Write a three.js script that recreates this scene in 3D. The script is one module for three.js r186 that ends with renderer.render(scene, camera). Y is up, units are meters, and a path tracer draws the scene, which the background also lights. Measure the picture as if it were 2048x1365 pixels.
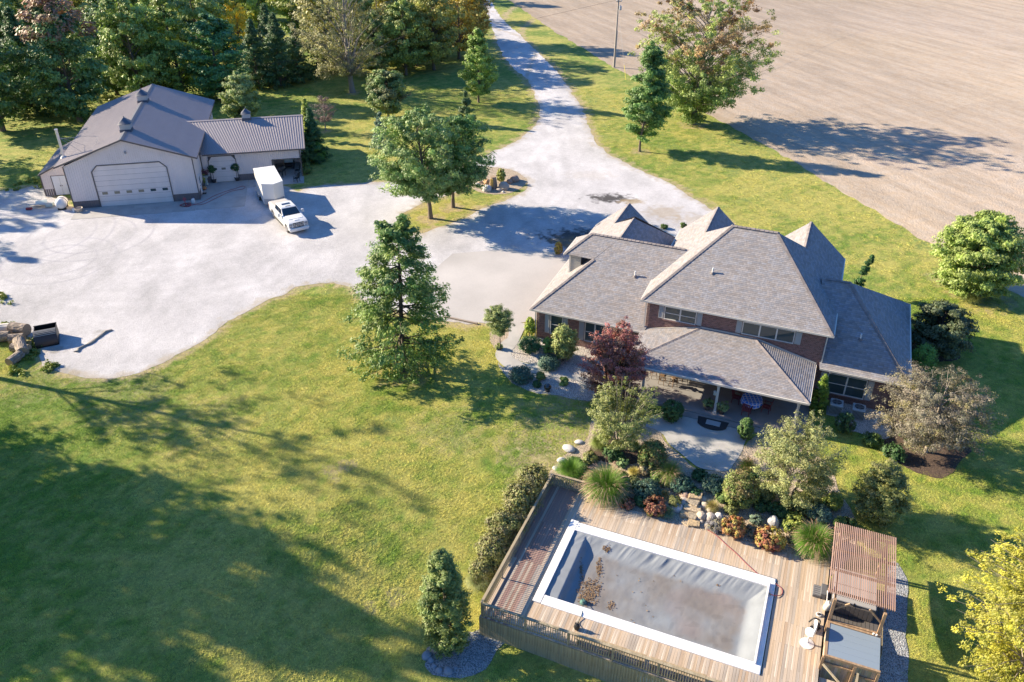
import * as THREE from 'three';
import { mergeGeometries, toCreasedNormals } from 'three/addons/utils/BufferGeometryUtils.js';
import { RoundedBoxGeometry } from 'three/addons/geometries/RoundedBoxGeometry.js';
import { TessellateModifier } from 'three/addons/modifiers/TessellateModifier.js';

// ---------- camera, sky, sun, exposure ----------
const FOCAL = 1638.4, PITCH = 0.55695, ROLL = 0.00538, EYE = 34;
const scene = new THREE.Scene();
const camera = new THREE.PerspectiveCamera(2 * Math.atan(682.5 / FOCAL) * 180 / Math.PI, 1024 / 682, 1, 1500);
camera.rotation.order = 'YXZ';
camera.position.set(0, EYE, 0);
camera.rotation.set(-PITCH, 0, ROLL);
scene.add(camera);
const SUN_AZ = 17.5 * Math.PI / 180, SUN_EL = 25 * Math.PI / 180;     // shadows run along +x, a little towards the camera
const toSun = new THREE.Vector3(-Math.cos(SUN_AZ) * Math.cos(SUN_EL), Math.sin(SUN_EL), -Math.sin(SUN_AZ) * Math.cos(SUN_EL));
const sun = new THREE.DirectionalLight(new THREE.Color().setRGB(1, 0.86, 0.65), 5);
sun.position.copy(toSun).multiplyScalar(250).add(new THREE.Vector3(0, 0, -90));
sun.target.position.set(0, 0, -90);
sun.castShadow = true;
sun.shadow.mapSize.set(4096, 4096);
Object.assign(sun.shadow.camera, { left: -150, right: 150, top: 150, bottom: -150, near: 10, far: 600 });
scene.add(sun, sun.target);
{ // clear blue autumn sky, brighter round the sun and near the horizon
  const W = 512, H = 256, d = new Float32Array(W * H * 4), v = new THREE.Vector3();
  for (let j = 0; j < H; j++) for (let i = 0; i < W; i++) {
    const th = ((j + 0.5) / H - 0.5) * Math.PI, ph = ((i + 0.5) / W - 0.5) * 2 * Math.PI;
    v.set(Math.cos(th) * Math.cos(ph), Math.sin(th), Math.cos(th) * Math.sin(ph));
    const c = Math.max(0, v.dot(toSun)), e = Math.max(0, v.y), k = (j * W + i) * 4;
    const hz = Math.pow(1 - e, 4), g = 0.22 * Math.pow(c, 6) + 0.8 * Math.pow(c, 60), s = v.y < 0 ? 0.55 : 1;
    d[k] = s * (0.031 + 0.085 * hz + 0.55 * g);
    d[k + 1] = s * (0.102 + 0.12 * hz + 0.5 * g);
    d[k + 2] = s * (0.285 + 0.12 * hz + 0.4 * g);
    d[k + 3] = 1;
  }
  const t = new THREE.DataTexture(d, W, H, THREE.RGBAFormat, THREE.FloatType);
  t.mapping = THREE.EquirectangularReflectionMapping; t.magFilter = THREE.LinearFilter; t.needsUpdate = true;
  scene.background = t; scene.environment = t;
}
const renderer = new THREE.WebGLRenderer({ antialias: true });
renderer.toneMapping = THREE.LinearToneMapping;
renderer.toneMappingExposure = 2.55;
renderer.shadowMap.enabled = true;
renderer.setSize(1024, 682);

// ---------- small tools ----------
const TAU = Math.PI * 2;
function RNG(a) { return () => { a |= 0; a = a + 0x6D2B79F5 | 0; let t = Math.imul(a ^ a >>> 15, 1 | a); t = t + Math.imul(t ^ t >>> 7, 61 | t) ^ t; return ((t ^ t >>> 14) >>> 0) / 4294967296; }; }
const lerp = (a, b, t) => a + (b - a) * t, clamp = (x, a = 0, b = 1) => Math.min(b, Math.max(a, x));
const smooth = (a, b, x) => { const t = clamp((x - a) / (b - a)); return t * t * (3 - 2 * t); };
const LAT = new Float32Array(65536); { const r = RNG(77); for (let i = 0; i < 65536; i++) LAT[i] = r(); }
function noise(x, y) {
  const xi = Math.floor(x), yi = Math.floor(y), fx = x - xi, fy = y - yi, u = fx * fx * (3 - 2 * fx), v = fy * fy * (3 - 2 * fy);
  const a = (yi & 255) << 8, b = (yi + 1 & 255) << 8, c = xi & 255, d = xi + 1 & 255;
  const p = LAT[a | c], q = LAT[b | c];
  return lerp(p + (LAT[a | d] - p) * u, q + (LAT[b | d] - q) * u, v);
}
const fbm = (x, y, n = 4) => { let s = 0, a = 0.5, t = 0; for (let i = 0; i < n; i++) { s += a * noise(x, y); t += a; a *= 0.5; x = x * 2.03 + 17.3; y = y * 2.03 + 31.7; } return s / t; };
const S2 = new Uint8Array(4097); for (let i = 0; i <= 4096; i++) { const l = i / 4096; S2[i] = Math.round(255 * (l <= 0.0031308 ? l * 12.92 : 1.055 * Math.pow(l, 1 / 2.4) - 0.055)); }
function colorMap(w, h, fn, rep) {           // fn(x, y, out) writes linear r, g, b
  const d = new Uint8Array(w * h * 4), o = [0, 0, 0];
  for (let y = 0; y < h; y++) for (let x = 0; x < w; x++) { fn(x, y, o); const k = (y * w + x) * 4; d[k] = S2[clamp(o[0]) * 4096 | 0]; d[k + 1] = S2[clamp(o[1]) * 4096 | 0]; d[k + 2] = S2[clamp(o[2]) * 4096 | 0]; d[k + 3] = 255; }
  const t = new THREE.DataTexture(d, w, h); t.colorSpace = THREE.SRGBColorSpace; return setup(t, rep);
}
function grayMap(w, h, fn, rep) {
  const d = new Uint8Array(w * h * 4);
  for (let y = 0; y < h; y++) for (let x = 0; x < w; x++) { const k = (y * w + x) * 4, g = clamp(fn(x, y)) * 255; d[k] = d[k + 1] = d[k + 2] = g; d[k + 3] = 255; }
  return setup(new THREE.DataTexture(d, w, h), rep);
}
function setup(t, rep) { t.wrapS = t.wrapT = THREE.RepeatWrapping; t.magFilter = THREE.LinearFilter; t.minFilter = THREE.LinearMipmapLinearFilter; t.generateMipmaps = true; if (rep) t.repeat.set(1 / rep[0], 1 / rep[1]); t.needsUpdate = true; return t; }
const rgb = (r, g, b) => new THREE.Color().setRGB(r, g, b);
const std = (c, roughness = 0.8, more = {}) => new THREE.MeshStandardMaterial({ color: Array.isArray(c) ? rgb(...c) : c, roughness, ...more });
const phys = (c, roughness, more = {}) => new THREE.MeshPhysicalMaterial({ color: rgb(...c), roughness, ...more });

// a pixel of the survey photograph (2048 wide) as a point at height Y
const ray = (() => { const c = Math.cos(PITCH), s = Math.sin(PITCH), cr = Math.cos(ROLL), sr = Math.sin(ROLL);
  return (px, py) => { const a = (px - 1024) / FOCAL, b = (py - 682.5) / FOCAL, X = cr * a + sr * b, Y = -sr * a + cr * b; return [X, -c * Y - s, s * Y - c]; }; })();
const at = (px, py, Y = 0) => { const d = ray(px, py), t = (Y - EYE) / d[1]; return new THREE.Vector3(d[0] * t, Y, d[2] * t); };
const depthOf = p => { const c = Math.cos(PITCH), s = Math.sin(PITCH); return -s * (p.y - EYE) - c * p.z; };
function toPx(x, y, z) { const c = Math.cos(PITCH), s = Math.sin(PITCH), cr = Math.cos(ROLL), sr = Math.sin(ROLL); const Y = -c * (y - EYE) + s * z, Z = -s * (y - EYE) - c * z; return [1024 + FOCAL * (cr * x - sr * Y) / Z, 682.5 + FOCAL * (sr * x + cr * Y) / Z]; }
// house axes
const HO = at(1060.55, 617.98, 2.7).setY(0), HA = 22 * Math.PI / 180, HU = [Math.cos(HA), Math.sin(HA)], HV = [-Math.sin(HA), Math.cos(HA)];
const hl = (x, z) => [(x - HO.x) * HU[0] + (z - HO.z) * HU[1], (x - HO.x) * HV[0] + (z - HO.z) * HV[1]];
const hw = (u, v, y = 0) => new THREE.Vector3(HO.x + u * HU[0] + v * HV[0], y, HO.z + u * HU[1] + v * HV[1]);
const DECK = -0.35;
function ter(x, z) {                          // ground height: flat yard, falling away round the pool deck
  const [u, v] = hl(x, z), m = smooth(-8, 6, u);
  return m * (-0.42 * smooth(10.8, 15.1, v) - 1.4 * smooth(16, 27, v) - 0.7 * smooth(8, 22, u) * smooth(18, 28, v));
}
function atG(px, py) { let y = 0, p; for (let i = 0; i < 12; i++) { p = at(px, py, y); y = ter(p.x, p.z); } return at(px, py, y); }
function topAt(base, py) { let lo = 0, hi = 60; for (let i = 0; i < 40; i++) { const m = (lo + hi) / 2; if (toPx(base.x, base.y + m, base.z)[1] > py) lo = m; else hi = m; } return lo; }

// ---------- naming ----------
const taken = {};
function numbered(n) { const b = n.replace(/_\d{3}$/, ''); const k = taken[b] = (taken[b] ?? -1) + 1; return k ? `${b}_${String(k).padStart(3, '0')}` : b; }
function tag(o, label, category, group) { o.userData.label = label; if (category) o.userData.category = category; if (group) o.userData.group = group; return o; }
function shadows(m) { m.castShadow = m.receiveShadow = true; return m; }
function thing(name, label, category, pos = [0, 0, 0], turn = 0, group) {
  const o = new THREE.Group(); o.name = numbered(name);
  if (pos.isVector3) o.position.copy(pos); else o.position.set(...pos);
  o.rotation.y = turn; scene.add(o); return tag(o, label, category, group);
}
function boxUV(g) {                           // uv in metres by the dominant axis of the face
  if (g.index) g = g.toNonIndexed();
  if (!g.attributes.normal) g.computeVertexNormals();
  const p = g.attributes.position, n = g.attributes.normal, uv = new Float32Array(p.count * 2);
  for (let i = 0; i < p.count; i++) { const ax = Math.abs(n.getX(i)), ay = Math.abs(n.getY(i)), az = Math.abs(n.getZ(i)); const x = p.getX(i), y = p.getY(i), z = p.getZ(i);
    if (ay >= ax && ay >= az) { uv[2 * i] = x; uv[2 * i + 1] = z; } else if (ax >= az) { uv[2 * i] = z; uv[2 * i + 1] = y; } else { uv[2 * i] = x; uv[2 * i + 1] = y; } }
  g.setAttribute('uv', new THREE.BufferAttribute(uv, 2)); return g;
}
function merge(gs, keepUV) {
  const l = (Array.isArray(gs) ? gs.flat(9) : [gs]).map(g => { let h = keepUV ? (g.index ? g.toNonIndexed() : g) : boxUV(g); for (const k of Object.keys(h.attributes)) if (!['position', 'normal', 'uv'].includes(k)) h.deleteAttribute(k); h.morphAttributes = {}; return h; });
  return l.length === 1 ? l[0] : mergeGeometries(l);
}
function part(name, gs, mat, parent, keepUV) { const m = shadows(new THREE.Mesh(gs.isBufferGeometry && keepUV ? gs : merge(gs, keepUV), mat)); m.name = name; parent.add(m); return m; }
function piece(name, geo, mat, parent) { const m = shadows(new THREE.Mesh(geo, mat)); m.name = name; parent.add(m); return m; }   // shares its geometry
function solo(name, gs, mat, label, category, group) { const m = part(numbered(name), gs, mat, scene); return tag(m, label, category, group); }
function ground(name, geo, mat) { const m = shadows(new THREE.Mesh(geo, mat)); m.name = name; m.userData.kind = 'structure'; scene.add(m); return m; }
// geometry makers (all return BufferGeometry)
function place(g, x = 0, y = 0, z = 0, rx = 0, ry = 0, rz = 0) { if (rx) g.rotateX(rx); if (rz) g.rotateZ(rz); if (ry) g.rotateY(ry); return g.translate(x, y, z); }
const bx = (w, h, d, x, y, z, rx, ry, rz) => place(new THREE.BoxGeometry(w, h, d), x, y, z, rx, ry, rz);
const rbx = (w, h, d, r, x, y, z, rx, ry, rz, s = 2) => place(new RoundedBoxGeometry(w, h, d, s, r), x, y, z, rx, ry, rz);
const cyl = (r0, r1, h, n, x, y, z, rx, ry, rz) => place(new THREE.CylinderGeometry(r0, r1, h, n), x, y, z, rx, ry, rz);
const box2 = (x0, x1, y0, y1, z0, z1) => new THREE.BoxGeometry(x1 - x0, y1 - y0, z1 - z0).translate((x0 + x1) / 2, (y0 + y1) / 2, (z0 + z1) / 2);
function bar(a, b, w, h) {                    // a squared bar from a to b
  a = new THREE.Vector3(...a); b = new THREE.Vector3(...b); const d = b.clone().sub(a), g = new THREE.BoxGeometry(w, h, d.length());
  const m = new THREE.Matrix4().lookAt(b, a, Math.abs(d.y) > 0.95 * d.length() ? new THREE.Vector3(1, 0, 0) : new THREE.Vector3(0, 1, 0)); g.applyMatrix4(m); const c = a.add(b).multiplyScalar(0.5); return g.translate(c.x, c.y, c.z);
}
const tube = (pts, r, n = 20, k = 6) => new THREE.TubeGeometry(new THREE.CatmullRomCurve3(pts.map(p => p.isVector3 ? p : new THREE.Vector3(...p))), n, r, k);
function faces(list) {                        // flat polygons given by points
  const P = [];
  for (const f of list) for (let i = 1; i + 1 < f.length; i++) P.push(...f[0], ...f[i], ...f[i + 1]);
  const g = new THREE.BufferGeometry(); g.setAttribute('position', new THREE.Float32BufferAttribute(P, 3)); g.computeVertexNormals(); return g;
}
const rock = (r, sx, sy, sz, seed) => { const g = new THREE.IcosahedronGeometry(1, 2), p = g.attributes.position, o = seed * 13.7; const q = g.attributes.position;
  for (let i = 0; i < p.count; i++) { const x = p.getX(i), y = p.getY(i), z = p.getZ(i); const k = 0.78 + 0.3 * fbm(x * 1.3 + o, y * 1.3 + z * 1.7 + o, 2) + 0.13 * fbm(x * 4 + o, z * 4 + y * 3.1, 2); q.setXYZ(i, x * k * r * sx, Math.max(y * k * sy * r, -0.55 * sy * r), z * k * r * sz); }
  g.computeVertexNormals(); return g; };

// ---------- outlines of the ground surfaces ----------
const W2 = (list, f = at) => list.map(([x, y]) => { const p = f(x, y); return [p.x, p.z]; });
function curvy(poly, step = 0.5, jitter = 0.18, seed = 0, closed = true, tension = 0.5) {
  const c = new THREE.CatmullRomCurve3(poly.map(p => new THREE.Vector3(p[0], 0, p[1])), closed, 'centripetal'), n = Math.max(12, Math.round(c.getLength() / step)), out = [];
  for (let i = 0; i < n; i++) { const p = c.getPointAt(i / n), k = jitter * 2; out.push([p.x + k * (fbm(p.x * 0.9 + seed, p.z * 0.9, 3) - 0.5) * 2, p.z + k * (fbm(p.z * 0.9 + 40 + seed, p.x * 0.9, 3) - 0.5) * 2]); }
  return out;
}
const inside = (poly, x, z) => { let r = false; for (let i = 0, j = poly.length - 1; i < poly.length; j = i++) { const [a, b] = poly[i], [c, d] = poly[j]; if ((b > z) !== (d > z) && x < (c - a) * (z - b) / (d - b) + a) r = !r; } return r; };
function sheet(poly, lift, uvf, edge = 0, holes = [], follow = true) {
  const sh = new THREE.Shape(poly.map(p => new THREE.Vector2(p[0], -p[1])));
  for (const h of holes) sh.holes.push(new THREE.Path(h.map(p => new THREE.Vector2(p[0], -p[1]))));
  let g = new THREE.ShapeGeometry(sh); g.rotateX(-Math.PI / 2);
  if (edge) g = new TessellateModifier(edge, 7).modify(g);
  const p = g.attributes.position, uv = new Float32Array(p.count * 2);
  for (let i = 0; i < p.count; i++) { const x = p.getX(i), z = p.getZ(i); p.setY(i, (follow ? ter(x, z) : 0) + lift); const q = uvf ? uvf(x, z) : [x, z]; uv[2 * i] = q[0]; uv[2 * i + 1] = q[1]; }
  g.setAttribute('uv', new THREE.BufferAttribute(uv, 2)); g.computeVertexNormals(); return g;
}
const gravelPx = [[940, -14], [962, 8], [975, 30], [1000, 98], [1021, 130], [1053, 158], [1070, 190], [1081, 225], [1070, 250], [1035, 281], [990, 302], [930, 326], [860, 350], [790, 362], [729, 366], [670, 370], [611, 376], [600, 384],
  [560, 372], [440, 378], [330, 392], [150, 415], [110, 398], [84, 372], [40, 378], [-30, 384], [-260, 400], [-330, 560], [-160, 660], [-20, 668], [40, 668], [75, 690], [85, 735], [130, 750], [200, 757], [262, 752], [330, 724], [420, 670], [500, 620], [560, 590], [610, 572], [655, 566], [700, 580], [735, 606], [800, 628], [880, 640], [960, 648], [1020, 640], [1120, 560], [1300, 560], [1420, 520], [1470, 470], [1450, 440], [1422, 418], [1387, 397], [1352, 373], [1306, 352], [1246, 323], [1197, 292], [1176, 246], [1158, 207], [1123, 155], [1088, 116], [1039, 70], [1003, 36], [985, 8], [975, -14]];
const islandPx = [[797, 436], [823, 416], [860, 400], [905, 386], [945, 362], [968, 344], [1000, 338], [1035, 348], [1056, 366], [1050, 380], [1020, 396], [992, 408], [955, 424], [924, 438], [874, 456], [842, 467], [812, 463]];
const GRAVEL = curvy(W2(gravelPx), 0.55, 0.22, 3), ISLAND = curvy(W2(islandPx), 0.4, 0.16, 9);
const fieldPx = [[1025, 5], [1116, 67], [1225, 133], [1433, 238], [1553, 302], [1676, 379], [1838, 475], [2048, 598]];
const FE = W2(fieldPx); { const a = FE[0], b = FE[1], k = 2.2; FE.unshift([a[0] + (a[0] - b[0]) * k, a[1] + (a[1] - b[1]) * k]); const c = FE[FE.length - 1], d = FE[FE.length - 2]; FE.push([c[0] + (c[0] - d[0]) * 3, c[1] + (c[1] - d[1]) * 3]); }
const CONCRETE = W2([[868, 540], [905, 508], [1000, 500], [1090, 503], [1150, 512], [1150, 560], [1080, 640], [1020, 650], [960, 646], [890, 637], [858, 600]]);
// distance to the gravel edge on a coarse grid, for the worn edge of lawn and gravel
const GX0 = -75, GZ0 = -200, GC = 0.3, GW = 400, GH = 600, EDGE = new Float32Array(GW * GH).fill(99);
for (const poly of [GRAVEL, ISLAND]) for (let i = 0; i < poly.length; i++) { const a = poly[i], b = poly[(i + 1) % poly.length]; for (let k = 0; k < 4; k++) { const x = lerp(a[0], b[0], k / 4), z = lerp(a[1], b[1], k / 4), ci = (x - GX0) / GC | 0, cj = (z - GZ0) / GC | 0; for (let dj = -5; dj <= 5; dj++) for (let di = -5; di <= 5; di++) { const ii = ci + di, jj = cj + dj; if (ii < 0 || jj < 0 || ii >= GW || jj >= GH) continue; const d = Math.hypot(GX0 + (ii + .5) * GC - x, GZ0 + (jj + .5) * GC - z), q = jj * GW + ii; if (d < EDGE[q]) EDGE[q] = d; } } }
function edgeAt(x, z) { const fx = (x - GX0) / GC - .5, fz = (z - GZ0) / GC - .5, i = Math.floor(fx), j = Math.floor(fz); if (i < 0 || j < 0 || i >= GW - 1 || j >= GH - 1) return 99; const a = fx - i, b = fz - j, q = j * GW + i; return lerp(lerp(EDGE[q], EDGE[q + 1], a), lerp(EDGE[q + GW], EDGE[q + GW + 1], a), b); }

// ---------- lawn ----------
const spots = [];   // bare or worn patches: [x, z, radius, strength]
for (const [x, y, r, s] of [[812, 745, 2.6, .8], [860, 437, 1.6, .9], [905, 416, 1.5, .9], [1280, 304, 1.5, .7], [1385, 250, 2.2, .7], [705, 185, 1.6, .7], [652, 263, .8, .6], [1160, 850, 5, .75], [1115, 915, 4, .8], [1090, 870, 3.6, .55], [690, 930, .8, .75], [655, 940, .7, .8], [665, 955, .6, .6], [790, 1195, .7, .5], [740, 1215, .5, .5], [1960, 600, 3, .7], [1890, 560, 2, .4], [1300, 900, 3, .5], [900, 860, 3, .3], [60, 770, 3, .35], [250, 800, 4, .35], [400, 850, 4, .25]]) { const p = atG(x, y); spots.push([p.x, p.z, r, s]); }
const LX = -80, LZ = -170, LS = 160;
const lawnMap = colorMap(2048, 2048, (i, j, o) => {
  const x = LX + i / 2048 * LS, z = LZ + j / 2048 * LS;
  const big = fbm(x * 0.07, z * 0.07, 3), mid = fbm(x * 0.32 + 9, z * 0.32, 3), fine = fbm(x * 1.6 + z * 0.4, z * 1.6 + 50, 3), grain = LAT[(i * 7919 + j * 104729) & 65535], g2 = noise(x * 7.3, z * 7.3);
  let dry = clamp((big - 0.32) * 1.4 + (mid - 0.5) * 0.9 + (fine - 0.5) * 1.5 + 0.3);
  const clover = clamp((fbm(x * 0.5 + 70, z * 0.5 + 20, 2) - 0.62) * 6) * clamp((fine - 0.42) * 4);
  let r = lerp(0.135, 0.375, dry), g = lerp(0.215, 0.35, dry), b = lerp(0.028, 0.085, dry);
  r = lerp(r, 0.085, clover * .6); g = lerp(g, 0.19, clover * .6); b = lerp(b, 0.04, clover * .6);
  let bare = 0; for (const s of spots) { const d = Math.hypot(x - s[0], z - s[1]); if (d < s[2]) bare = Math.max(bare, s[3] * clamp((1 - d / s[2]) * 2.2 + (fine - .5) * 2.4)); }
  const e = edgeAt(x, z); if (e < 1.3) bare = Math.max(bare, clamp((1.05 - e) * 1.1 + (fine - .5) * 2.4) * .85);
  r = lerp(r, 0.40, bare); g = lerp(g, 0.315, bare); b = lerp(b, 0.185, bare);
  const mow = Math.sin((x * .62 + z * .78 + 3 * fbm(x * .03, z * .03, 2)) * 3.6), k = (0.64 + 0.38 * grain + 0.36 * g2) * (1 + .045 * mow);
  o[0] = r * k; o[1] = g * k; o[2] = b * k;
});
lawnMap.wrapS = lawnMap.wrapT = THREE.MirroredRepeatWrapping;
const grassBump = grayMap(512, 512, (x, y) => 0.5 * LAT[(x * 31 + y * 517) & 65535] + 0.5 * noise(x * 0.25, y * 0.25)); grassBump.repeat.set(40, 40);
const lawnMat = std([1, 1, 1], 0.95, { map: lawnMap, bumpMap: grassBump, bumpScale: 0.05 });
{
  const xs = [], zs = []; for (let x = -420; x < -48; x += 12) xs.push(x); for (let x = -48; x <= 48; x += 0.8) xs.push(x); for (let x = 60; x <= 480; x += 12) xs.push(x);
  for (let z = -520; z < -84; z += 8) zs.push(z); for (let z = -84; z <= -10; z += 0.8) zs.push(z); for (let z = 0; z <= 120; z += 12) zs.push(z);
  const P = [], UV = [], I = [];
  for (const z of zs) for (const x of xs) { P.push(x, ter(x, z), z); UV.push((x - LX) / LS, (z - LZ) / LS); }
  for (let j = 0; j + 1 < zs.length; j++) for (let i = 0; i + 1 < xs.length; i++) { const a = j * xs.length + i, b = a + xs.length; 
    const cx = (xs[i] + xs[i + 1]) / 2, cz = (zs[j] + zs[j + 1]) / 2, [u, v] = hl(cx, cz); if (u > 8.2 && u < 23 && v > 17 && v < 25) continue;   // the pool pit
    I.push(a, b, a + 1, a + 1, b, b + 1); }
  const g = new THREE.BufferGeometry(); g.setAttribute('position', new THREE.Float32BufferAttribute(P, 3)); g.setAttribute('uv', new THREE.Float32BufferAttribute(UV, 2)); g.setIndex(I); g.computeVertexNormals();
  tag(ground('lawn', g, lawnMat), 'mown lawn of yellow-green grass round the house and drive');
}
// ---------- ploughed field ----------
let fieldPoly;
{
  const A = at(1746, 63), B = at(2028, 141), ang = Math.atan2(B.z - A.z, B.x - A.x), ca = Math.cos(ang), sa = Math.sin(ang);
  const N = 2048, map = colorMap(N, N, (i, j, o) => {
    const f = i / N * 5, h = j / N * 5, n1 = noise(f * 10, h * 60), n2 = noise(f * 60, h * 60 + 3), n3 = LAT[(i * 7919 + j * 6007) & 65535], row = noise(f * 2.2 + 3, h * 15.8);
    const k = (0.70 + 0.16 * n1 + 0.22 * n2 + 0.22 * n3 + 0.26 * (row - .5)) * (n2 > .78 && n3 > .5 ? .8 : 1);
    const t = noise(f * 26 + 50, h * 26); o[0] = 0.435 * k; o[1] = lerp(0.36, 0.335, t) * k; o[2] = lerp(0.285, 0.24, t) * k;
  }, [90, 90]); map.wrapS = map.wrapT = THREE.MirroredRepeatWrapping;
  const bump = grayMap(1024, 1024, (x, y) => 0.45 * noise(x * 0.09375, y * 0.375) + 0.35 * noise(x * 0.25, y * 0.25) + 0.2 * LAT[(x * 31 + y * 517) & 65535], [24, 24]);
  const edge = []; for (let i = 0; i + 1 < FE.length; i++) { const a = FE[i], b = FE[i + 1], n = Math.max(2, Math.round(Math.hypot(b[0] - a[0], b[1] - a[1]) / 0.7)); if (n > 400) { edge.push(a); continue; } for (let k = 0; k < n; k++) { const x = lerp(a[0], b[0], k / n), z = lerp(a[1], b[1], k / n), j = (fbm(x * 0.7, z * 0.7, 3) - .5) * 0.9; edge.push([x + j, z - j]); } }
  edge.push(FE[FE.length - 1]);
  fieldPoly = [...edge, [460, -80], [460, -500], [FE[0][0], -500]];
  const g = sheet(fieldPoly, 0.012, (x, z) => [x * ca + z * sa, -x * sa + z * ca], 9);
  const p = g.attributes.position, c = new Float32Array(p.count * 3);
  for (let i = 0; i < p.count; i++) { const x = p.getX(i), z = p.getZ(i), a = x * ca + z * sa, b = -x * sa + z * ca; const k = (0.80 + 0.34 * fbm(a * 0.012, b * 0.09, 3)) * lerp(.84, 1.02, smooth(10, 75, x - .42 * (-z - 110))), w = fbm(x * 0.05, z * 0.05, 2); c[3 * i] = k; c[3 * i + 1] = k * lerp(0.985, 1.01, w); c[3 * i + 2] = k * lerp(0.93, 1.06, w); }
  g.setAttribute('color', new THREE.BufferAttribute(c, 3));
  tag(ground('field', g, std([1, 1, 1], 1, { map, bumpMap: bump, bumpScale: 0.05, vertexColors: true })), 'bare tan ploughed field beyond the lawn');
}
// ---------- gravel drive and yard ----------
const stains = []; for (const [x, y, rx, rz, s, c] of [[1222, 397, 2.6, 1.5, 1, 0], [1262, 403, 1.6, .8, .7, 1], [1148, 478, 3.6, 2.6, 1, 0], [1128, 486, 1.6, 1.8, .8, 2], [1330, 425, 2.4, 2, .45, 1], [1390, 440, 2.2, 1.6, .4, 1], [1180, 350, 3, 1.5, .16, 1], [60, 410, 5, 1.6, .3, 3], [110, 700, 1, .7, .5, 2], [125, 745, 1.6, .8, .5, 2], [205, 665, .7, .5, .45, 2], [300, 760, 1.5, .8, .4, 1]]) { const p = at(x, y); stains.push([p.x, p.z, rx, rz, s, c]); }
const skids = []; for (const [x, y, r] of [[118, 520, 3.2], [180, 470, 4.2], [60, 470, 6]]) { const p = at(x, y); skids.push([p.x, p.z, r]); }
const tracks = []; for (const l of [[[985, 40], [1035, 110], [1095, 190], [1118, 270], [1060, 340], [900, 378], [720, 405], [560, 480], [380, 520], [150, 540]], [[1118, 270], [1140, 380], [1080, 460], [990, 520]], [[640, 470], [520, 560], [330, 600], [140, 600]]]) for (let i = 0; i + 1 < l.length; i++) { const a = at(...l[i]), b = at(...l[i + 1]); tracks.push([a.x, a.z, b.x, b.z, (a.x - b.x) ** 2 + (a.z - b.z) ** 2]); }
const stainC = [[.07, .065, .065], [.36, .27, .15], [.16, .14, .1], [.3, .29, .3]];
const CX0 = -64, CZ0 = -136, CWX = 90, CWZ = 100;
const gravelMap = colorMap(2048, 2048, (i, j, o) => {
  const x = CX0 + i / 2048 * CWX, z = CZ0 + j / 2048 * CWZ;
  const big = fbm(x * 0.09, z * 0.09, 3), mid = fbm(x * 0.6, z * 0.35 + 7, 3), fine = noise(x * 3.1, z * 3.1), f2 = noise(x * 9, z * 9), grain = LAT[(i * 7919 + j * 104729) & 65535];
  let k = 0.80 + 0.22 * (big - .5) + 0.40 * (mid - .5) + 0.16 * fine * f2 + 0.26 * (grain - .5);
  let r = 0.61 * k, g = 0.59 * k, b = 0.59 * k;
  const fleck = clamp((grain * 0.6 + f2 * 0.6 - 0.93) * 6) * smooth(-110, -55, z) * .9; r = lerp(r, .2, fleck * .5); g = lerp(g, .18, fleck * .5); b = lerp(b, .17, fleck * .5);
  for (const s of skids) { const d = Math.hypot(x - s[0], (z - s[1]) * 1.0), e = Math.min(Math.abs(d - s[2]), Math.abs(d - s[2] - 1.7)); if (e < .24) { const q = .17 * (1 - e / .24) * clamp(mid * 2.4 - .5); r *= 1 - q; g *= 1 - q; b *= 1 - q * .8; } }
  for (const s of stains) { const d = Math.hypot((x - s[0]) / s[2], (z - s[1]) / s[3]); if (d < 1.5) { const q = s[4] * clamp((1.05 - d) * 1.7 + (fbm(x * 2.2, z * 2.2, 3) - .5) * 2.4 + (grain - .5) * .5), c = stainC[s[5]]; r = lerp(r, c[0], q); g = lerp(g, c[1], q); b = lerp(b, c[2], q); } }
  let tk = 9; for (const s of tracks) { const vx = s[2] - s[0], vz = s[3] - s[1], t = clamp(((x - s[0]) * vx + (z - s[1]) * vz) / s[4]), dx = x - s[0] - vx * t, dz = z - s[1] - vz * t, d = Math.abs(Math.sqrt(dx * dx + dz * dz) - .85); if (d < tk) tk = d; }
  if (tk < .55) { const q = (1 - tk / .55) * (.4 + .9 * mid) * .07; r *= 1 + q * .5; g *= 1 + q * .5; b *= 1 + q * .5; } else if (tk < 1.1) { const q = .05 * mid; r *= 1 - q; g *= 1 - q; b *= 1 - q; }
  const e = edgeAt(x, z); if (e < 1.2) { const q = clamp((.75 - e) * 1.2 + (fbm(x * 1.7, z * 1.7, 3) - .5) * 2.2) * .6; r = lerp(r, .40, q); g = lerp(g, .325, q); b = lerp(b, .22, q); }
  o[0] = r; o[1] = g; o[2] = b;
});
gravelMap.wrapS = gravelMap.wrapT = THREE.MirroredRepeatWrapping;
const gravelBump = grayMap(512, 512, (x, y) => 0.6 * LAT[(x * 31 + y * 517) & 65535] + 0.4 * noise(x * 0.125, y * 0.125)); gravelBump.repeat.set(30, 33);
tag(ground('gravel_driveway', sheet(GRAVEL, 0.012, (x, z) => [(x - CX0) / CWX, (z - CZ0) / CWZ], 0, [ISLAND]), std([1, 1, 1], 1, { map: gravelMap, bumpMap: gravelBump, bumpScale: 0.035 })), 'pale crushed stone drive widening into a yard before the sheds');
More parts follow.
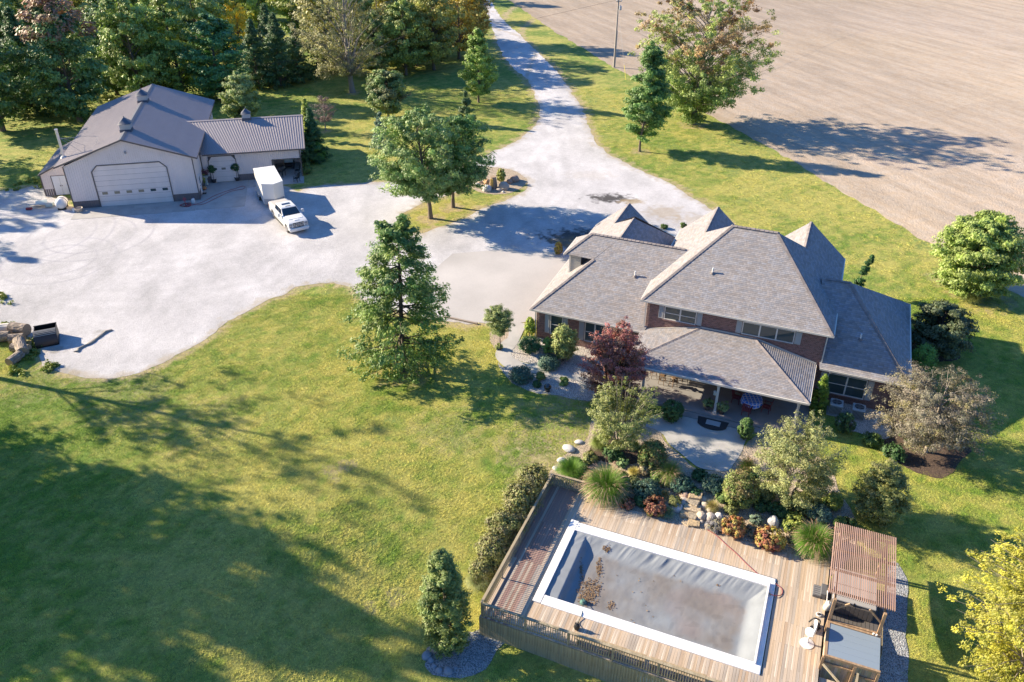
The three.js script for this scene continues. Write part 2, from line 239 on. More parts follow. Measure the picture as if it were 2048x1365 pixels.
// ---------- concrete ----------
function concreteMat(c, seed, rep = 6) { return std([1, 1, 1], 0.92, { map: colorMap(512, 512, (x, y, o) => { const a = fbm(x / 64 + seed, y / 64, 4), g = LAT[(x * 7919 + y * 6007 + seed) & 65535], k = 0.86 + 0.22 * (a - .5) * 1.6 + 0.07 * (g - .5); o[0] = c[0] * k; o[1] = c[1] * k; o[2] = c[2] * k; }, [rep, rep]) }); }
const concBeige = concreteMat([.50, .47, .44], 5, 34); concBeige.map.offset.set(.45, .3); const concGrey = concreteMat([.44, .42, .395], 15), concPale = concreteMat([.47, .45, .42], 25);
tag(ground('concrete_driveway', sheet(CONCRETE, 0.022), concBeige), 'smooth beige concrete drive beside the garage');
const lawnOff = [];
function beds(name, px, lift, mat, label, jitter = .12) { lawnOff.push(W2(px, atG)); return tag(ground(name, sheet(curvy(W2(px, atG), .35, jitter, px[0][0]), lift, null, .7), mat), label); }
const z2 = (x0, y0, s) => l => l.map(([x, y]) => [x0 + x / s, y0 + y / s]);
const B2 = z2(940, 600, 5.25), B3 = z2(1160, 700, 5.25), B4 = z2(1440, 700, 5.25), B5 = z2(1680, 660, 4.0136), B6 = z2(1080, 860, 5.25), B7 = z2(1380, 880, 4.876), D1 = z2(820, 900, 2.936);
function stoneMat(c, seed, rep = 2.2, sp = .6) { return std([1, 1, 1], 1, { map: colorMap(512, 512, (x, y, o) => { let best = 9, id = 0; const cx = x / 10, cy = y / 10, ix = Math.floor(cx), iy = Math.floor(cy);
  for (let b = -1; b < 2; b++) for (let a = -1; a < 2; a++) { const q = (((ix + a + 51) % 51) * 71 + ((iy + b + 51) % 51) * 1931 + seed * 911) & 65535, d = (ix + a + LAT[q] - cx) ** 2 + (iy + b + LAT[(q + 5000) & 65535] - cy) ** 2; if (d < best) { best = d; id = LAT[(q + 9000) & 65535]; } }
  const k = (1 - sp + sp * 1.6 * id) * clamp(1.35 - best * 1.1, .45, 1); o[0] = c[0] * k * (1 + .12 * (id * 7 % 1 - .5)); o[1] = c[1] * k; o[2] = c[2] * k; }, [rep, rep]), bumpMap: grayMap(256, 256, (x, y) => noise(x / 5.12, y / 5.12) * .7 + .3 * LAT[(x * 31 + y * 517) & 65535], [2, 2]), bumpScale: .05 }); }
const riverRock = stoneMat([.5, .455, .405], 3), greyRock = stoneMat([.34, .35, .36], 4), tanRock = stoneMat([.46, .37, .27], 6, 1.8, .5);
const mulch = std([1, 1, 1], 1, { map: colorMap(512, 512, (x, y, o) => { const n = noise(x / 6, y / 16), m = noise(x / 20, y / 6 + 40), g = LAT[(x * 7919 + y * 6007) & 65535], k = .35 + .5 * n * m + .4 * g * g; o[0] = .17 * k; o[1] = .115 * k; o[2] = .085 * k; if (g > .93 && m > .5) { o[0] = .33; o[1] = .22; o[2] = .1; } }, [2.6, 2.6]), bumpMap: grayMap(256, 256, (x, y) => noise(x / 3, y / 8) * .6 + .4 * LAT[(x * 31 + y * 517) & 65535], [1.4, 1.4]), bumpScale: .06 });
beds('river_stone_bed', B2([[430, 560], [500, 450], [600, 390], [760, 400], [1000, 420], [1400, 520], [1500, 760], [1190, 830], [880, 720], [640, 680], [470, 620]]), .02, riverRock, 'river stone bed between the walkway and the brick wall');
beds('river_stone_bed_lower', B2([[280, 620], [300, 660], [430, 740], [640, 770], [880, 810], [1200, 860], [1330, 950], [1280, 1060], [1100, 1045], [880, 1005], [700, 980], [500, 900], [400, 810], [330, 730]]), .02, riverRock, 'river stone bed along the lawn side of the walkway');
beds('river_stone_bed_upper', B2([[230, 330], [420, 300], [470, 285], [390, 430], [340, 440], [280, 520], [240, 470]]), .02, tanRock, 'small stone bed below the round clipped tree');
const walkPx = W2(B2([[430, 250], [600, 260], [560, 330], [500, 460], [430, 560], [470, 620], [640, 680], [880, 720], [1100, 790], [1420, 850], [1480, 960], [1250, 900], [1150, 860], [880, 810], [640, 770], [430, 740], [300, 650], [265, 570], [340, 440], [395, 400]]), atG); lawnOff.push(walkPx);
ground('walkway', sheet(curvy(walkPx, .3, .01, 1), .032), concPale).userData.label = 'pale concrete walkway curving to the porch';
ground('patio', sheet(curvy(W2([...B3([[560, 700], [860, 690], [1700, 690], [1900, 800], [1800, 900], [1745, 950], [1690, 1090], [1610, 1210], [1560, 1270], [1400, 1272], [1250, 1240], [1150, 1170], [1040, 1080], [930, 990], [870, 890], [760, 830], [600, 790]])], at), .3, .01, 1), .036), concPale).userData.label = 'curved concrete patio in front of the covered porch';
beds('planting_bed', [[1100, 950], [1135, 908], [1172, 880], [1185, 840], [1250, 830], [1310, 845], [1330, 880], [1360, 910], [1400, 938], [1460, 938], [1490, 890], [1560, 860], [1650, 930], [1690, 1000], [1720, 1060], [1660, 1150], [1560, 1110], [1400, 1090], [1300, 1070], [1200, 1025], [1130, 985]], .022, tanRock, 'tan gravel planting bed between patio and pool deck');
beds('mulch_bed', B6([[560, 130], [800, 100], [1050, 180], [1060, 330], [900, 380], [700, 340], [560, 300]]), .03, mulch, 'dark mulch under the pale green crabapple by the patio');
beds('mulch_bed_right', B5([[300, 640], [420, 830], [360, 900], [480, 1080], [800, 1190], [930, 1080], [1060, 960], [900, 840], [880, 700], [560, 420], [380, 480]]), .024, mulch, 'dark mulch bed under the bare brown tree beside the house');
beds('stone_bed_right', B5([[0, 600], [300, 620], [420, 820], [350, 890], [200, 850], [60, 810], [0, 800]]), .03, riverRock, 'river stone bed around the air conditioners');
beds('mulch_bed_wing', B5([[590, 60], [760, 120], [920, 160], [960, 230], [760, 270], [700, 330], [590, 380]]), .022, mulch, 'mulch strip beside the end wall of the house');
beds('grey_stone_bed', D1([[90, 1180], [250, 1090], [410, 1060], [560, 1110], [470, 1240], [380, 1320], [200, 1350], [90, 1300]]), .025, greyRock, 'blue-grey gravel around the foot of the corner conifer', .2);
beds('grey_stone_strip', [[1785, 1120], [1812, 1150], [1812, 1280], [1800, 1420], [1740, 1420], [1745, 1300], [1770, 1200]], .025, greyRock, 'blue-grey gravel strip beside the pergola', .1);
beds('tan_stone_patch', [[940, 340], [1000, 335], [1045, 350], [1052, 368], [1010, 388], [960, 386], [935, 368]], .016, tanRock, 'tan gravel patch under the boulder group');

// ================= the house =================
const shingleMap = colorMap(1024, 1024, (i, j, o) => {             // 3.96 m x 3.48 m: 24 courses, tabs of varied tone
  const s = j / 1024 * 24, row = Math.floor(s), f = s - row, off = LAT[(row * 331 + 17) & 65535];
  const t = (i / 1024 * 12 + off) % 12, tab = Math.floor(t), ft = t - tab, id = LAT[(row * 137 + tab * 911) & 65535], id2 = LAT[(row * 613 + tab * 77 + 9000) & 65535];
  const half = ft < .5 ? 1 : 0.93, g = LAT[(i * 7919 + j * 6007) & 65535];
  let k = (0.80 + 0.30 * id) * half * (0.92 + .16 * g) * (1 + .12 * (noise(i / 60, j / 60) - .5));
  if (f < .1) k *= .7; if (ft < .05 && f < .85) k *= .8;
  o[0] = .305 * k * (1 + .1 * (id2 - .5)); o[1] = .285 * k; o[2] = .283 * k * (1 - .12 * (id2 - .5));
}, [3.96, 3.48]);
const shingleBump = grayMap(1024, 1024, (i, j) => { const s = j / 1024 * 24, f = s - Math.floor(s); const row = Math.floor(s), off = LAT[(row * 331 + 17) & 65535], t = (i / 1024 * 12 + off) % 12, ft = t - Math.floor(t), id = LAT[(row * 137 + Math.floor(t) * 911) & 65535]; return .25 + .2 * (ft < .5 ? 1 : 0) * (id > .4 ? 1 : 0) + .25 * (1 - f) + .1 * LAT[(i * 31 + j * 517) & 65535]; }, [3.96, 3.48]);
const shingle = std([1, 1, 1], .95, { map: shingleMap, bumpMap: shingleBump, bumpScale: .02, side: THREE.DoubleSide });
const capMat = std([.235, .205, .195], .95), capMat2 = std([.2, .175, .167], .95), capMat3 = std([.26, .225, .215], .95);
const brickMat = std([1, 1, 1], .9, { map: colorMap(512, 512, (i, j, o) => {   // 1.2 m x 1.2 m: 6 x 18 bricks
  const s = j / 512 * 18, row = Math.floor(s), f = s - row, t = i / 512 * 6 + (row % 2 ? .5 : 0), col = Math.floor(t) % 6, ft = t - Math.floor(t), id = LAT[(row * 137 + col * 911) & 65535], g = LAT[(i * 7919 + j * 6007) & 65535];
  if (f < .17 || ft < .06) { o[0] = .36 * (.9 + .2 * g); o[1] = .32 * (.9 + .2 * g); o[2] = .29 * (.9 + .2 * g); return; }
  const k = .62 + .62 * id + .15 * (g - .5); o[0] = .25 * k; o[1] = .12 * k; o[2] = .1 * k;
}, [1.2, 1.2]), bumpMap: grayMap(512, 512, (i, j) => { const s = j / 512 * 18, row = Math.floor(s), t = i / 512 * 6 + (row % 2 ? .5 : 0); return s - row < .17 || t - Math.floor(t) < .06 ? 0 : .8 + .2 * LAT[(i * 31 + j * 517) & 65535]; }, [1.2, 1.2]), bumpScale: .012 });
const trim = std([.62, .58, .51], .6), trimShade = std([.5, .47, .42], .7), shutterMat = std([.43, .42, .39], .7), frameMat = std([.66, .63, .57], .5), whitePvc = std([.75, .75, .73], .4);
const glass = phys([.055, .08, .08], .06, { specularIntensity: 1, clearcoat: .6, clearcoatRoughness: .03 });
const blind = std([.17, .19, .17], .8);
const house = thing('brick_house', 'large two storey brick house with brown shingle hip roofs', 'house', HO, -HA);
const V3 = a => new THREE.Vector3(...a);
// a roof plane given as [along, height, out] points, its first two on the eave; built as overlapping courses
function courses(pts, step = .145, proud = .014) {
  const P = pts.map(V3), A = P[0], ex = P[1].clone().sub(A).setY(0).normalize(); let n = new THREE.Vector3();
  for (let i = 1; i + 1 < P.length; i++) n.add(P[i].clone().sub(A).cross(P[i + 1].clone().sub(A))); n.normalize(); if (n.y < 0) n.negate();
  ex.sub(n.clone().multiplyScalar(ex.dot(n))).normalize(); let es = n.clone().cross(ex).normalize(); if (es.y < 0) es.negate();
  const q = P.map(p => { const d = p.clone().sub(A); return [d.dot(ex), d.dot(es)]; }); const s0 = Math.min(...q.map(a => a[1])), s1 = Math.max(...q.map(a => a[1]));
  const ext = s => { let lo = 1e9, hi = -1e9; for (let i = 0; i < q.length; i++) { const a = q[i], b = q[(i + 1) % q.length]; const m = Math.min(a[1], b[1]), M = Math.max(a[1], b[1]); if (s < m - 1e-6 || s > M + 1e-6) continue; if (M - m < 1e-6) { lo = Math.min(lo, a[0], b[0]); hi = Math.max(hi, a[0], b[0]); } else { const x = lerp(a[0], b[0], (s - a[1]) / (b[1] - a[1])); lo = Math.min(lo, x); hi = Math.max(hi, x); } } return [lo, hi]; };
  const lv = new Set(); for (let s = s0; s < s1; s += step) lv.add(s); q.forEach(a => lv.add(a[1])); const L = [...lv, s1].sort((a, b) => a - b).filter((s, i, l) => !i || s - l[i - 1] > 1e-4);
  const pos = [], uv = []; const at3 = (x, s, h) => A.clone().addScaledVector(ex, x).addScaledVector(es, s).addScaledVector(n, h);
  const push = (a, b, c) => { for (const v of [a, b, c]) { pos.push(v[0].x, v[0].y, v[0].z); uv.push(v[1], v[2]); } };
  const e = 1e-5;
  for (let i = 0; i + 1 < L.length; i++) {
    const a = L[i], b = L[i + 1], [l0, r0] = ext(a + e), [l1, r1] = ext(b - e); if (r0 < l0 || r1 < l1) continue;
    const A0 = [at3(l0, a, proud), l0, a], B0 = [at3(r0, a, proud), r0, a], A1 = [at3(l1, b, 0), l1, b], B1 = [at3(r1, b, 0), r1, b], C0 = [at3(l0, a, 0), l0, a], D0 = [at3(r0, a, 0), r0, a];
    push(A0, B0, B1); push(A0, B1, A1); push(C0, D0, B0); push(C0, B0, A0);
  }
  const g = new THREE.BufferGeometry(); g.setAttribute('position', new THREE.Float32BufferAttribute(pos, 3)); g.setAttribute('uv', new THREE.Float32BufferAttribute(uv, 2)); g.computeVertexNormals(); return g;
}
const capGeo = (() => { const g = faces([[[-.15, -.045, -.17], [-.15, -.045, .17], [0, .03, .17], [0, .03, -.17]], [[0, .03, -.17], [0, .03, .17], [.15, -.045, .17], [.15, -.045, -.17]], [[-.15, -.045, .17], [-.15, -.07, .17], [0, .005, .17], [0, .03, .17]], [[0, .03, .17], [0, .005, .17], [.15, -.07, .17], [.15, -.045, .17]]]); return boxUV(g); })();
const rCap = RNG(5);
function caps(parent, a, b, gap = .3) {        // ridge cap shingles lapped along a hip or ridge
  a = V3(a); b = V3(b); const d = b.clone().sub(a), n = Math.floor(d.length() / gap), q = new THREE.Matrix4().lookAt(b, a, new THREE.Vector3(0, 1, 0)), Q = new THREE.Quaternion().setFromRotationMatrix(q), tilt = new THREE.Quaternion().setFromAxisAngle(new THREE.Vector3(1, 0, 0), -.06);
  for (let i = 0; i < n; i++) { const m = piece('ridge_cap', capGeo, [capMat, capMat2, capMat3][Math.floor(rCap() * 3)], parent); m.position.copy(a).addScaledVector(d, (i + .5) / n); m.position.y += .03; m.quaternion.copy(Q).multiply(tilt); }
}
const roofs = {
  garage: [[[0, 2.7, 0], [8.97, 2.7, 0], [10.7, 7.2, -5.65], [2.93, 7.2, -5.65], [1.27, 5.87, -3.97], [3.67, 5.84, -3.92]],
    [[0, 2.7, -17.5], [0, 2.7, 0], [3.67, 5.84, -3.92], [5.26, 7.2, -5.65], [5.26, 7.2, -9.76], [2.95, 5.22, -12.6], [2.95, 5.22, -17.5]],
    [[5.9, 2.7, -17.5], [5.9, 2.7, -12.6], [2.95, 5.22, -12.6], [2.95, 5.22, -17.5]],
    [[8.9, 4.07, -5.65], [8.9, 4.07, -13.7], [5.26, 7.2, -9.76], [5.26, 7.2, -5.65]],
    [[8.9, 4.07, -13.7], [2.95, 4.07, -13.7], [2.95, 5.22, -12.6], [5.26, 7.2, -9.76]],
    [[1.27, 5.87, -7.33], [1.27, 5.87, -3.97], [2.93, 7.2, -5.65]],
    [[5.26, 5.87, -7.33], [1.27, 5.87, -7.33], [2.93, 7.2, -5.65], [5.26, 7.2, -5.65]]],
  main: [[[8.56, 5.35, 0], [21.75, 5.35, 0], [16.72, 9.75, -5.48], [13.55, 9.75, -5.48]],
    [[8.56, 5.35, -13.3], [8.56, 5.35, 0], [13.55, 9.75, -5.48], [11.39, 7.85, -7.85], [11.39, 7.85, -13.3]],
    [[14.22, 5.35, -10.96], [14.22, 5.35, -13.3], [11.39, 7.85, -13.3], [11.39, 7.85, -7.85]],
    [[21.75, 5.35, -10.96], [8.56, 5.35, -10.96], [13.55, 9.75, -5.48], [16.72, 9.75, -5.48]],
    [[21.75, 5.35, 0], [21.75, 5.35, -12.8], [18.75, 7.97, -12.8], [18.76, 7.97, -7.7], [16.72, 9.75, -5.48]],
    [[15.75, 5.35, -12.8], [15.75, 5.35, -10.96], [18.76, 7.97, -7.7], [18.75, 7.97, -12.8]]],
  wing: [[[21.36, 2.7, 0], [27.17, 2.7, 0], [22.2, 6.93, -5.3], [20.3, 6.93, -5.3]],
    [[27.17, 2.7, 0], [27.17, 2.7, -12.17], [22.2, 6.93, -5.3]],
    [[27.17, 2.7, -12.17], [21.4, 2.7, -12.17], [20.3, 6.93, -5.3], [22.2, 6.93, -5.3]]],
  porch: [[[8.7, 2.7, 4.56], [21.07, 2.7, 4.56], [16.75, 3.8, -.39], [13, 3.8, -.39]],
    [[21.07, 2.7, 4.56], [21.07, 2.7, -.39], [16.75, 3.8, -.39]],
    [[8.7, 2.7, -.39], [8.7, 2.7, 4.56], [13, 3.8, -.39]]],
};
const hips = {
  garage: [[[0, 2.7, 0], [3.67, 5.84, -3.92]], [[1.27, 5.87, -3.97], [2.93, 7.2, -5.65]], [[2.93, 7.2, -5.65], [10.3, 7.2, -5.65]], [[5.26, 7.2, -5.7], [5.26, 7.2, -9.76]], [[2.95, 5.22, -12.7], [2.95, 5.22, -17.4]]],
  main: [[[8.56, 5.35, 0], [13.55, 9.75, -5.48]], [[21.75, 5.35, 0], [16.72, 9.75, -5.48]], [[13.55, 9.75, -5.48], [16.72, 9.75, -5.48]], [[11.39, 7.85, -8], [11.39, 7.85, -13.2]], [[18.75, 7.97, -7.8], [18.75, 7.97, -12.7]]],
  wing: [[[27.17, 2.7, 0], [22.2, 6.93, -5.3]], [[20.6, 6.93, -5.3], [22.2, 6.93, -5.3]]],
  porch: [[[8.7, 2.7, 4.56], [13, 3.8, -.39]], [[21.07, 2.7, 4.56], [16.75, 3.8, -.39]]],
};
for (const k of ['garage', 'main', 'wing', 'porch']) {
  const r = part('roof', roofs[k].map(p => courses(p, .145, k === 'porch' ? .016 : .008)), shingle, house, true);
  for (const [a, b] of hips[k]) caps(r, a, b, .31);
}
part('wall', [box2(.4, 8.94, 0, 2.68, -17.2, -.4)], brickMat, house);
part('wall', [box2(8.95, 21.35, 0, 5.33, -10.6, -.4), box2(8.96, 13.85, 0, 5.33, -12.9, -10.61), box2(16.1, 21.34, 0, 5.33, -12.4, -10.61), faces([[[8.7, 5.3, -12.9], [14.1, 5.3, -12.9], [11.39, 7.75, -12.9]], [[15.8, 5.3, -12.4], [21.7, 5.3, -12.4], [18.75, 7.85, -12.4]]])], brickMat, house);
part('wall', [box2(21.36, 26.77, 0, 2.68, -11.8, -.4)], brickMat, house);
part('siding_wall', [...Array(12)].map((_, i) => bx(.03, .17, 2.5, 1.63, 3.9 + i * .165, -5.65, 0, 0, -.09)).concat([box2(1.66, 1.9, 3.2, 5.86, -6.9, -4.4), ...[...Array(12)].map((_, i) => bx(.9, .17, .03, 2.1, 3.9 + i * .165, -4.38, .09))]), std([.40, .385, .35], .7), house);
part('corner_trim', [box2(1.58, 1.7, 3.6, 5.84, -4.47, -4.34)], trim, house);
part('soffit', [box2(1.3, 1.64, 5.8, 5.83, -7.2, -4.0), box2(.05, .4, 2.6, 2.66, -17.3, -.02), box2(.05, 8.94, 2.6, 2.66, -.4, -.03), box2(8.6, 8.95, 5.25, 5.31, -13, -.03), box2(8.6, 21.7, 5.25, 5.31, -.4, -.03), box2(21.36, 21.7, 5.25, 5.31, -12.6, -.4), box2(21.4, 27.1, 2.6, 2.66, -.4, -.03), box2(26.78, 27.1, 2.6, 2.66, -12, -.4), box2(8.96, 21, 2.56, 2.6, -.38, 4.5)], trimShade, house);
const gutterRuns = [[[-.05, 0], [8.93, 0], 2.63], [[0, -17.5], [0, 0], 2.63], [[8.5, 0], [21.8, 0], 5.28], [[21.78, -12.8], [21.78, 0], 5.28], [[8.53, -13.3], [8.53, 0], 5.28], [[21.4, 0], [27.22, 0], 2.63], [[27.2, -12.17], [27.2, 0], 2.63], [[8.65, 4.6], [21.12, 4.6], 2.63], [[21.1, -.36], [21.1, 4.6], 2.63], [[1.24, -7.33], [1.24, -3.95], 5.8]];
for (const [a, b, y] of gutterRuns) part('gutter', [bar([a[0], y, a[1]], [b[0], y, b[1]], .12, .13)], trim, house);
for (const [u, v, y0, y1] of [[8.87, -.33, 2.8, 5.2], [21.42, -.33, 2.75, 5.2], [.34, -.33, 0, 2.55], [20.45, 4.52, 0, 2.5]]) part('downspout', [bx(.08, y1 - y0, .09, u, (y0 + y1) / 2, v)], trim, house);
part('flashing', [bar([13, 3.83, -.34], [16.75, 3.83, -.34], .05, .12), bar([16.75, 3.83, -.34], [21.1, 2.78, -.34], .05, .12), bar([8.97, 2.78, -.34], [13, 3.83, -.34], .05, .12)], trimShade, house);
function windowUnit(u0, u1, y0, y1, n, shut, v = -.4, rail = true) {
  const w = new THREE.Group(); w.name = 'window'; w.position.set(0, 0, v); house.add(w); const f = .06, ps = (u1 - u0) / n;
  const fr = [box2(u0 - f, u1 + f, y1, y1 + f, -.05, .05), box2(u0 - f, u1 + f, y0 - f, y0, -.05, .08), box2(u0 - f, u0, y0, y1, -.05, .05), box2(u1, u1 + f, y0, y1, -.05, .05)];
  for (let i = 1; i < n; i++) fr.push(box2(u0 + i * ps - .05, u0 + i * ps + .05, y0, y1, -.05, .055));
  if (rail) for (let i = 0; i < n; i++) fr.push(box2(u0 + i * ps + .05, u0 + (i + 1) * ps - .05, (y0 + y1) / 2 - .025, (y0 + y1) / 2 + .025, -.02, .035));
  part('frame', fr, frameMat, w);
  for (let i = 0; i < n; i++) for (let k = 0; k < (rail ? 2 : 1); k++) { const m = (y0 + y1) / 2, a = rail ? (k ? m + .025 : y0) : y0, b = rail ? (k ? y1 : m - .025) : y1; part('pane', [box2(u0 + i * ps + (i ? .05 : 0), u0 + (i + 1) * ps - (i < n - 1 ? .05 : 0), a, b, .005, .02 - .008 * k)], glass, w); }
  part('sill', [box2(u0 - .15, u1 + .15, y0 - .15, y0 - f - .002, -.02, .12)], brickMat, w);
  for (const [a, b] of shut) { const s = [box2(a, a + .05, y0 - .05, y1 + .05, 0, .05), box2(b - .05, b, y0 - .05, y1 + .05, 0, .05), box2(a + .05, b - .05, y1 - .02, y1 + .05, 0, .05), box2(a + .05, b - .05, y0 - .05, y0 + .03, 0, .05)]; for (let y = y0 + .07; y < y1 - .02; y += .075) s.push(bx(b - a - .1, .07, .012, (a + b) / 2, y, .022, -.35)); const m = part('shutter', s, shutterMat, house); m.position.z = v; }
}
windowUnit(10.3, 12.5, 3.98, 4.93, 2, [[9.83, 10.2], [12.6, 12.97]]);
windowUnit(15.86, 19.28, 4.02, 4.9, 3, [[15.38, 15.76], [19.38, 19.8]], -.4, false);
windowUnit(1.6, 2.5, .7, 2.28, 1, [[1.1, 1.48], [2.6, 2.97]]);
windowUnit(4.4, 5.9, .7, 2.28, 2, [[3.88, 4.28], [6.0, 6.38]]);
windowUnit(22.1, 24.55, .72, 2.2, 2, [[21.58, 21.98], [24.66, 25.06]]);
windowUnit(17.2, 19.4, .9, 2.2, 2, []);
part('patio_door', [box2(13.2, 15.2, .15, 2.3, -.42, -.36)], glass, house); part('door_frame', [box2(13.1, 13.2, .15, 2.4, -.42, -.33), box2(15.2, 15.3, .15, 2.4, -.42, -.33), box2(14.15, 14.25, .15, 2.3, -.42, -.34), box2(13.1, 15.3, 2.3, 2.4, -.42, -.33)], frameMat, house);
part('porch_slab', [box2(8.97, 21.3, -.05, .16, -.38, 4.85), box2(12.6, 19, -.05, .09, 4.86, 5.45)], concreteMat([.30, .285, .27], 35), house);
for (const u of [10.2, 15.3, 20.5]) { const p = part('porch_post', [bx(.16, 2.25, .16, u, 1.28, 4.38)], trim, house); part('post_base', [bx(.24, .16, .24, u, .24, 4.38), bx(.22, .12, .22, u, 2.38, 4.38)], trim, p); }
part('porch_beam', [box2(8.9, 20.95, 2.42, 2.555, 4.28, 4.48)], trim, house);
for (const [px, py, kind] of [[1270, 553, 0], [1425, 547, 1], [1721, 679, 2]]) {
  let best = null; for (let y = 2.5; y < 10; y += .02) { const p = at(px, py, y), [u, v] = hl(p.x, p.z); const pl = kind === 0 ? 2.7 - v * .7965 : kind === 1 ? 5.35 - v * .803 : 2.7 - v * .798; if (!best || Math.abs(pl - y) < best[0]) best = [Math.abs(pl - y), u, y, v]; }
  const vp = part('vent_pipe', [cyl(.055, .055, .62, 12, best[1], best[2] + .12, best[3])], whitePvc, house); part('collar', [cyl(.08, .16, .12, 12, best[1], best[2] + .03, best[3])], capMat2, vp);
}

// ================= the metal shed with its lean-to and its low wing =================
const ribbed = (c, rep) => std([1, 1, 1], .55, { map: colorMap(256, 256, (x, y, o) => { const n = fbm(x / 30, y / 90, 3), k = .93 + .14 * n; o[0] = c[0] * k; o[1] = c[1] * k; o[2] = c[2] * k; }, [rep, rep]), metalness: .0, side: THREE.DoubleSide });
const roofSteel = ribbed([.31, .275, .275], 5), wallSteel = ribbed([.72, .64, .60], 5), wainscot = ribbed([.16, .14, .14], 4), shedTrim = std([.12, .105, .1], .5), doorSteel = ribbed([.76, .68, .63], 6), ridgeDark = std([.1, .11, .135], .5), louvre = std([.5, .49, .47], .6);
const SHA = 12.63 * Math.PI / 180, SO = at(149.65, 418.24).setY(0);
const shed = thing('metal_shed', 'long tan metal shed with brown trim, wide roller door and low side wing', 'shed', SO, SHA);
const sw = (u, v, y = 0) => new THREE.Vector3(SO.x + u * Math.cos(SHA) + v * Math.sin(SHA), y, SO.z - u * Math.sin(SHA) + v * Math.cos(SHA));
function ribWall(u0, u1, y0, yt, v, along = 'u') {     // yt: height as a function of position; ribs every 0.23 m
  const g = []; const Pt = (s, y, o) => along === 'u' ? [s, y, v + o] : [v + o, y, s];
  const n = Math.max(1, Math.round((u1 - u0) / .23)), w = (u1 - u0) / n, sgn = along === 'u' ? 1 : 1, F = [];
  for (let i = 0; i < n; i++) { const a = u0 + i * w, k = [a, a + w - .07, a + w - .05, a + w - .02, a + w], o = [0, 0, .022, .022, 0]; for (let q = 0; q < 4; q++) F.push([Pt(k[q], y0, o[q] * sgn), Pt(k[q + 1], y0, o[q + 1] * sgn), Pt(k[q + 1], yt(k[q + 1]), o[q + 1] * sgn), Pt(k[q], yt(k[q]), o[q] * sgn)]); }
  return faces(F);
}
const gable = u => u < 6.2 ? lerp(4.62, 7.02, clamp(u / 6.2)) : lerp(7.02, 4.66, clamp((u - 6.2) / 6.4));
const doorTop = u => u < 2.58 || u > 9.95 ? 0 : u < 3.2 ? 3.88 + (u - 2.58) : u > 9.33 ? 3.88 + (9.95 - u) : 4.5;
part('wall', [ribWall(.02, 2.5, .78, gable, 0), ribWall(10.02, 12.58, .78, gable, 0), (() => { const F = [], n = 34; for (let i = 0; i < n; i++) { const a = 2.5 + i * 7.52 / n, b = a + 7.52 / n, m = (a + b) / 2; F.push([[a, Math.max(.78, doorTop(a + .02) + .04), 0], [b - .07, Math.max(.78, doorTop(b - .05) + .04), 0], [b - .07, gable(b - .07), 0], [a, gable(a), 0]], [[b - .07, Math.max(.78, doorTop(b - .05) + .04), .018], [b, Math.max(.78, doorTop(b) + .04), .018], [b, gable(b), .018], [b - .07, gable(b - .07), .018]]); } return faces(F); })(),
  ribWall(-21.5, 0, .78, () => 4.64, 12.6, 'v'), ribWall(-21.5, 0, 0, () => 4.6, .0, 'v'), faces([[[0, 0, -21.5], [12.6, 0, -21.5], [12.6, 4.66, -21.5], [6.2, 7.02, -21.5], [0, 4.62, -21.5]]])], wallSteel, shed);
part('wainscot', [ribWall(.02, 2.5, 0, () => .78, .01), ribWall(10.02, 12.58, 0, () => .78, .01), ribWall(-21.5, 0, 0, () => .78, 12.61, 'v')], wainscot, shed);
part('corner_trim', [bx(.1, 4.6, .1, 0, 2.3, 0), bx(.1, 4.6, .1, 12.6, 2.3, 0)], shedTrim, shed);
part('trim_band', [box2(.05, 2.5, .77, .8, .02, .04), box2(10.02, 12.55, .77, .8, .02, .04)], shedTrim, shed);
// roller door with its chamfered frame
{
  const d = new THREE.Group(); d.name = 'roller_door'; shed.add(d);
  const P = 8, h = 4.5 / P; for (let i = 0; i < P; i++) { const y0 = i * h + .008, y1 = (i + 1) * h - .008; const cut = y => y < 3.88 ? 0 : y - 3.88; const w = .56;
    const F = [[[2.6 + cut(y0), y0, -.04], [9.93 - cut(y0), y0, -.04], [9.93 - cut(y1), y1, -.04], [2.6 + cut(y1), y1, -.04]], [[2.6 + cut(y0), y0 + .04, -.028], [9.93 - cut(y0), y0 + .04, -.028], [9.93 - cut(y1), y1 - .04, -.028], [2.6 + cut(y1), y1 - .04, -.028]]];
    part('door_panel', [faces(F)], doorSteel, d); }
  const c = [[2.58, 0], [2.58, 3.88], [3.2, 4.5], [9.33, 4.5], [9.95, 3.88], [9.95, 0]]; part('door_trim', c.slice(1).map((p, i) => bar([c[i][0], c[i][1], .03], [p[0], p[1], .03], .09, .09)), shedTrim, d);
  part('door_back', [faces([[[2.5, 0, -.08], [10, 0, -.08], [10, 3.9, -.08], [9.3, 4.55, -.08], [3.2, 4.55, -.08], [2.5, 3.9, -.08]]])], shedTrim, d);
  for (let i = 0; i < 6; i++) { const u = 3.3 + i * 1.2; part('window_pane', [box2(u - .27, u + .27, 1.33, 1.61, -.03, -.012)], i < 4 ? std([.26, .235, .17], .25) : glass, d); }
}
part('gable_lamp', [cyl(.12, .09, .2, 12, 6.3, 5.72, .16), bx(.1, .1, .16, 6.3, 5.76, .08)], std([.3, .3, .3], .5), shed); part('lamp_bowl', [cyl(.1, .06, .12, 12, 6.3, 5.56, .16)], std([.7, .7, .66], .3), shed);
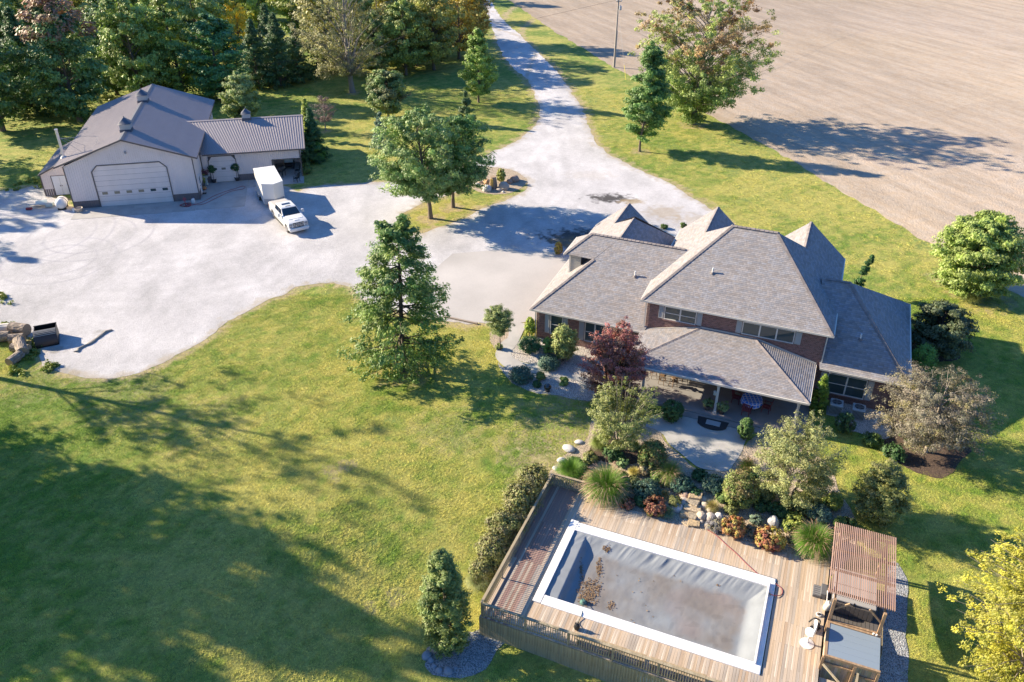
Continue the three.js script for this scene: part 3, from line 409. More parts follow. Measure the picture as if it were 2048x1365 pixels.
// roofs with standing ribs
function ribRoof(a, b, c, d, pitch = .3, h = .03, n0) {    // a,b on the eave; d above a, c above b
  a = V3(a); b = V3(b); c = V3(c); d = V3(d); const n = n0 || Math.round(a.distanceTo(b) / pitch), N = b.clone().sub(a).cross(d.clone().sub(a)).normalize(); if (N.y < 0) N.negate(); const F = [];
  const lo = (t, o) => a.clone().lerp(b, t).addScaledVector(N, o).toArray(), hi = (t, o) => d.clone().lerp(c, t).addScaledVector(N, o).toArray();
  for (let i = 0; i < n; i++) { const t = [i / n, (i + .74) / n, (i + .80) / n, (i + .92) / n, (i + 1) / n], o = [0, 0, h, h, 0]; for (let q = 0; q < 4; q++) F.push([lo(t[q], o[q]), lo(t[q + 1], o[q + 1]), hi(t[q + 1], o[q + 1]), hi(t[q], o[q])]); }
  return faces(F);
}
part('roof', [ribRoof([-.75, 4.72, .35], [-.75, 4.72, -21.8], [6.2, 7.16, -21.8], [6.2, 7.16, .35], .3, .028), ribRoof([13.15, 4.78, -21.8], [13.15, 4.78, .35], [6.2, 7.16, .35], [6.2, 7.16, -21.8], .3, .028)], roofSteel, shed);
part('ridge_cap', [faces([[[5.95, 7.11, .37], [6.2, 7.2, .37], [6.2, 7.2, -21.8], [5.95, 7.11, -21.8]], [[6.2, 7.2, .37], [6.45, 7.11, .37], [6.45, 7.11, -21.8], [6.2, 7.2, -21.8]]])], ridgeDark, shed);
part('fascia', [bar([-.8, 4.64, .36], [6.2, 7.1, .36], .05, .16), bar([6.2, 7.1, .36], [13.2, 4.7, .36], .05, .16), bar([13.18, 4.7, .36], [13.18, 4.7, -21.8], .05, .15), bar([-.78, 4.64, .36], [-.78, 4.64, -21.8], .05, .15)], shedTrim, shed);
part('soffit', [faces([[[-.75, 4.6, .33], [6.2, 7.03, .33], [6.2, 7.03, 0], [-.75, 4.6, 0]], [[6.2, 7.03, .33], [13.15, 4.66, .33], [13.15, 4.66, 0], [6.2, 7.03, 0]]])], shedTrim, shed);
function cupola(u, v, y, s = 1) {
  const c = new THREE.Group(); c.name = 'cupola'; c.position.set(u, y, v); shed.add(c); const w = .52 * s;
  part('louvre_box', [box2(-w, w, -.35, .62 * s, -w, w), ...[0, 1, 2, 3].flatMap(i => [box2(-w * .8, w * .8, .1 * s + i * .13 * s, .17 * s + i * .13 * s, w, w + .025), box2(w, w + .025, .1 * s + i * .13 * s, .17 * s + i * .13 * s, -w * .8, w * .8)])], louvre, c);
  part('skirt', [box2(-w - .06, w + .06, -.3, .06, -w - .06, w + .06)], ridgeDark, c);
  part('cupola_roof', [place(new THREE.CylinderGeometry(.05, w * 1.72, .62 * s, 4, 1), 0, .93 * s, 0, 0, Math.PI / 4)], ridgeDark, c); part('finial', [cyl(.03, .05, .2, 8, 0, 1.28 * s, 0)], ridgeDark, c);
}
cupola(6.2, -3.2, 7.2); cupola(6.2, -14.4, 7.2);
// flue pipe with stays
{ const f = part('flue_pipe', [cyl(.13, .13, 3.1, 16, -.25, 6.3, -2.1), cyl(.17, .17, .12, 16, -.25, 7.85, -2.1)], std([.62, .62, .62], .35, { metalness: .6 }), shed); part('stay', [tube([[-.25, 7.1, -2.1], [1.7, 5.6, -1.5]], .018, 2, 5), tube([[-.25, 7.1, -2.1], [1.6, 5.6, -3.6]], .018, 2, 5), tube([[-.25, 6.9, -2.1], [3.3, 6.7, -2.6], [3.2, 6.2, -1.7]], .022, 12, 5)], std([.3, .3, .3], .5), f); part('collar', [cyl(.22, .38, .22, 16, -.25, 4.98, -2.1)], louvre, f); }
// lean-to on the left
part('wall', [ribWall(-3.85, -2.8, 0, u => 2.42 + (u + 3.85) * .47, -4.42), ribWall(-2.8, -1.25, 2.24, u => 2.42 + (u + 3.85) * .47, -4.42), ribWall(-1.25, 0, 0, u => 2.42 + (u + 3.85) * .47, -4.42), faces([[[-3.85, 0, -4.42], [-3.85, 2.42, -4.42], [-3.85, 2.42, -13], [-3.85, 0, -13]]])], wallSteel, shed);
part('wainscot', [ribWall(-3.85, -2.82, 0, () => .78, -4.405)], wainscot, shed);
part('corner_trim', [bx(.1, 2.4, .1, -3.85, 1.2, -4.4), bar([-3.95, 2.42, -4.25], [-.05, 4.27, -4.25], .05, .15)], shedTrim, shed);
part('roof', [ribRoof([-4.05, 2.4, -4.2], [-4.05, 2.4, -13.2], [0, 4.32, -13.2], [0, 4.32, -4.2])], roofSteel, shed);
{ const d = new THREE.Group(); d.name = 'double_door'; d.position.set(0, 0, -4.4); shed.add(d); for (const [a, b] of [[-2.78, -2.04], [-2.02, -1.27]]) { const l = part('door_leaf', [box2(a, b, .06, 2.2, -.03, .02)], std([.72, .73, .75], .5), d); part('handle', [bx(.05, .14, .05, a < -2.1 ? b - .08 : a + .08, 1.1, .045)], shedTrim, l); } part('door_frame', [box2(-2.86, -2.79, 0, 2.26, -.02, .04), box2(-1.26, -1.19, 0, 2.26, -.02, .04), box2(-2.79, -1.26, 2.205, 2.26, -.02, .04)], shedTrim, d); }
// low wing
const WV = -5;
part('wall', [ribWall(12.7, 13.45, .75, () => 3.3, WV), ribWall(13.4, 16.4, 3.06, () => 3.3, WV), ribWall(16.35, 20.3, .75, () => 3.3, WV), ribWall(20.3, 23.5, 2.2, () => 3.3, WV), faces([[[23.5, 0, -16.3], [23.5, 0, -9.9], [23.5, 3.3, -9.9], [23.5, 5.3, -10.7], [23.5, 3.3, -16.3]], [[23.5, 2.2, -9.9], [23.5, 2.2, WV], [23.5, 3.3, WV], [23.5, 5.3, -10.7], [23.5, 3.3, -9.9]], [[20.3, 0, WV], [20.3, 0, -9.9], [20.3, 3.2, -9.9], [20.3, 3.2, WV]], [[20.3, 0, -9.9], [23.5, 0, -9.9], [23.5, 3.2, -9.9], [20.3, 3.2, -9.9]], [[12.6, 0, -16.3], [23.5, 0, -16.3], [23.5, 3.3, -16.3], [12.6, 3.3, -16.3]]])], wallSteel, shed);
part('wainscot', [ribWall(12.7, 13.4, 0, () => .75, WV + .01), ribWall(16.4, 20.3, 0, () => .75, WV + .01)], wainscot, shed);
part('roof', [ribRoof([12.9, 3.4, -4.6], [24.1, 3.4, -4.6], [24.1, 5.45, -10.7], [10.2, 5.45, -10.7], .28, .035, 46), ribRoof([24.1, 3.4, -16.8], [12.9, 3.4, -16.8], [10.9, 5.45, -10.7], [24.1, 5.45, -10.7], .28, .035, 46)], roofSteel, shed);
part('ridge_cap', [faces([[[10.5, 5.42, -10.45], [24.15, 5.42, -10.45], [24.15, 5.5, -10.7], [10.5, 5.5, -10.7]]])], roofSteel, shed);
part('fascia', [bar([12.95, 3.33, -4.58], [24.15, 3.33, -4.58], .05, .14), bar([24.12, 3.36, -4.6], [24.12, 5.4, -10.7], .05, .14)], shedTrim, shed);
part('corner_trim', [bx(.1, 3.3, .1, 12.68, 1.65, WV), bx(.12, 3.3, .12, 23.46, 1.65, WV), bx(.12, 2.2, .1, 20.3, 1.1, WV), box2(20.3, 22.8, 2.13, 2.22, WV - .05, WV + .05), bar([22.8, 2.17, WV], [23.4, 1.75, WV], .1, .1)], shedTrim, shed);
{ const d = new THREE.Group(); d.name = 'small_roller_door'; shed.add(d); for (let i = 0; i < 5; i++) { const y0 = i * .6 + .006, y1 = i * .6 + .594, c = y => y < 2.6 ? 0 : y - 2.6; part('door_panel', [faces([[[13.45 + c(y0), y0, WV - .03], [16.35 - c(y0), y0, WV - .03], [16.35 - c(y1), y1, WV - .03], [13.45 + c(y1), y1, WV - .03]], [[13.45 + c(y0), y0 + .04, WV - .02], [16.35 - c(y0), y0 + .04, WV - .02], [16.35 - c(y1), y1 - .04, WV - .02], [13.45 + c(y1), y1 - .04, WV - .02]]])], doorSteel, d); }
  for (let i = 0; i < 3; i++) part('window_pane', [box2(13.75 + i * .95, 14.2 + i * .95, 1.42, 1.66, WV - .025, WV - .006)], i === 1 ? std([.2, .19, .15], .3) : glass, d);
  const c = [[13.42, 0], [13.42, 2.6], [13.84, 3.03], [15.96, 3.03], [16.38, 2.6], [16.38, 0]]; part('door_trim', c.slice(1).map((p, i) => bar([c[i][0], c[i][1], WV + .03], [p[0], p[1], WV + .03], .08, .08)), shedTrim, d);
  part('door_back', [faces([[[13.4, 0, WV - .06], [16.4, 0, WV - .06], [16.4, 3.06, WV - .06], [13.4, 3.06, WV - .06]]])], shedTrim, d); }
cupola(17.75, -10.7, 5.5, .85);
{ const d = part('side_door', [box2(12.615, 12.66, .05, 2.1, -2.3, -1.4)], std([.7, .71, .73], .5), shed); part('handle', [bx(.06, .06, .1, 12.69, 1.05, -1.5)], shedTrim, d); part('door_window', [box2(12.66, 12.668, 1.2, 1.95, -2.1, -1.6)], glass, d); }
// concrete apron before the shed: slabs with open joints
{
  const a = new THREE.Group(); a.name = 'concrete_apron'; a.position.copy(SO); a.rotation.y = SHA; a.userData.kind = 'structure'; tag(a, 'concrete apron slabs before the shed doors'); scene.add(a);
  const S = [[.2, 4.1, .03, 3], [4.1, 8.2, .03, 3], [8.2, 12.4, .03, 3.05], [12.4, 17.4, -.6, 2.95], [12.66, 17.4, -4.94, -.6], [17.4, 20.4, -4.94, -2.5], [20.4, 23.6, -4.94, -2.7], [20.36, 23.44, -9.85, -4.95]];
  for (const [u0, u1, v0, v1] of S) part('slab', [box2(u0 + .012, u1 - .012, -.1, .03, v0 + .012, v1 - .012)], concGrey, a);
}

// ================= plants =================
// leaves are small folded diamonds gathered in clumps through the crown's volume
const LEAFY = new Map();
function leafMat(trans) { const k = String(trans); if (!LEAFY.has(k)) LEAFY.set(k, new THREE.MeshPhysicalMaterial({ color: 0xffffff, roughness: .55, vertexColors: true, side: THREE.DoubleSide, transmission: Math.min(.55, trans + .05), thickness: 0, specularIntensity: .6 })); return LEAFY.get(k); }
const barkMat = std([.17, .135, .105], .95), barkPale = std([.34, .29, .24], .95), barkDark = std([.09, .07, .055], .95), barkGrey = std([.25, .225, .2], .95);
class Leaves {                                   // each leaf is one folded-over triangle, tip and two base corners
  constructor(n) { this.p = new Float32Array(n * 9); this.c = new Float32Array(n * 9); this.i = 0; this.max = n; }
  leaf(x, y, z, nx, ny, nz, ax, ay, az, len, wid, r, g, b) {
    if (this.i >= this.max) return; const il = 1 / Math.hypot(nx, ny, nz); nx *= il; ny *= il; nz *= il;
    const d = ax * nx + ay * ny + az * nz; ax -= d * nx; ay -= d * ny; az -= d * nz; const al = 1 / (Math.hypot(ax, ay, az) || 1); ax *= al; ay *= al; az *= al;
    const bx_ = ny * az - nz * ay, by = nz * ax - nx * az, bz = nx * ay - ny * ax, h = len * .62, q = len * .38, w = wid * .72, o = this.i++ * 9, p = this.p, c = this.c;
    p[o] = x - ax * q + bx_ * w; p[o + 1] = y - ay * q + by * w; p[o + 2] = z - az * q + bz * w; p[o + 3] = x - ax * q - bx_ * w; p[o + 4] = y - ay * q - by * w; p[o + 5] = z - az * q - bz * w; p[o + 6] = x + ax * h; p[o + 7] = y + ay * h; p[o + 8] = z + az * h;
    for (let k = 0; k < 9; k += 3) { c[o + k] = r; c[o + k + 1] = g; c[o + k + 2] = b; }
  }
  geo() { const g = new THREE.BufferGeometry(), n = this.i * 9; g.setAttribute('position', new THREE.BufferAttribute(this.p.slice(0, n), 3)); g.setAttribute('color', new THREE.BufferAttribute(this.c.slice(0, n), 3)); g.computeVertexNormals(); return g; }
}
function pick(pal, r) { const i = Math.floor(r() * pal.length), j = Math.floor(r() * pal.length), t = r(); return [lerp(pal[i][0], pal[j][0], t), lerp(pal[i][1], pal[j][1], t), lerp(pal[i][2], pal[j][2], t)]; }
// clumps: [x, y, z, radius, tone]; centre [cx, cy, cz] gives the outward sense
function foliage(clumps, per, leaf, pal, r, o = {}) {
  const L = new Leaves(clumps.length * per), cy = o.cy ?? 0, asp = o.aspect ?? .6, flat = o.flat ?? .75;
  for (const c of clumps) {
    const base = c[5] || pick(pal, r), tone = (o.lit ?? 1.9) * (c[4] ?? (.8 + .4 * r()));
    for (let i = 0; i < per; i++) {
      let dx = r() * 2 - 1, dy = r() * 2 - 1, dz = r() * 2 - 1, l = Math.hypot(dx, dy, dz) || 1; dx /= l; dy /= l; dz /= l; const q = c[3] * Math.pow(r(), .45);
      const x = c[0] + dx * q, y = c[1] + dy * q * flat, z = c[2] + dz * q;
      let ox = x, oy = (y - cy) * .7, oz = z; l = Math.hypot(ox, oy, oz) || 1; ox /= l; oy /= l; oz /= l;
      const nx = dx * .45 + ox * .55 + (r() - .5) * 1.3, ny = dy * .3 + oy * .3 + .45 + (r() - .5) * 1.2, nz = dz * .45 + oz * .55 + (r() - .5) * 1.3;
      const m = pick(pal, r), t = .55, warm = base[1] > base[0] ? [1.14, 1.05, .84] : [.72, .74, .8], k = tone * (.75 + .5 * r()), s = leaf * (.65 + .7 * r());
      const drp = o.droop ?? -.25;
      L.leaf(x, y, z, nx, ny, nz, ox + (r() - .5), drp + (r() - .5) * .6, oz + (r() - .5), s, s * asp, lerp(base[0], m[0], 1 - t) * k * warm[0], lerp(base[1], m[1], 1 - t) * k * warm[1], lerp(base[2], m[2], 1 - t) * k * warm[2]);
    }
  }
  return L.geo();
}
function limb(a, b, r0, r1, sag = .12, seg = 4, sides = 5) {     // tapered, slightly bowed branch
  const A = V3(a), B = V3(b), d = B.clone().sub(A), len = d.length(), P = [], I = []; const up = new THREE.Vector3(0, 1, 0); const e1 = new THREE.Vector3(), e2 = new THREE.Vector3(); d.normalize(); e1.crossVectors(d, Math.abs(d.y) > .9 ? new THREE.Vector3(1, 0, 0) : up).normalize(); e2.crossVectors(d, e1);
  for (let s = 0; s <= seg; s++) { const t = s / seg, c = A.clone().lerp(B, t); c.y += Math.sin(t * Math.PI) * len * sag; c.addScaledVector(e1, Math.sin(t * 5 + a[0]) * len * .02); const rr = lerp(r0, r1, Math.pow(t, .8)); for (let k = 0; k < sides; k++) { const q = k / sides * TAU; P.push(c.x + (e1.x * Math.cos(q) + e2.x * Math.sin(q)) * rr, c.y + (e1.y * Math.cos(q) + e2.y * Math.sin(q)) * rr, c.z + (e1.z * Math.cos(q) + e2.z * Math.sin(q)) * rr); } }
  for (let s = 0; s < seg; s++) for (let k = 0; k < sides; k++) { const q = s * sides + k, w = s * sides + (k + 1) % sides; I.push(q, w, q + sides, w, w + sides, q + sides); }
  const g = new THREE.BufferGeometry(); g.setAttribute('position', new THREE.Float32BufferAttribute(P, 3)); g.setIndex(I); g.computeVertexNormals(); return g;
}
const ENV = {
  round: t => Math.sqrt(Math.max(0, 1 - Math.pow(Math.abs(t * 2 - .95) / 1.05, 2.3))),
  oval: t => Math.pow(Math.sin(Math.PI * clamp(Math.pow(t, .75) * .97 + .03)), .65),
  tear: t => t < .25 ? .55 + t * 1.8 : Math.pow(Math.max(0, (1.02 - t) / .77), .6),
  cone: t => t < .12 ? .6 + t * 3.3 : Math.pow(Math.max(0, (1.03 - t) / .91), .92),
  pyramid: t => (t < .2 ? .7 + t * 1.5 : Math.pow(Math.max(0, (1.03 - t) / .83), .6)),
  spread: t => Math.sqrt(Math.max(0, 1 - Math.pow((t - .55) / .58, 2))),
  vase: t => .35 + .65 * Math.sin(Math.PI * clamp(t * .75 + .05)),
};
const Q0 = { green: [[.055, .105, .03], [.08, .13, .035], [.04, .085, .03], [.1, .145, .045]], deep: [[.03, .075, .03], [.045, .095, .035], [.025, .06, .028]], yellow: [[.28, .25, .045], [.21, .22, .05], [.33, .29, .05]], lime: [[.15, .19, .045], [.19, .215, .055], [.12, .165, .045]], blue: [[.05, .1, .085], [.07, .12, .1], [.04, .085, .07]], red: [[.19, .085, .065], [.15, .095, .06], [.25, .11, .085], [.1, .1, .05]], brown: [[.26, .2, .12], [.2, .17, .095], [.3, .22, .14], [.17, .17, .07]], olive: [[.13, .15, .06], [.17, .18, .075], [.1, .125, .05]], pink: [[.3, .2, .17], [.24, .18, .14]], conifer: [[.045, .085, .04], [.06, .1, .045], [.035, .07, .035]], orange: [[.34, .17, .05], [.26, .18, .05], [.22, .2, .05]] };
function makeTree(o) {                          // returns {trunk, crown}: geometry round a base at the origin; leaf sprays sit along the branches
  const r = RNG(o.seed), h = o.h, w = o.w / 2, y0 = o.clear * h, env = ENV[o.env], C = [], tr = [], lean = o.lean || [0, 0], r0 = o.trunk;
  const axis = y => { const t = clamp(y / h); return [lean[0] * t + Math.sin(t * 4 + o.seed) * .012 * h, y, lean[1] * t + Math.cos(t * 3 + o.seed) * .012 * h - .012 * h * Math.cos(o.seed)]; };
  const needle = o.cat === 'conifer', K = o.k ?? (needle ? 4 : 6), nb = Math.round(o.n * 2.7 / K); let guard = 0, made = 0;
  while (made < nb && guard++ < nb * 14) {
    const t = Math.pow(r(), o.bias ?? .9), R = env(t) * w, a = r() * TAU, lump = .72 + .52 * fbm(Math.cos(a) * 1.6 + o.seed * 3.1, Math.sin(a) * 1.6 + t * 3.2, 3), q = .62 + .42 * Math.pow(r(), .7);
    if (o.gap && fbm(Math.cos(a) * 2.2 + o.seed * 7.7, Math.sin(a) * 2.2 + t * 5.5, 2) < o.gap - (o.h > 0 && o.off ? 0 : .1)) continue; made++;
    const rr = R * lump * q, y = Math.max(y0 + t * (h - y0) - (o.hang ?? 0) * rr * .5 + (r() - .5) * .05 * h, .12), A1 = axis(y0 + t * (h - y0)), E = [A1[0] + Math.cos(a) * rr, y, A1[2] + Math.sin(a) * rr];
    let S; if (o.multi) S = [Math.cos(a) * w * .18, Math.min(h * .38, y * .6), Math.sin(a) * w * .18]; else S = axis(clamp(y - rr * (o.rise ?? .55), Math.max(.08 * h, y0 * .85), .92 * h));
    const len = Math.hypot(E[0] - S[0], E[1] - S[1], E[2] - S[2]), sag = o.sag ?? .06;
    if (made % (o.skip ?? 1) === 0) tr.push(limb(S, E, r0 * .28 * (1 - y / h * .7) + .012, .008, sag, 4, 4));
    const clr = o.color ? o.color(t, a, q, r) : null, base = clr || pick(o.pal, r), tone = .78 + .44 * r();
    for (let k = 0; k < K; k++) { const s = lerp(o.inner ?? .38, 1.04, (k + r()) / K), side = (r() - .5) * .5 * len * s * .75, up = Math.sin(s * Math.PI) * len * sag; C.push([lerp(S[0], E[0], s) - Math.sin(a) * side, Math.max(lerp(S[1], E[1], s) + up + (r() - .5) * .12 * len, .15), lerp(S[2], E[2], s) + Math.cos(a) * side, o.cr * (.42 + .4 * r()) * (t > .88 ? .75 : 1), tone * (.88 + .24 * r()), base]); }
  }
  if (o.vine) for (let i = 0; i < o.vine; i++) { const t = Math.pow(r(), 1.1) * .62, a = r() * TAU, ax = axis(t * h), q = r0 + .15 + r() * .6 * (1 + t * 3); C.push([ax[0] + Math.cos(a) * q, .5 + t * h, ax[2] + Math.sin(a) * q, .8, undefined, pick([[.05, .1, .032], [.065, .12, .04]], r)]); }
  if (!o.multi) { let pa = [0, -.1, 0], pr = r0 * 1.25; const N = 9, top = .95 * h; for (let i = 1; i <= N; i++) { const y = top * i / N, b = axis(y), rr = r0 * Math.pow(1 - i / N * .95, .85); tr.push(limb(pa, b, pr, rr, 0, 2, 8)); pa = b; pr = rr; } }
  else for (let i = 0; i < o.multi; i++) { const a = i / o.multi * TAU + o.seed, b = [Math.cos(a) * w * .32, h * .55, Math.sin(a) * w * .32]; tr.push(limb([Math.cos(a) * r0 * 1.6, -.1, Math.sin(a) * r0 * 1.6], b, r0, r0 * .45, .02, 5, 6)); }
  const crown = foliage(C, Math.round(o.per * (o.far ? .45 : .82)), o.leaf * (needle ? .85 : o.far ? .85 : .62), o.pal, r, { cy: y0 + (h - y0) * .45, aspect: o.aspect, flat: o.flat ?? .62, droop: o.droop, lit: o.lit ?? 3.0 });
  return { trunk: merge(tr), crown };
}
function treeThing(name, label, o, pos, turn = 0, group) {
  const t = thing(name, label, o.cat || 'tree', pos, turn, group), g = o.made || makeTree(o);
  piece('trunk', g.trunk, o.bark || barkMat, t); const c = piece('crown', g.crown, leafMat(o.trans ?? .45), t); return t;
}
// base pixel, top pixel row, crown width in pixels
function grow(name, label, base, topRow, wpx, o, group) {
  const p = base.isVector3 ? base : atG(...base), h = topAt(p, topRow) * (o.hk ?? .97), w = wpx * depthOf(p.clone().setY(p.y + h * .5)) / FOCAL;
  return treeThing(name, label, { ...o, h, w }, p, 0, group);
}
// bushes: a pixel box gives centre and size
function boxOf(cx, cy, wp, hp) {
  let p = atG(cx, cy + hp * .3), y = p.y, w, h = 1; for (let i = 0; i < 6; i++) { const c = at(cx, cy, y + h / 2), d = depthOf(c), dx = Math.atan2(EYE - c.y, -c.z), s = Math.sin(dx), k = Math.cos(dx); w = wp * d / FOCAL; const H = hp * d / FOCAL; h = 2 * Math.sqrt(Math.max((w * .22) ** 2, (H / 2) ** 2 - (w / 2 * s) ** 2)) / k; h = Math.min(h, w * 3.2); y = ter(c.x, c.z); p = c; }
  return { p: new THREE.Vector3(p.x, ter(p.x, p.z), p.z), w, h };
}
function bushGeo(w, h, o) {
  const r = RNG(o.seed), C = [], n = o.n ?? 60, rx = w / 2, ry = h / 2;
  for (let i = 0; i < n; i++) { const a = r() * TAU, u = Math.pow(r(), .8) * 1.75 - .75, s = Math.sqrt(Math.max(0, 1 - u * u)); let k = (o.loose ? .62 + .3 * r() : .84 + .08 * r()) * (1 - (o.lump ?? .12) + 2 * (o.lump ?? .12) * fbm(Math.cos(a) * 1.7 + o.seed, u * 2 + Math.sin(a) * 1.7, 2)); const tp = o.taper ? clamp(1 - (u * .5 + .5) * o.taper) : 1; const y = ry + u * ry * k; C.push([Math.cos(a) * s * rx * k * tp, Math.max(.06, y), Math.sin(a) * s * rx * k * tp, (o.cr ?? .2) * Math.min(1.2, w * .6) * (.7 + .6 * r()), undefined, o.color ? o.color(u, a, r) : null]); }
  for (let i = 0; i < n * .35; i++) { const a = r() * TAU, q = Math.sqrt(r()) * .6; C.push([Math.cos(a) * q * rx, ry * (.2 + 1.1 * r()), Math.sin(a) * q * rx, (o.cr ?? .2) * w * .7, .8]); }
  return foliage(C, o.per ?? 40, o.leaf ?? .09, o.pal, r, { cy: ry, aspect: o.aspect ?? .6, droop: o.droop ?? .1, flat: .85 });
}
function bush(name, label, cx, cy, wp, hp, o, cat = 'shrub', group) {
  const b = boxOf(cx, cy, wp * 1.06, hp * 1.06), t = thing(name, label, cat, b.p, 0, group), r = RNG(o.seed + 9), st = [];
  for (let i = 0; i < 7; i++) { const a = r() * TAU; st.push(limb([Math.cos(a) * .04, -.05, Math.sin(a) * .04], [Math.cos(a) * b.w * .3, b.h * (.45 + .4 * r()), Math.sin(a) * b.w * .3], .03, .01, .05, 3, 4)); }
  part('stem', st, o.bark || barkMat, t); piece('foliage', bushGeo(b.w, b.h, o), leafMat(.25), t); return t;
}
// ornamental grass: blades arching out of one foot into a dome, some with plumes
function grassClump(name, label, cx, cy, wp, hp, o, group) {
  const b = boxOf(cx, cy, wp, hp), r = RNG(o.seed), t = thing(name, label, 'ornamental grass', b.p, 0, group), R = b.w / 2, H = Math.min(b.h * .9, b.w * .78);
  const make = (n, pal, far, wd, seg, from) => {
    const P = [], C = [];
    for (let i = 0; i < n; i++) {
      const a = r() * TAU, th = Math.acos(1 - r() * .97), c = pick(pal, r), k = (.75 + .5 * r()) * 1.45, sn = Math.sin(th), cs = Math.cos(th), L = far * (.7 + .4 * r()), f = R * .2 * Math.sqrt(r()), sx = -Math.sin(a + (r() - .5) * 1.4), sz = Math.cos(a + (r() - .5) * 1.4); let px, py, pz, w0 = 0;
      for (let s = 0; s <= seg; s++) { const u = lerp(from, 1, s / seg), d = f + R * L * sn * Math.pow(u, 1.35), y = H * L * (cs * u * .98 + sn * (1.25 * u - 1.15 * u * u)), x = Math.cos(a) * d, z = Math.sin(a) * d, w = wd * (from ? .5 + u * .3 : 1 - u * .8); if (s) { P.push(px - sx * w0, py, pz - sz * w0, px + sx * w0, py, pz + sz * w0, x + sx * w, y, z + sz * w, px - sx * w0, py, pz - sz * w0, x + sx * w, y, z + sz * w, x - sx * w, y, z - sz * w); for (let m = 0; m < 6; m++) C.push(c[0] * k, c[1] * k, c[2] * k); } px = x; py = y; pz = z; w0 = w; }
    }
    const g = new THREE.BufferGeometry(); g.setAttribute('position', new THREE.Float32BufferAttribute(P, 3)); g.setAttribute('color', new THREE.Float32BufferAttribute(C, 3)); g.computeVertexNormals(); return g; };
  piece('blade_tuft', make(Math.round((o.n ?? 420) * 3.2), o.pal, 1.0, o.wd ?? .0078, 4, 0), leafMat(.35), t);
  if (o.plume) piece('plume', make(Math.round((o.np ?? 200) * 3), o.plume, 1.1, .012, 2, .74), leafMat(.35), t);
  return t;
}

// ---------- trees of the yard ----------
const P = Q0, mixp = (...l) => l.flat();
grow('pin_oak', 'tall pyramidal green tree standing alone on the lawn, left of the house', [811, 741], 424, 262, { seed: 11, env: 'pyramid', n: 330, per: 58, leaf: .27, cr: .64, clear: .06, trunk: .24, limbs: 110, rise: -.05, sag: -.02, hang: .12, shell: .4, gap: .4, pal: [[.06, .095, .032], [.065, .12, .035], [.04, .085, .035], [.11, .145, .04]], bark: barkDark, aspect: .5 });
grow('shade_tree', 'leafy green tree nearer the camera on the grass island', [861, 437], 214, 218, { seed: 21, env: 'round', n: 300, per: 60, leaf: .3, cr: .8, clear: .24, trunk: .23, limbs: 70, rise: .8, shell: .5, gap: .42, pal: [[.08, .125, .055], [.095, .15, .055], [.06, .11, .045], [.12, .165, .06]], lean: [-.8, .3] });
grow('shade_tree', 'second leafy green tree on the grass island, right of its taller twin', [906, 415], 226, 164, { seed: 22, env: 'round', n: 230, per: 60, leaf: .3, cr: .8, clear: .22, trunk: .2, limbs: 60, rise: .8, shell: .5, gap: .42, pal: [[.068, .115, .048], [.075, .135, .045], [.05, .1, .04]], lean: [.6, 0] });
grow('young_maple', 'slender green teardrop tree beside the bend of the drive', [957, 205], 55, 80, { seed: 31, env: 'tear', n: 230, per: 60, leaf: .3, cr: .7, clear: .14, trunk: .15, limbs: 50, rise: .8, gap: .3, pal: [[.11, .165, .05], [.14, .19, .055], [.09, .14, .045]] });
grow('spruce', 'small dark spruce in front of the slender teardrop tree', [933, 250], 182, 48, { seed: 32, env: 'cone', n: 110, per: 70, leaf: .22, cr: .4, clear: .02, trunk: .1, limbs: 10, hang: .3, pal: P.conifer, bark: barkDark, aspect: .3, cat: 'conifer' });
grow('spruce', 'blue spruce tip showing behind the island trees', [765, 300], 222, 52, { seed: 33, env: 'cone', n: 100, per: 60, leaf: .24, cr: .42, clear: .02, trunk: .1, limbs: 10, hang: .3, pal: P.blue, bark: barkDark, aspect: .3, cat: 'conifer' });
grow('round_maple', 'dense round green tree on the grass between shed and drive', [777, 235], 135, 86, { seed: 34, env: 'round', n: 280, per: 62, leaf: .3, cr: .75, clear: .12, trunk: .16, limbs: 40, pal: [[.07, .115, .045], [.09, .14, .055], [.06, .1, .045], [.16, .15, .07]] });
grow('round_maple', 'round pale green tree close behind the low wing of the shed', [492, 248], 143, 78, { seed: 35, env: 'round', n: 250, per: 60, leaf: .28, cr: .7, clear: .12, trunk: .15, limbs: 40, pal: [[.12, .16, .075], [.15, .185, .09], [.1, .14, .065]] });
grow('bare_tree', 'small sparse pinkish brown tree on the grass right of the shed', [652, 262], 190, 52, { lit: 1.6, seed: 36, env: 'round', n: 80, per: 26, leaf: .15, cr: .5, clear: .3, trunk: .09, limbs: 70, rise: .8, pal: P.pink, bark: barkPale });
grow('spruce', 'tall dark spruce against the end of the low shed wing', [630, 322], 216, 62, { seed: 37, env: 'cone', n: 190, per: 74, leaf: .24, cr: .48, clear: .01, trunk: .14, limbs: 10, hang: .25, pal: P.deep, bark: barkDark, aspect: .3, cat: 'conifer' });
grow('arborvitae', 'light green narrow conifer behind the dark spruce at the shed', [618, 280], 194, 36, { seed: 38, env: 'cone', n: 90, per: 60, leaf: .2, cr: .38, clear: .01, trunk: .09, limbs: 6, pal: P.lime, aspect: .35, cat: 'conifer' });
grow('walnut_tree', 'big thin yellow-green tree with drooping branches at the wood edge', [705, 185], -75, 236, { lit: 2.1, seed: 41, env: 'vase', n: 250, per: 44, leaf: .32, cr: .95, clear: .16, trunk: .4, limbs: 80, rise: .9, sag: .1, hang: .35, gap: .42, shell: .5, pal: [[.2, .2, .07], [.16, .175, .075], [.25, .22, .08], [.13, .15, .07]], bark: barkGrey, aspect: .4 });
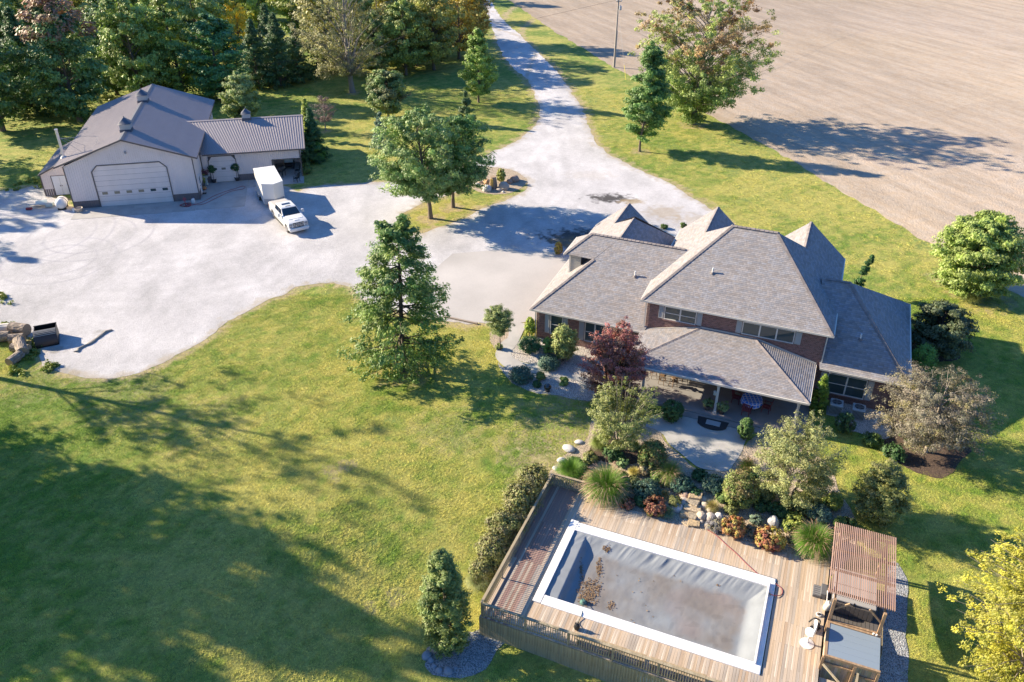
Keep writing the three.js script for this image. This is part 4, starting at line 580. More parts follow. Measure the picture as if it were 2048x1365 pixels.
grow('maple_tree', 'large ragged maple with reddening top leaning over the ploughed field', [1388, 248], -28, 292, { seed: 42, env: 'spread', n: 420, per: 66, leaf: .34, cr: .95, clear: .14, trunk: .42, limbs: 80, vine: 120, rise: .7, gap: .4, shell: .45, bark: barkGrey, pal: [[.12, .16, .055], [.15, .18, .07], [.09, .135, .045]], color: (t, a, q, r) => t > .6 && r() < .5 ? pick([[.32, .16, .07], [.28, .2, .09], [.3, .13, .08]], r) : t < .42 ? pick([[.07, .12, .04], [.09, .14, .045]], r) : null });
grow('young_oak', 'straight green teardrop tree between drive and field, before the big maple', [1279, 303], 82, 106, { seed: 43, env: 'tear', n: 330, per: 64, leaf: .3, cr: .8, clear: .17, trunk: .15, limbs: 60, rise: .3, gap: .2, hang: .1, pal: [[.06, .115, .04], [.08, .135, .045], [.05, .1, .038]], lean: [.6, 0] });
grow('round_maple', 'broad round green tree at the right edge beside the field', [1938, 590], 428, 182, { seed: 44, env: 'round', n: 420, k: 5, per: 66, leaf: .3, cr: .75, clear: .06, trunk: .2, limbs: 50, shell: .4, pal: [[.11, .155, .05], [.14, .18, .06], [.09, .13, .045]] });
grow('dark_tree', 'low dark green spreading tree off the end wall of the house', [1868, 708], 610, 130, { lit: 2.8, seed: 45, env: 'round', n: 300, per: 64, leaf: .24, cr: .55, clear: .1, trunk: .15, limbs: 50, pal: [[.035, .055, .04], [.045, .065, .04], [.05, .07, .035], [.06, .075, .035]], bark: barkDark });
grow('crabapple', 'wide half bare crabapple with brown leaves beside the house corner', [1851, 905], 748, 236, { lit: 1.8, seed: 46, env: 'spread', n: 460, per: 62, leaf: .14, skip: 3, cr: .5, clear: .26, trunk: .13, limbs: 230, rise: .55, sag: .05, hang: .25, gap: .36, shell: .6, pal: [[.25, .215, .15], [.22, .2, .13], [.28, .225, .165], [.17, .18, .09]], bark: barkPale, aspect: .45 });
grow('crabapple', 'broad pale green crabapple on many stems right of the patio', [1577, 1002], 832, 186, { lit: 2.0, seed: 47, env: 'round', n: 360, per: 46, leaf: .14, cr: .42, clear: .14, trunk: .07, limbs: 160, multi: 4, skip: 2, gap: .3, shell: .5, hang: .1, pal: [[.165, .2, .095], [.2, .23, .115], [.135, .17, .075], [.21, .215, .11]], bark: barkPale, aspect: .55 });
grow('crabapple', 'open pale green crabapple left of the patio, over mulch', [1236, 902], 774, 156, { lit: 2.0, seed: 48, env: 'spread', n: 270, per: 42, leaf: .14, cr: .4, clear: .2, trunk: .07, limbs: 120, multi: 3, gap: .34, shell: .5, pal: [[.17, .205, .085], [.2, .235, .1], [.14, .175, .07]], bark: barkPale, aspect: .55 });
grow('redleaf_tree', 'dark red leaved small tree at the left end of the porch', [1224, 800], 640, 150, { lit: 3.0, seed: 49, env: 'oval', n: 330, per: 56, leaf: .15, cr: .42, clear: .06, trunk: .1, limbs: 90, multi: 4, gap: .26, shell: .42, bark: barkDark, pal: [[.2, .085, .07], [.16, .08, .06], [.12, .095, .05]], color: (t, a, q, r) => t > .35 && r() < .8 ? pick([[.34, .12, .10], [.28, .10, .085], [.24, .13, .08]], r) : null });
grow('clipped_tree', 'small tree clipped to a ball on a bent stem by the walkway', [1001, 701], 614, 64, { seed: 50, env: 'round', n: 200, per: 84, leaf: .12, cr: .34, inner: .2, rise: .5, clear: .46, trunk: .045, limbs: 16, pal: [[.1, .135, .06], [.125, .155, .07], [.09, .12, .05]], lean: [-.25, 0], bark: barkDark, aspect: .35, droop: .5 });
grow('juniper', 'tall pointed juniper at the near left corner of the pool deck', [893, 1292], 1104, 124, { seed: 51, env: 'tear', n: 300, per: 72, leaf: .17, cr: .36, clear: .01, trunk: .1, limbs: 20, hang: -.25, shell: .4, gap: .42, pal: [[.08, .115, .045], [.105, .135, .05], [.065, .1, .04]], aspect: .28, droop: .9, cat: 'conifer' });
grow('juniper', 'upright olive juniper behind the pergola', [1746, 1040], 922, 108, { lit: 2.5, seed: 52, env: 'oval', n: 230, per: 74, leaf: .17, cr: .38, clear: .01, trunk: .1, limbs: 16, hang: -.25, shell: .4, pal: [[.13, .155, .06], [.17, .185, .075], [.1, .125, .05], [.22, .2, .08]], aspect: .28, droop: .9, cat: 'conifer' });
grow('weeping_conifer', 'narrow leaning dark weeping conifer beyond the house wing', [1705, 590], 506, 26, { seed: 53, env: 'cone', n: 70, per: 62, leaf: .2, cr: .34, clear: .02, trunk: .07, limbs: 5, hang: .4, pal: P.deep, lean: [.9, 0], aspect: .3, droop: -1, cat: 'conifer' });
grow('arborvitae', 'bright green column arborvitae at the right end of the porch', [1632, 826], 748, 32, { lit: 1.7, seed: 54, env: 'tear', n: 110, per: 64, leaf: .13, cr: .24, clear: .01, trunk: .05, limbs: 4, pal: [[.14, .22, .03], [.17, .25, .04], [.1, .17, .025]], aspect: .4, droop: .8, cat: 'conifer' });
grow('honey_locust', 'bright yellow honey locust at the lower right corner', at(2010, 1420, -1.6), 1080, 330, { seed: 55, env: 'spread', n: 640, per: 60, leaf: .17, cr: .42, clear: .2, trunk: .16, limbs: 240, rise: .35, shell: .55, gap: .32, lit: 1.6, pal: [[.38, .36, .05], [.3, .32, .055], [.44, .39, .06], [.24, .28, .055]], bark: barkPale, aspect: .38, flat: .5, hk: 1 });

// ---------- the wood behind the shed ----------
const WOOD = 'trees of the wood behind the shed';
const kinds = [
  { seed: 61, env: 'oval', n: 260, per: 58, leaf: .42, cr: 1.15, clear: .1, trunk: .3, limbs: 40, h: 16, w: 11, pal: [[.05, .095, .04], [.065, .11, .042], [.045, .085, .04]], gap: .28 },
  { seed: 62, env: 'round', n: 260, per: 58, leaf: .42, cr: 1.2, clear: .12, trunk: .32, limbs: 50, h: 15, w: 13, pal: [[.1, .14, .055], [.12, .155, .06], [.085, .12, .05]], gap: .33 },
  { seed: 63, env: 'tear', n: 240, per: 58, leaf: .4, cr: 1.1, clear: .1, trunk: .3, limbs: 40, h: 17, w: 9, pal: [[.1, .15, .045], [.15, .185, .05], [.09, .13, .045]], gap: .3 },
  { seed: 64, env: 'cone', n: 260, per: 64, leaf: .36, cr: .8, clear: .02, trunk: .22, limbs: 12, h: 12, w: 7, pal: P.conifer, aspect: .32, hang: .15, cat: 'conifer' },
  { lit: 2.1, seed: 65, env: 'round', n: 240, per: 48, leaf: .4, cr: 1.15, clear: .14, trunk: .3, limbs: 60, h: 13, w: 12, pal: [[.2, .2, .055], [.17, .185, .06], [.25, .23, .06]], gap: .34 },
];
const deep = kinds.map(k => ({ ...k, far: 1, n: Math.round(k.n * .5), leaf: k.leaf * 1.3, cr: k.cr * 1.3 })); for (const k of kinds) { k.far = 1; k.made = makeTree(k); } for (const k of deep) k.made = makeTree(k);
const rW = RNG(808);
// [base px, top row, kind, width factor, label, own tint of the crown]
const tint = new Map(); function tinted(c) { const k = c.join(); if (!tint.has(k)) { const m = leafMat(.3).clone(); m.color = rgb(...c); tint.set(k, m); } return tint.get(k); }
function woodTree(px, py, top, ki, wf, label, c) {
  const p = at(px, py), k = kinds[ki], h = topAt(p, top), s = h / k.h, t = treeThing(ki === 3 ? 'wood_conifer' : 'wood_tree', label, k, p, rW() * TAU, WOOD); t.scale.set(s * wf, s, s * wf); if (c) t.children[1].material = tinted(c); return t;
}
const fw = [
  [5, 262, 2, 0, 1.1, 'dark green tree at the left frame edge, beside the shade on the grass'],
  [160, 243, 4, 0, 1.15, 'dark green tree with a reddish crown top, left of the shed roof', [1, 1, 1]],
  [72, 225, 18, 3, 1.1, 'dark conifer between the leftmost tree and the red topped tree'],
  [285, 205, -12, 1, .9, 'tall pale green tree directly behind the shed ridge', [1.0, 1.05, .9]],
  [235, 190, 10, 0, 1, 'dark tree filling the gap behind the red topped tree'],
  [368, 196, -10, 2, 1.15, 'yellow-green tree behind the right half of the shed roof'],
  [440, 200, 28, 0, 1.3, 'broad dark green tree behind the round pale tree at the shed', [.85, 1.05, 1]],
  [336, 192, 60, 3, .9, 'dark conifer low behind the shed roof'],
  [520, 176, 40, 3, 1.1, 'dark cedar left of the lawn opening'], [562, 172, 28, 3, 1.15, 'tall dark cedar in the middle of the cedar row'], [600, 164, 48, 3, 1, 'dark cedar nearest the thin yellow walnut'],
  [545, 150, 10, 3, 1.1, 'cedar standing behind the cedar row'],
  [485, 128, 4, 4, .62, 'small bright yellow tree far behind the shed', [2.2, 1.9, .9]],
  [755, 156, 25, 1, .8, 'greyish green tree just right of the walnut trunk', [.8, .85, .8]],
  [812, 150, 2, 1, .95, 'green tree in the middle of the far wood edge', [1, 1, .8]],
  [868, 140, -20, 4, .9, 'yellow-green tree behind the slender teardrop tree', [.95, 1, .9]],
  [918, 118, -30, 4, .95, 'golden tree where the drive leaves the picture', [1.25, 1.05, .7]],
  [950, 86, -24, 4, .75, 'orange leaved tree overhanging the far end of the drive', [1.25, .85, .5]],
  [780, 120, -30, 2, 1.1, 'tall green tree deeper in the wood right of the walnut'],
  [655, 110, 0, 0, .9, 'dark tree behind the walnut crown'], [715, 100, -20, 1, 1, 'tree behind the walnut, with grey green leaves'],
];
for (const f of fw) woodTree(...f);
{ const red = [...scene.children].find(o => o.userData.label?.includes('reddish crown top')); // its reddened top
  const r = RNG(70), C = []; for (let i = 0; i < 46; i++) { const a = r() * TAU, t = .74 + .34 * r(), R = 5.2 * Math.sqrt(Math.max(0, 1.06 - t)) * (.6 + .4 * r()) * 1.6; C.push([Math.cos(a) * R, 16 * t, Math.sin(a) * R, 1]); }
  piece('red_leaves', foliage(C, 44, .4, [[.3, .17, .085], [.24, .18, .08], [.3, .15, .09]], r, { cy: 10 }), leafMat(.3), red); }
const bands = ['second row of the wood', 'third row of the wood', 'far row of the wood', 'deep row of the wood'];
for (let row = 0; row < 4; row++) for (let i = 0; i < 14; i++) {
  const px = -190 + i * 84 + row * 37 + rW() * 30, py = [128, 78, 30, -6][row] + rW() * 16; if (px > 905 - row * 10) continue; const gapHere = px > 440 && px < 640 && row < 1; if (gapHere) continue;
  const ki = [0, 1, 2, 4, 0, 3, 1][Math.floor(rW() * 7)], p = at(px, py), k = deep[ki], h = k.h * (.75 + .4 * rW()), s = h / k.h, t = treeThing(ki === 3 ? 'wood_conifer' : 'wood_tree', `${['dark green', 'pale green', 'light green', 'dark pointed', 'yellow-green'][ki]} tree, ${['first', 'second', 'third', 'fourth', 'fifth', 'sixth', 'seventh', 'eighth', 'ninth', 'tenth', 'eleventh', 'twelfth', 'thirteenth', 'fourteenth'][i]} place from the left in the ${bands[row]}`, k, p, rW() * TAU, bands[row]); t.scale.setScalar(s);
}
// undergrowth along the wood edge, one mass
{ const r = RNG(91), C = []; for (let i = 0; i < 330; i++) { const px = -120 + r() * 1080, py = px < 180 ? 250 - r() * 90 : px < 500 ? 205 - r() * 70 : px < 640 ? 168 - r() * 40 : 150 - (px - 640) * .16 - r() * 34; const p = at(px, py); if (inside(GRAVEL, p.x, p.z)) continue; C.push([p.x, .4 + r() * 1.2, p.z, 1.1 + r() * .9, undefined, pick(r() < .25 ? Q0.olive : Q0.deep, r)]); }
  const m = piece('undergrowth', foliage(C, 56, .34, Q0.deep, r, { cy: -10 }), leafMat(.25), scene); m.userData.kind = 'stuff'; tag(m, 'dense dark undergrowth along the edge of the wood', 'undergrowth'); }
// trees left of the frame whose shade falls over the lawn
{ const p = at(0, 762), L = 10; treeThing('yard_tree', 'tall thin leaved tree just left of the log pile', { off: 1, seed: 57, h: 19, w: 12, env: 'vase', n: 62, per: 34, leaf: .4, cr: 1.0, clear: .42, trunk: .3, limbs: 60, rise: .9, gap: .45, shell: .6, pal: [[.16, .19, .06], [.22, .22, .07]], bark: barkGrey }, [p.x - L * Math.cos(SUN_AZ), 0, p.z - L * Math.sin(SUN_AZ)]); }
const airy = [{ off: 1, far: 1, seed: 81, env: 'round', n: 122, per: 46, leaf: .46, cr: 1.2, clear: .16, trunk: .34, h: 16, w: 13, gap: .49, pal: [[.1, .14, .05], [.13, .16, .06]] }, { off: 1, far: 1, seed: 82, env: 'oval', n: 122, per: 46, leaf: .46, cr: 1.15, clear: .14, trunk: .34, h: 17, w: 11, gap: .49, pal: [[.08, .12, .05], [.11, .14, .05]] }]; for (const k of airy) k.made = makeTree(k);
const off = []; for (const [x, y, h, ki, wf] of [[500, 1120, 17, 0, .85], [640, 1190, 17, 1, 1.05], [800, 1285, 20, 1, 1], [330, 1230, 16, 0, 1], [560, 1370, 17, 0, .95], [120, 1300, 15, 1, 1.1], [200, 1085, 14, 1, .7], [420, 1420, 16, 1, 1], [120, 450, 16, 0, .8], [70, 520, 14, 1, .8]]) { const p = atG(x, y), L = h / Math.tan(SUN_EL); off.push([p.x - L * Math.cos(SUN_AZ), p.z - L * Math.sin(SUN_AZ), h, ki, wf]); }
off.push([-72, -96, 16, 0, 1], [-80, -84, 15, 1, 1]);
off.forEach(([x, z, h, ki, wf, l], i) => { const k = airy[ki], s = h / k.h, t = treeThing('yard_tree', l || `shade tree outside the left frame edge, ${['first', 'second', 'third', 'fourth', 'fifth', 'sixth', 'seventh', 'eighth', 'ninth', 'tenth', 'eleventh', 'twelfth', 'thirteenth'][i]} of its row`, k, [x, 0, z], i * 1.7, l ? undefined : 'shade trees left of the lawn'); t.scale.set(s * wf, s, s * wf); });

// ================= vehicles =================
const paintWhite = phys([.72, .71, .68], .3, { clearcoat: .7, clearcoatRoughness: .08 }), black = std([.02, .02, .02], .6), rubber = std([.03, .03, .03], .9), chrome = std([.6, .6, .6], .25, { metalness: .9 }), darkGlass = phys([.012, .015, .018], .05, { clearcoat: 1 });
function wheelGeo(r, w) { return { tyre: merge([place(new THREE.TorusGeometry(r - .11, .11, 10, 26), 0, 0, 0, 0, Math.PI / 2), cyl(r - .03, r - .03, w * .8, 26, 0, 0, 0, 0, 0, Math.PI / 2)]), rim: merge([cyl(r * .62, r * .62, w * .9, 20, 0, 0, 0, 0, 0, Math.PI / 2), cyl(r * .2, r * .16, w * 1.02, 10, 0, 0, 0, 0, 0, Math.PI / 2)]) }; }
function hull(rings) {                         // lofts closed rings of equal length
  const F = []; for (let i = 0; i + 1 < rings.length; i++) { const a = rings[i], b = rings[i + 1]; for (let k = 0; k < a.length; k++) { const m = (k + 1) % a.length; F.push([a[k], a[m], b[m], b[k]]); } }
  F.push([...rings[0]].reverse(), rings[rings.length - 1]); return toCreasedNormals(faces(F), .6);
}
{
  const t = thing('pickup_truck', 'white crew cab pickup truck parked in front of the white trailer', 'truck', [-22.74, .012, -77.1], .5586), hw_ = 1.0;
  const arch = (s, zc, r) => { for (let i = 0; i <= 8; i++) { const a = Math.PI - i / 8 * Math.PI; s.lineTo(zc - Math.cos(a) * -r * -1 * -1, .42 + Math.sin(a) * r); } };
  const s = new THREE.Shape(); s.moveTo(-3.15, .6); s.lineTo(-2.65, .52); for (let i = 0; i <= 8; i++) { const a = Math.PI * (1 - i / 8); s.lineTo(-2.12 + Math.cos(a) * .52, .45 + Math.sin(a) * .5); } s.lineTo(1.58, .42); for (let i = 0; i <= 8; i++) { const a = Math.PI * (1 - i / 8); s.lineTo(2.12 + Math.cos(a) * .52, .45 + Math.sin(a) * .5); }
  s.lineTo(3.0, .55); s.lineTo(3.08, .95); s.lineTo(3.02, 1.2); s.lineTo(2.7, 1.3); s.lineTo(1.35, 1.36); s.lineTo(-1.3, 1.36); s.lineTo(-3.12, 1.34); s.lineTo(-3.15, .6);
  const body = new THREE.ExtrudeGeometry(s, { depth: 1.82, bevelEnabled: true, bevelSize: .05, bevelThickness: .07, bevelSegments: 3, curveSegments: 6 }); body.translate(0, 0, -.91); body.rotateY(-Math.PI / 2);
  part('body', [toCreasedNormals(body, .5), place(new RoundedBoxGeometry(.5, .05, 1.2, 2, .02), .0, 1.345, 2.15), place(new RoundedBoxGeometry(1.5, .05, .9, 2, .024), 0, 1.36, 1.95, -.03)], paintWhite, t);
  const R = (y, z0, z1, w0, w1) => [[-w0, y, z1], [-w1, y, z0], [w1, y, z0], [w0, y, z1]];
  part('cab', [hull([R(1.34, -1.4, 1.42, .9, .92), R(1.62, -1.32, 1.0, .86, .87), R(1.9, -1.18, .52, .76, .76), R(1.97, -1.02, .3, .7, .7), R(1.985, -.8, .05, .6, .6)])], paintWhite, t);
  const quad = (a, b, c, d, o) => faces([[a, b, c, d].map(p => [p[0] + o[0], p[1] + o[1], p[2] + o[2]])]);
  part('windshield', [quad([-.84, 1.4, 1.36], [.84, 1.4, 1.36], [.72, 1.88, .58], [-.72, 1.88, .58], [0, .02, .03])], darkGlass, t);
  part('rear_window', [quad([-.8, 1.45, -1.37], [.8, 1.45, -1.37], [.72, 1.86, -1.2], [-.72, 1.86, -1.2], [0, .01, -.03])], darkGlass, t);
  for (const q of [-1, 1]) { part('side_window', [quad([q * .905, 1.42, .95], [q * .905, 1.42, .05], [q * .79, 1.86, .05], [q * .79, 1.86, .5], [q * .025, 0, 0])], darkGlass, t); part('side_window', [quad([q * .905, 1.42, -.03], [q * .9, 1.42, -1.2], [q * .79, 1.86, -1.08], [q * .79, 1.86, -.03], [q * .025, 0, 0])], darkGlass, t);
    const m = part('mirror', [rbx(.26, .34, .16, .04, q * 1.22, 1.5, 1.0), bar([q * .92, 1.38, 1.0], [q * 1.2, 1.44, 1.0], .06, .05)], paintWhite, t); part('mirror_face', [rbx(.2, .28, .02, .01, q * 1.23, 1.5, .915)], black, m);
    part('headlight', [rbx(.34, .2, .1, .03, q * .78, 1.06, 3.09), rbx(.3, .1, .08, .02, q * .8, .88, 3.11)], std([.25, .26, .28], .15), t); part('tail_light', [rbx(.1, .4, .08, .02, q * .93, 1.05, -3.18)], std([.3, .02, .02], .3), t);
    part('door', [box2(q * .985 - .012, q * .985 + .012, .62, 1.33, .06, 1.2), box2(q * .985 - .012, q * .985 + .012, .62, 1.33, -1.15, .02)], paintWhite, t); part('door_handle', [rbx(.05, .04, .2, .015, q * 1.0, 1.18, .25), rbx(.05, .04, .2, .015, q * 1.0, 1.18, -.9)], chrome, t); part('running_board', [rbx(.2, .06, 2.6, .02, q * 1.0, .42, -.1)], black, t); }
  const g = part('grille', [rbx(1.1, .5, .06, .03, 0, 1.0, 3.1)], black, t); for (let i = 0; i < 3; i++) part('grille_bar', [rbx(1.04, .045, .05, .015, 0, .86 + i * .14, 3.14)], chrome, g); for (let i = 0; i < 5; i++) part('grille_bar', [rbx(.03, .42, .04, .01, -.44 + i * .22, 1.0, 3.125)], chrome, g); part('badge', [rbx(.3, .09, .03, .01, 0, 1.02, 3.17)], std([.3, .3, .3], .4), g);
  part('bumper', [rbx(2.0, .26, .3, .08, 0, .62, 3.15), rbx(1.9, .12, .24, .04, 0, .45, 3.12)], paintWhite, t); part('bumper', [rbx(1.9, .2, .2, .05, 0, .62, -3.22)], chrome, t); part('hood_vent', [rbx(.5, .03, .06, .01, 0, 1.375, 1.55)], black, t);
  part('bed_cover', [rbx(1.66, .04, 1.7, .015, 0, 1.43, -2.25)], std([.5, .47, .42], .7), t); part('tailgate', [box2(-.86, .86, .72, 1.3, -3.24, -3.2)], paintWhite, t); part('sunroof', [rbx(.86, .02, .46, .01, 0, 1.985, -.3)], darkGlass, t); part('roof_lamp', [rbx(.5, .04, .09, .015, 0, 1.975, .26)], std([.4, .3, .15], .3), t);
  const wg = wheelGeo(.42, .3); for (const q of [-1, 1]) for (const z of [-2.12, 2.12]) { const w = piece('wheel', wg.tyre, rubber, t); w.position.set(q * .84, .41, z); piece('rim', wg.rim, chrome, w); }
}
{
  const t = thing('cargo_trailer', 'tall white enclosed cargo trailer with a pointed nose', 'trailer', [-26.2, .012, -83.55], .42), wh = std([.74, .71, .66], .45), alu = std([.5, .5, .5], .3, { metalness: .8 });
  const plan = (w, l, n) => { const s = new THREE.Shape(); s.moveTo(-w, -l); s.lineTo(w, -l); s.lineTo(w, l); s.lineTo(0, l + n); s.lineTo(-w, l); s.lineTo(-w, -l); return s; };
  const ex = (s, d, y) => { const g = new THREE.ExtrudeGeometry(s, { depth: d, bevelEnabled: true, bevelSize: .02, bevelThickness: .02, bevelSegments: 2 }); g.rotateX(-Math.PI / 2); g.rotateY(Math.PI); return g.translate(0, y, 0); };
  const flip = g => g.rotateY(Math.PI);
  part('box', [flip(ex(plan(1.08, -2.45, -.6), 2.15, .5))], wh, t); part('roof', [flip(ex(plan(1.11, -2.48, -.62), .06, 2.68))], std([.8, .78, .74], .4), t);
  for (let i = 0; i < 4; i++) for (const q of [-1, 1]) part('side_seam', [box2(q * 1.105 - .006, q * 1.105 + .006, .55, 2.6, -2 + i * 1.25 - .02, -2 + i * 1.25 + .02)], alu, t);
  part('stone_guard', [bar([-1.06, .8, 2.5], [0, .8, 3.1], .02, .55), bar([1.06, .8, 2.5], [0, .8, 3.1], .02, .55)], alu, t);
  for (const q of [-1, 1]) part('fender', [rbx(.26, .1, 1.7, .04, q * 1.22, .78, -.5), rbx(.26, .2, .1, .03, q * 1.22, .66, -1.32), rbx(.26, .2, .1, .03, q * 1.22, .66, .32)], alu, t);
  part('tongue', [bar([-.8, .5, 2.3], [0, .5, 3.55], .08, .1), bar([.8, .5, 2.3], [0, .5, 3.55], .08, .1), cyl(.05, .05, .7, 10, 0, .6, 3.35)], black, t);
  const wg = wheelGeo(.34, .22); for (const q of [-1, 1]) for (const z of [-.95, -.05]) { const w = piece('wheel', wg.tyre, rubber, t); w.position.set(q * 1.2, .33, z); piece('rim', wg.rim, wh, w); }
}

// ================= utility pole =================
{
  const p = thing('utility_pole', 'weathered wooden utility pole between lawn and field', 'utility pole', at(1228, 135)), w = std([.36, .32, .29], .9), H = 11.6;
  part('pole', [cyl(.12, .17, H, 12, 0, H / 2, 0)], w, p); part('transformer', [cyl(.22, .22, .6, 14, .38, H - 2.1, .1), cyl(.05, .05, .2, 8, .38, H - 1.7, .1)], std([.5, .52, .53], .4), p); part('bracket', [bar([0, H - 2, 0], [.3, H - 2, .08], .08, .08), bar([-.35, H - 1.1, 0], [.5, H - 1.1, 0], .09, .1)], w, p); for (const x of [-.3, .1, .45]) part('insulator', [cyl(.05, .07, .18, 10, x, H - .95, 0)], std([.7, .7, .72], .3), p);
  part('conduit', [cyl(.035, .035, 6, 8, .18, 3, .1)], std([.55, .55, .55], .5), p);
  const b = p.position; const wires = [[[-.3, H - .9, 0], [-26, H - 2.6, 20], [-52, H - 2.2, 42]], [[.45, H - .9, 0], [40, H - 1.6, -46], [90, H, -100]]]; for (const l of wires) part('wire', [tube(l, .014, 24, 4)], black, p);
  const g = at(1252, 160); const gw_ = thing('guy_wire', 'guy wire with a yellow guard beside the utility pole', 'guy wire', g); part('wire', [tube([[0, 0, 0], [b.x - g.x, H - 2, b.z - g.z]], .014, 2, 4)], std([.4, .4, .4], .5), gw_); part('guard', [tube([[0, 0, 0], [(b.x - g.x) * .2, (H - 2) * .2, (b.z - g.z) * .2]], .04, 2, 6)], std([.6, .5, .03], .5), gw_);
}
// ================= log pile and bucket at the left edge =================
const endWood = std([1, 1, 1], .9, { map: colorMap(256, 256, (x, y, o) => { const d = Math.hypot(x - 128, y - 128) / 128, a = Math.atan2(y - 128, x - 128), k = .8 + .25 * Math.sin(d * 46 + fbm(x / 30, y / 30, 2) * 4) * .35 - (noise(a * 9 + 30, d * 2) > .8 ? .25 : 0); o[0] = .46 * k; o[1] = .33 * k; o[2] = .21 * k; }) });
const barkLog = std([1, 1, 1], 1, { map: colorMap(256, 256, (x, y, o) => { const n = noise(x / 5, y / 34), m = fbm(x / 22, y / 50 + 9, 3), k = .45 + .9 * n * m + .2 * m; o[0] = .34 * k; o[1] = .275 * k; o[2] = .22 * k; }, [1, 1]), bumpMap: grayMap(256, 256, (x, y) => noise(x / 5, y / 34)), bumpScale: .05 });
const barkBirch = std([.55, .5, .45], .9, { bumpMap: grayMap(128, 128, (x, y) => noise(x / 3, y / 20)), bumpScale: .03 });
const Z7 = z2(0, 600, 7.877), Z9 = z2(0, 600, 5.173);
[[[-160, 315], [105, 292], .42, 'pale birch log at the back left of the log pile', barkBirch], [[118, 292], [275, 312], .5, 'thickest log, at the back of the pile, cut face towards the black bucket'], [[-110, 395], [98, 372], .42, 'dark log at the left frame edge in the middle of the pile'], [[92, 408], [245, 392], .4, 'grey log in the middle of the pile, right of the dark one'], [[120, 492], [296, 505], .34, 'low log half hidden behind the one with the facing cut'], [[190, 425], [232, 545], .44, 'log with bark ridges whose cut end faces the lawn'], [[215, 560], [88, 650], .36, 'nearest log, lying on the grass with its cut end to the lower left']].forEach(([a, b, r, label, m], i) => {
  const ya = r * .98, A = at(...Z9([a])[0], ya), B = at(...Z9([b])[0], ya), c = A.clone().add(B).multiplyScalar(.5), d = B.clone().sub(A), L = d.length(), t = thing('log', label, 'log', [c.x, c.y, c.z], 0, 'sawn logs at the edge of the gravel yard');
  const q = new THREE.Quaternion().setFromUnitVectors(new THREE.Vector3(0, 1, 0), d.normalize()); t.quaternion.copy(q);
  const g = new THREE.CylinderGeometry(r * .94, r, L, 22, 6, true), p = g.attributes.position; for (let k = 0; k < p.count; k++) { const x = p.getX(k), z = p.getZ(k), f = 1 + .07 * (noise(Math.atan2(z, x) * 4 + i * 9 + 20, p.getY(k) * 1.5 + 5) - .5) + .03 * Math.cos(Math.atan2(z, x) * 9); p.setX(k, x * f); p.setZ(k, z * f); } g.computeVertexNormals();
  const bm = m || barkLog; const gm = shadows(new THREE.Mesh(g, bm)); gm.name = 'bark'; t.add(gm);
  for (const s of [-1, 1]) { const e = new THREE.CircleGeometry(r * (s > 0 ? .95 : 1.0), 22); e.rotateX(s > 0 ? -Math.PI / 2 : Math.PI / 2); const m2 = shadows(new THREE.Mesh(e, endWood)); m2.name = 'cut_end'; m2.position.y = s * (L / 2 + .004); t.add(m2); }
});
{
  const steel = std([.03, .027, .027], .45, { metalness: .4 }), shellM = std([.085, .055, .045], .4, { metalness: .5, side: THREE.DoubleSide }), pale = std([.42, .41, .4], .45, { metalness: .3 }), t = thing('skid_bucket', 'black steel bucket with a slatted curved hood lying open on the gravel by the logs', 'bucket', at(96, 684), .42), W = .78, arc = [];
  for (let i = 0; i <= 10; i++) { const a = i / 10 * 1.75; arc.push([-.05 + Math.sin(a) * .85, .12 + Math.cos(a) * .98]); }
  part('back_box', [box2(-W, W, .02, 1.0, -1.0, -.96), box2(-W, -W + .04, .02, 1.0, -.96, -.1), box2(W - .04, W, .02, 1.0, -.96, -.1), box2(-W + .04, W - .04, .02, .06, -.96, -.1)], steel, t);
  const F = []; for (let i = 0; i < 10; i++) F.push([[-W, arc[i][1], arc[i][0]], [W, arc[i][1], arc[i][0]], [W, arc[i + 1][1], arc[i + 1][0]], [-W, arc[i + 1][1], arc[i + 1][0]]]); part('hood', [faces(F)], shellM, t);
  for (const q of [-1, 1]) { const s = new THREE.Shape(); s.moveTo(-.1, .02); arc.forEach(p => s.lineTo(p[0], Math.max(.02, p[1]))); s.lineTo(-.1, .02); const g = new THREE.ExtrudeGeometry(s, { depth: .03, bevelEnabled: false }); g.rotateY(-Math.PI / 2); g.translate(q * (W + .012) + .015, 0, 0); part('side_plate', [g], steel, t); }
  for (let i = 0; i < 5; i++) part('slat', [bx(W * 2, .035, .045, 0, .12 + Math.cos(.12 + i * .14) * 1.0, -.05 + Math.sin(.12 + i * .14) * .87)], pale, t);
  for (let i = 0; i < 6; i++) part('side_slat', [bx(.03, .05, .8, -W - .03, .14 + i * .16, -.55)], pale, t);
  part('lip', [bx(W * 2 + .06, .06, .06, 0, 1.03, -.98), bx(W * 2 + .06, .05, .06, 0, .08, .82)], steel, t);
}
{ const pts = Z7([[1190, 830], [1300, 750], [1420, 690], [1550, 600], [1650, 520], [1750, 480]]).map(q => at(...q, 0)); const g = tube(pts, .2, 40, 10), p = g.attributes.position; for (let i = 0; i < p.count; i++) { const x = p.getX(i), y = p.getY(i), z = p.getZ(i); p.setY(i, Math.max(-.02, y * .6 * (.6 + .8 * fbm(x * 2, z * 2, 3)))); p.setX(i, x + (fbm(x * 3, z * 3 + y, 2) - .5) * .25); } g.computeVertexNormals(); solo('gravel_windrow', [g], std([.25, .23, .2], 1), 'narrow dark ridge of scraped gravel right of the black bucket', 'gravel ridge'); }
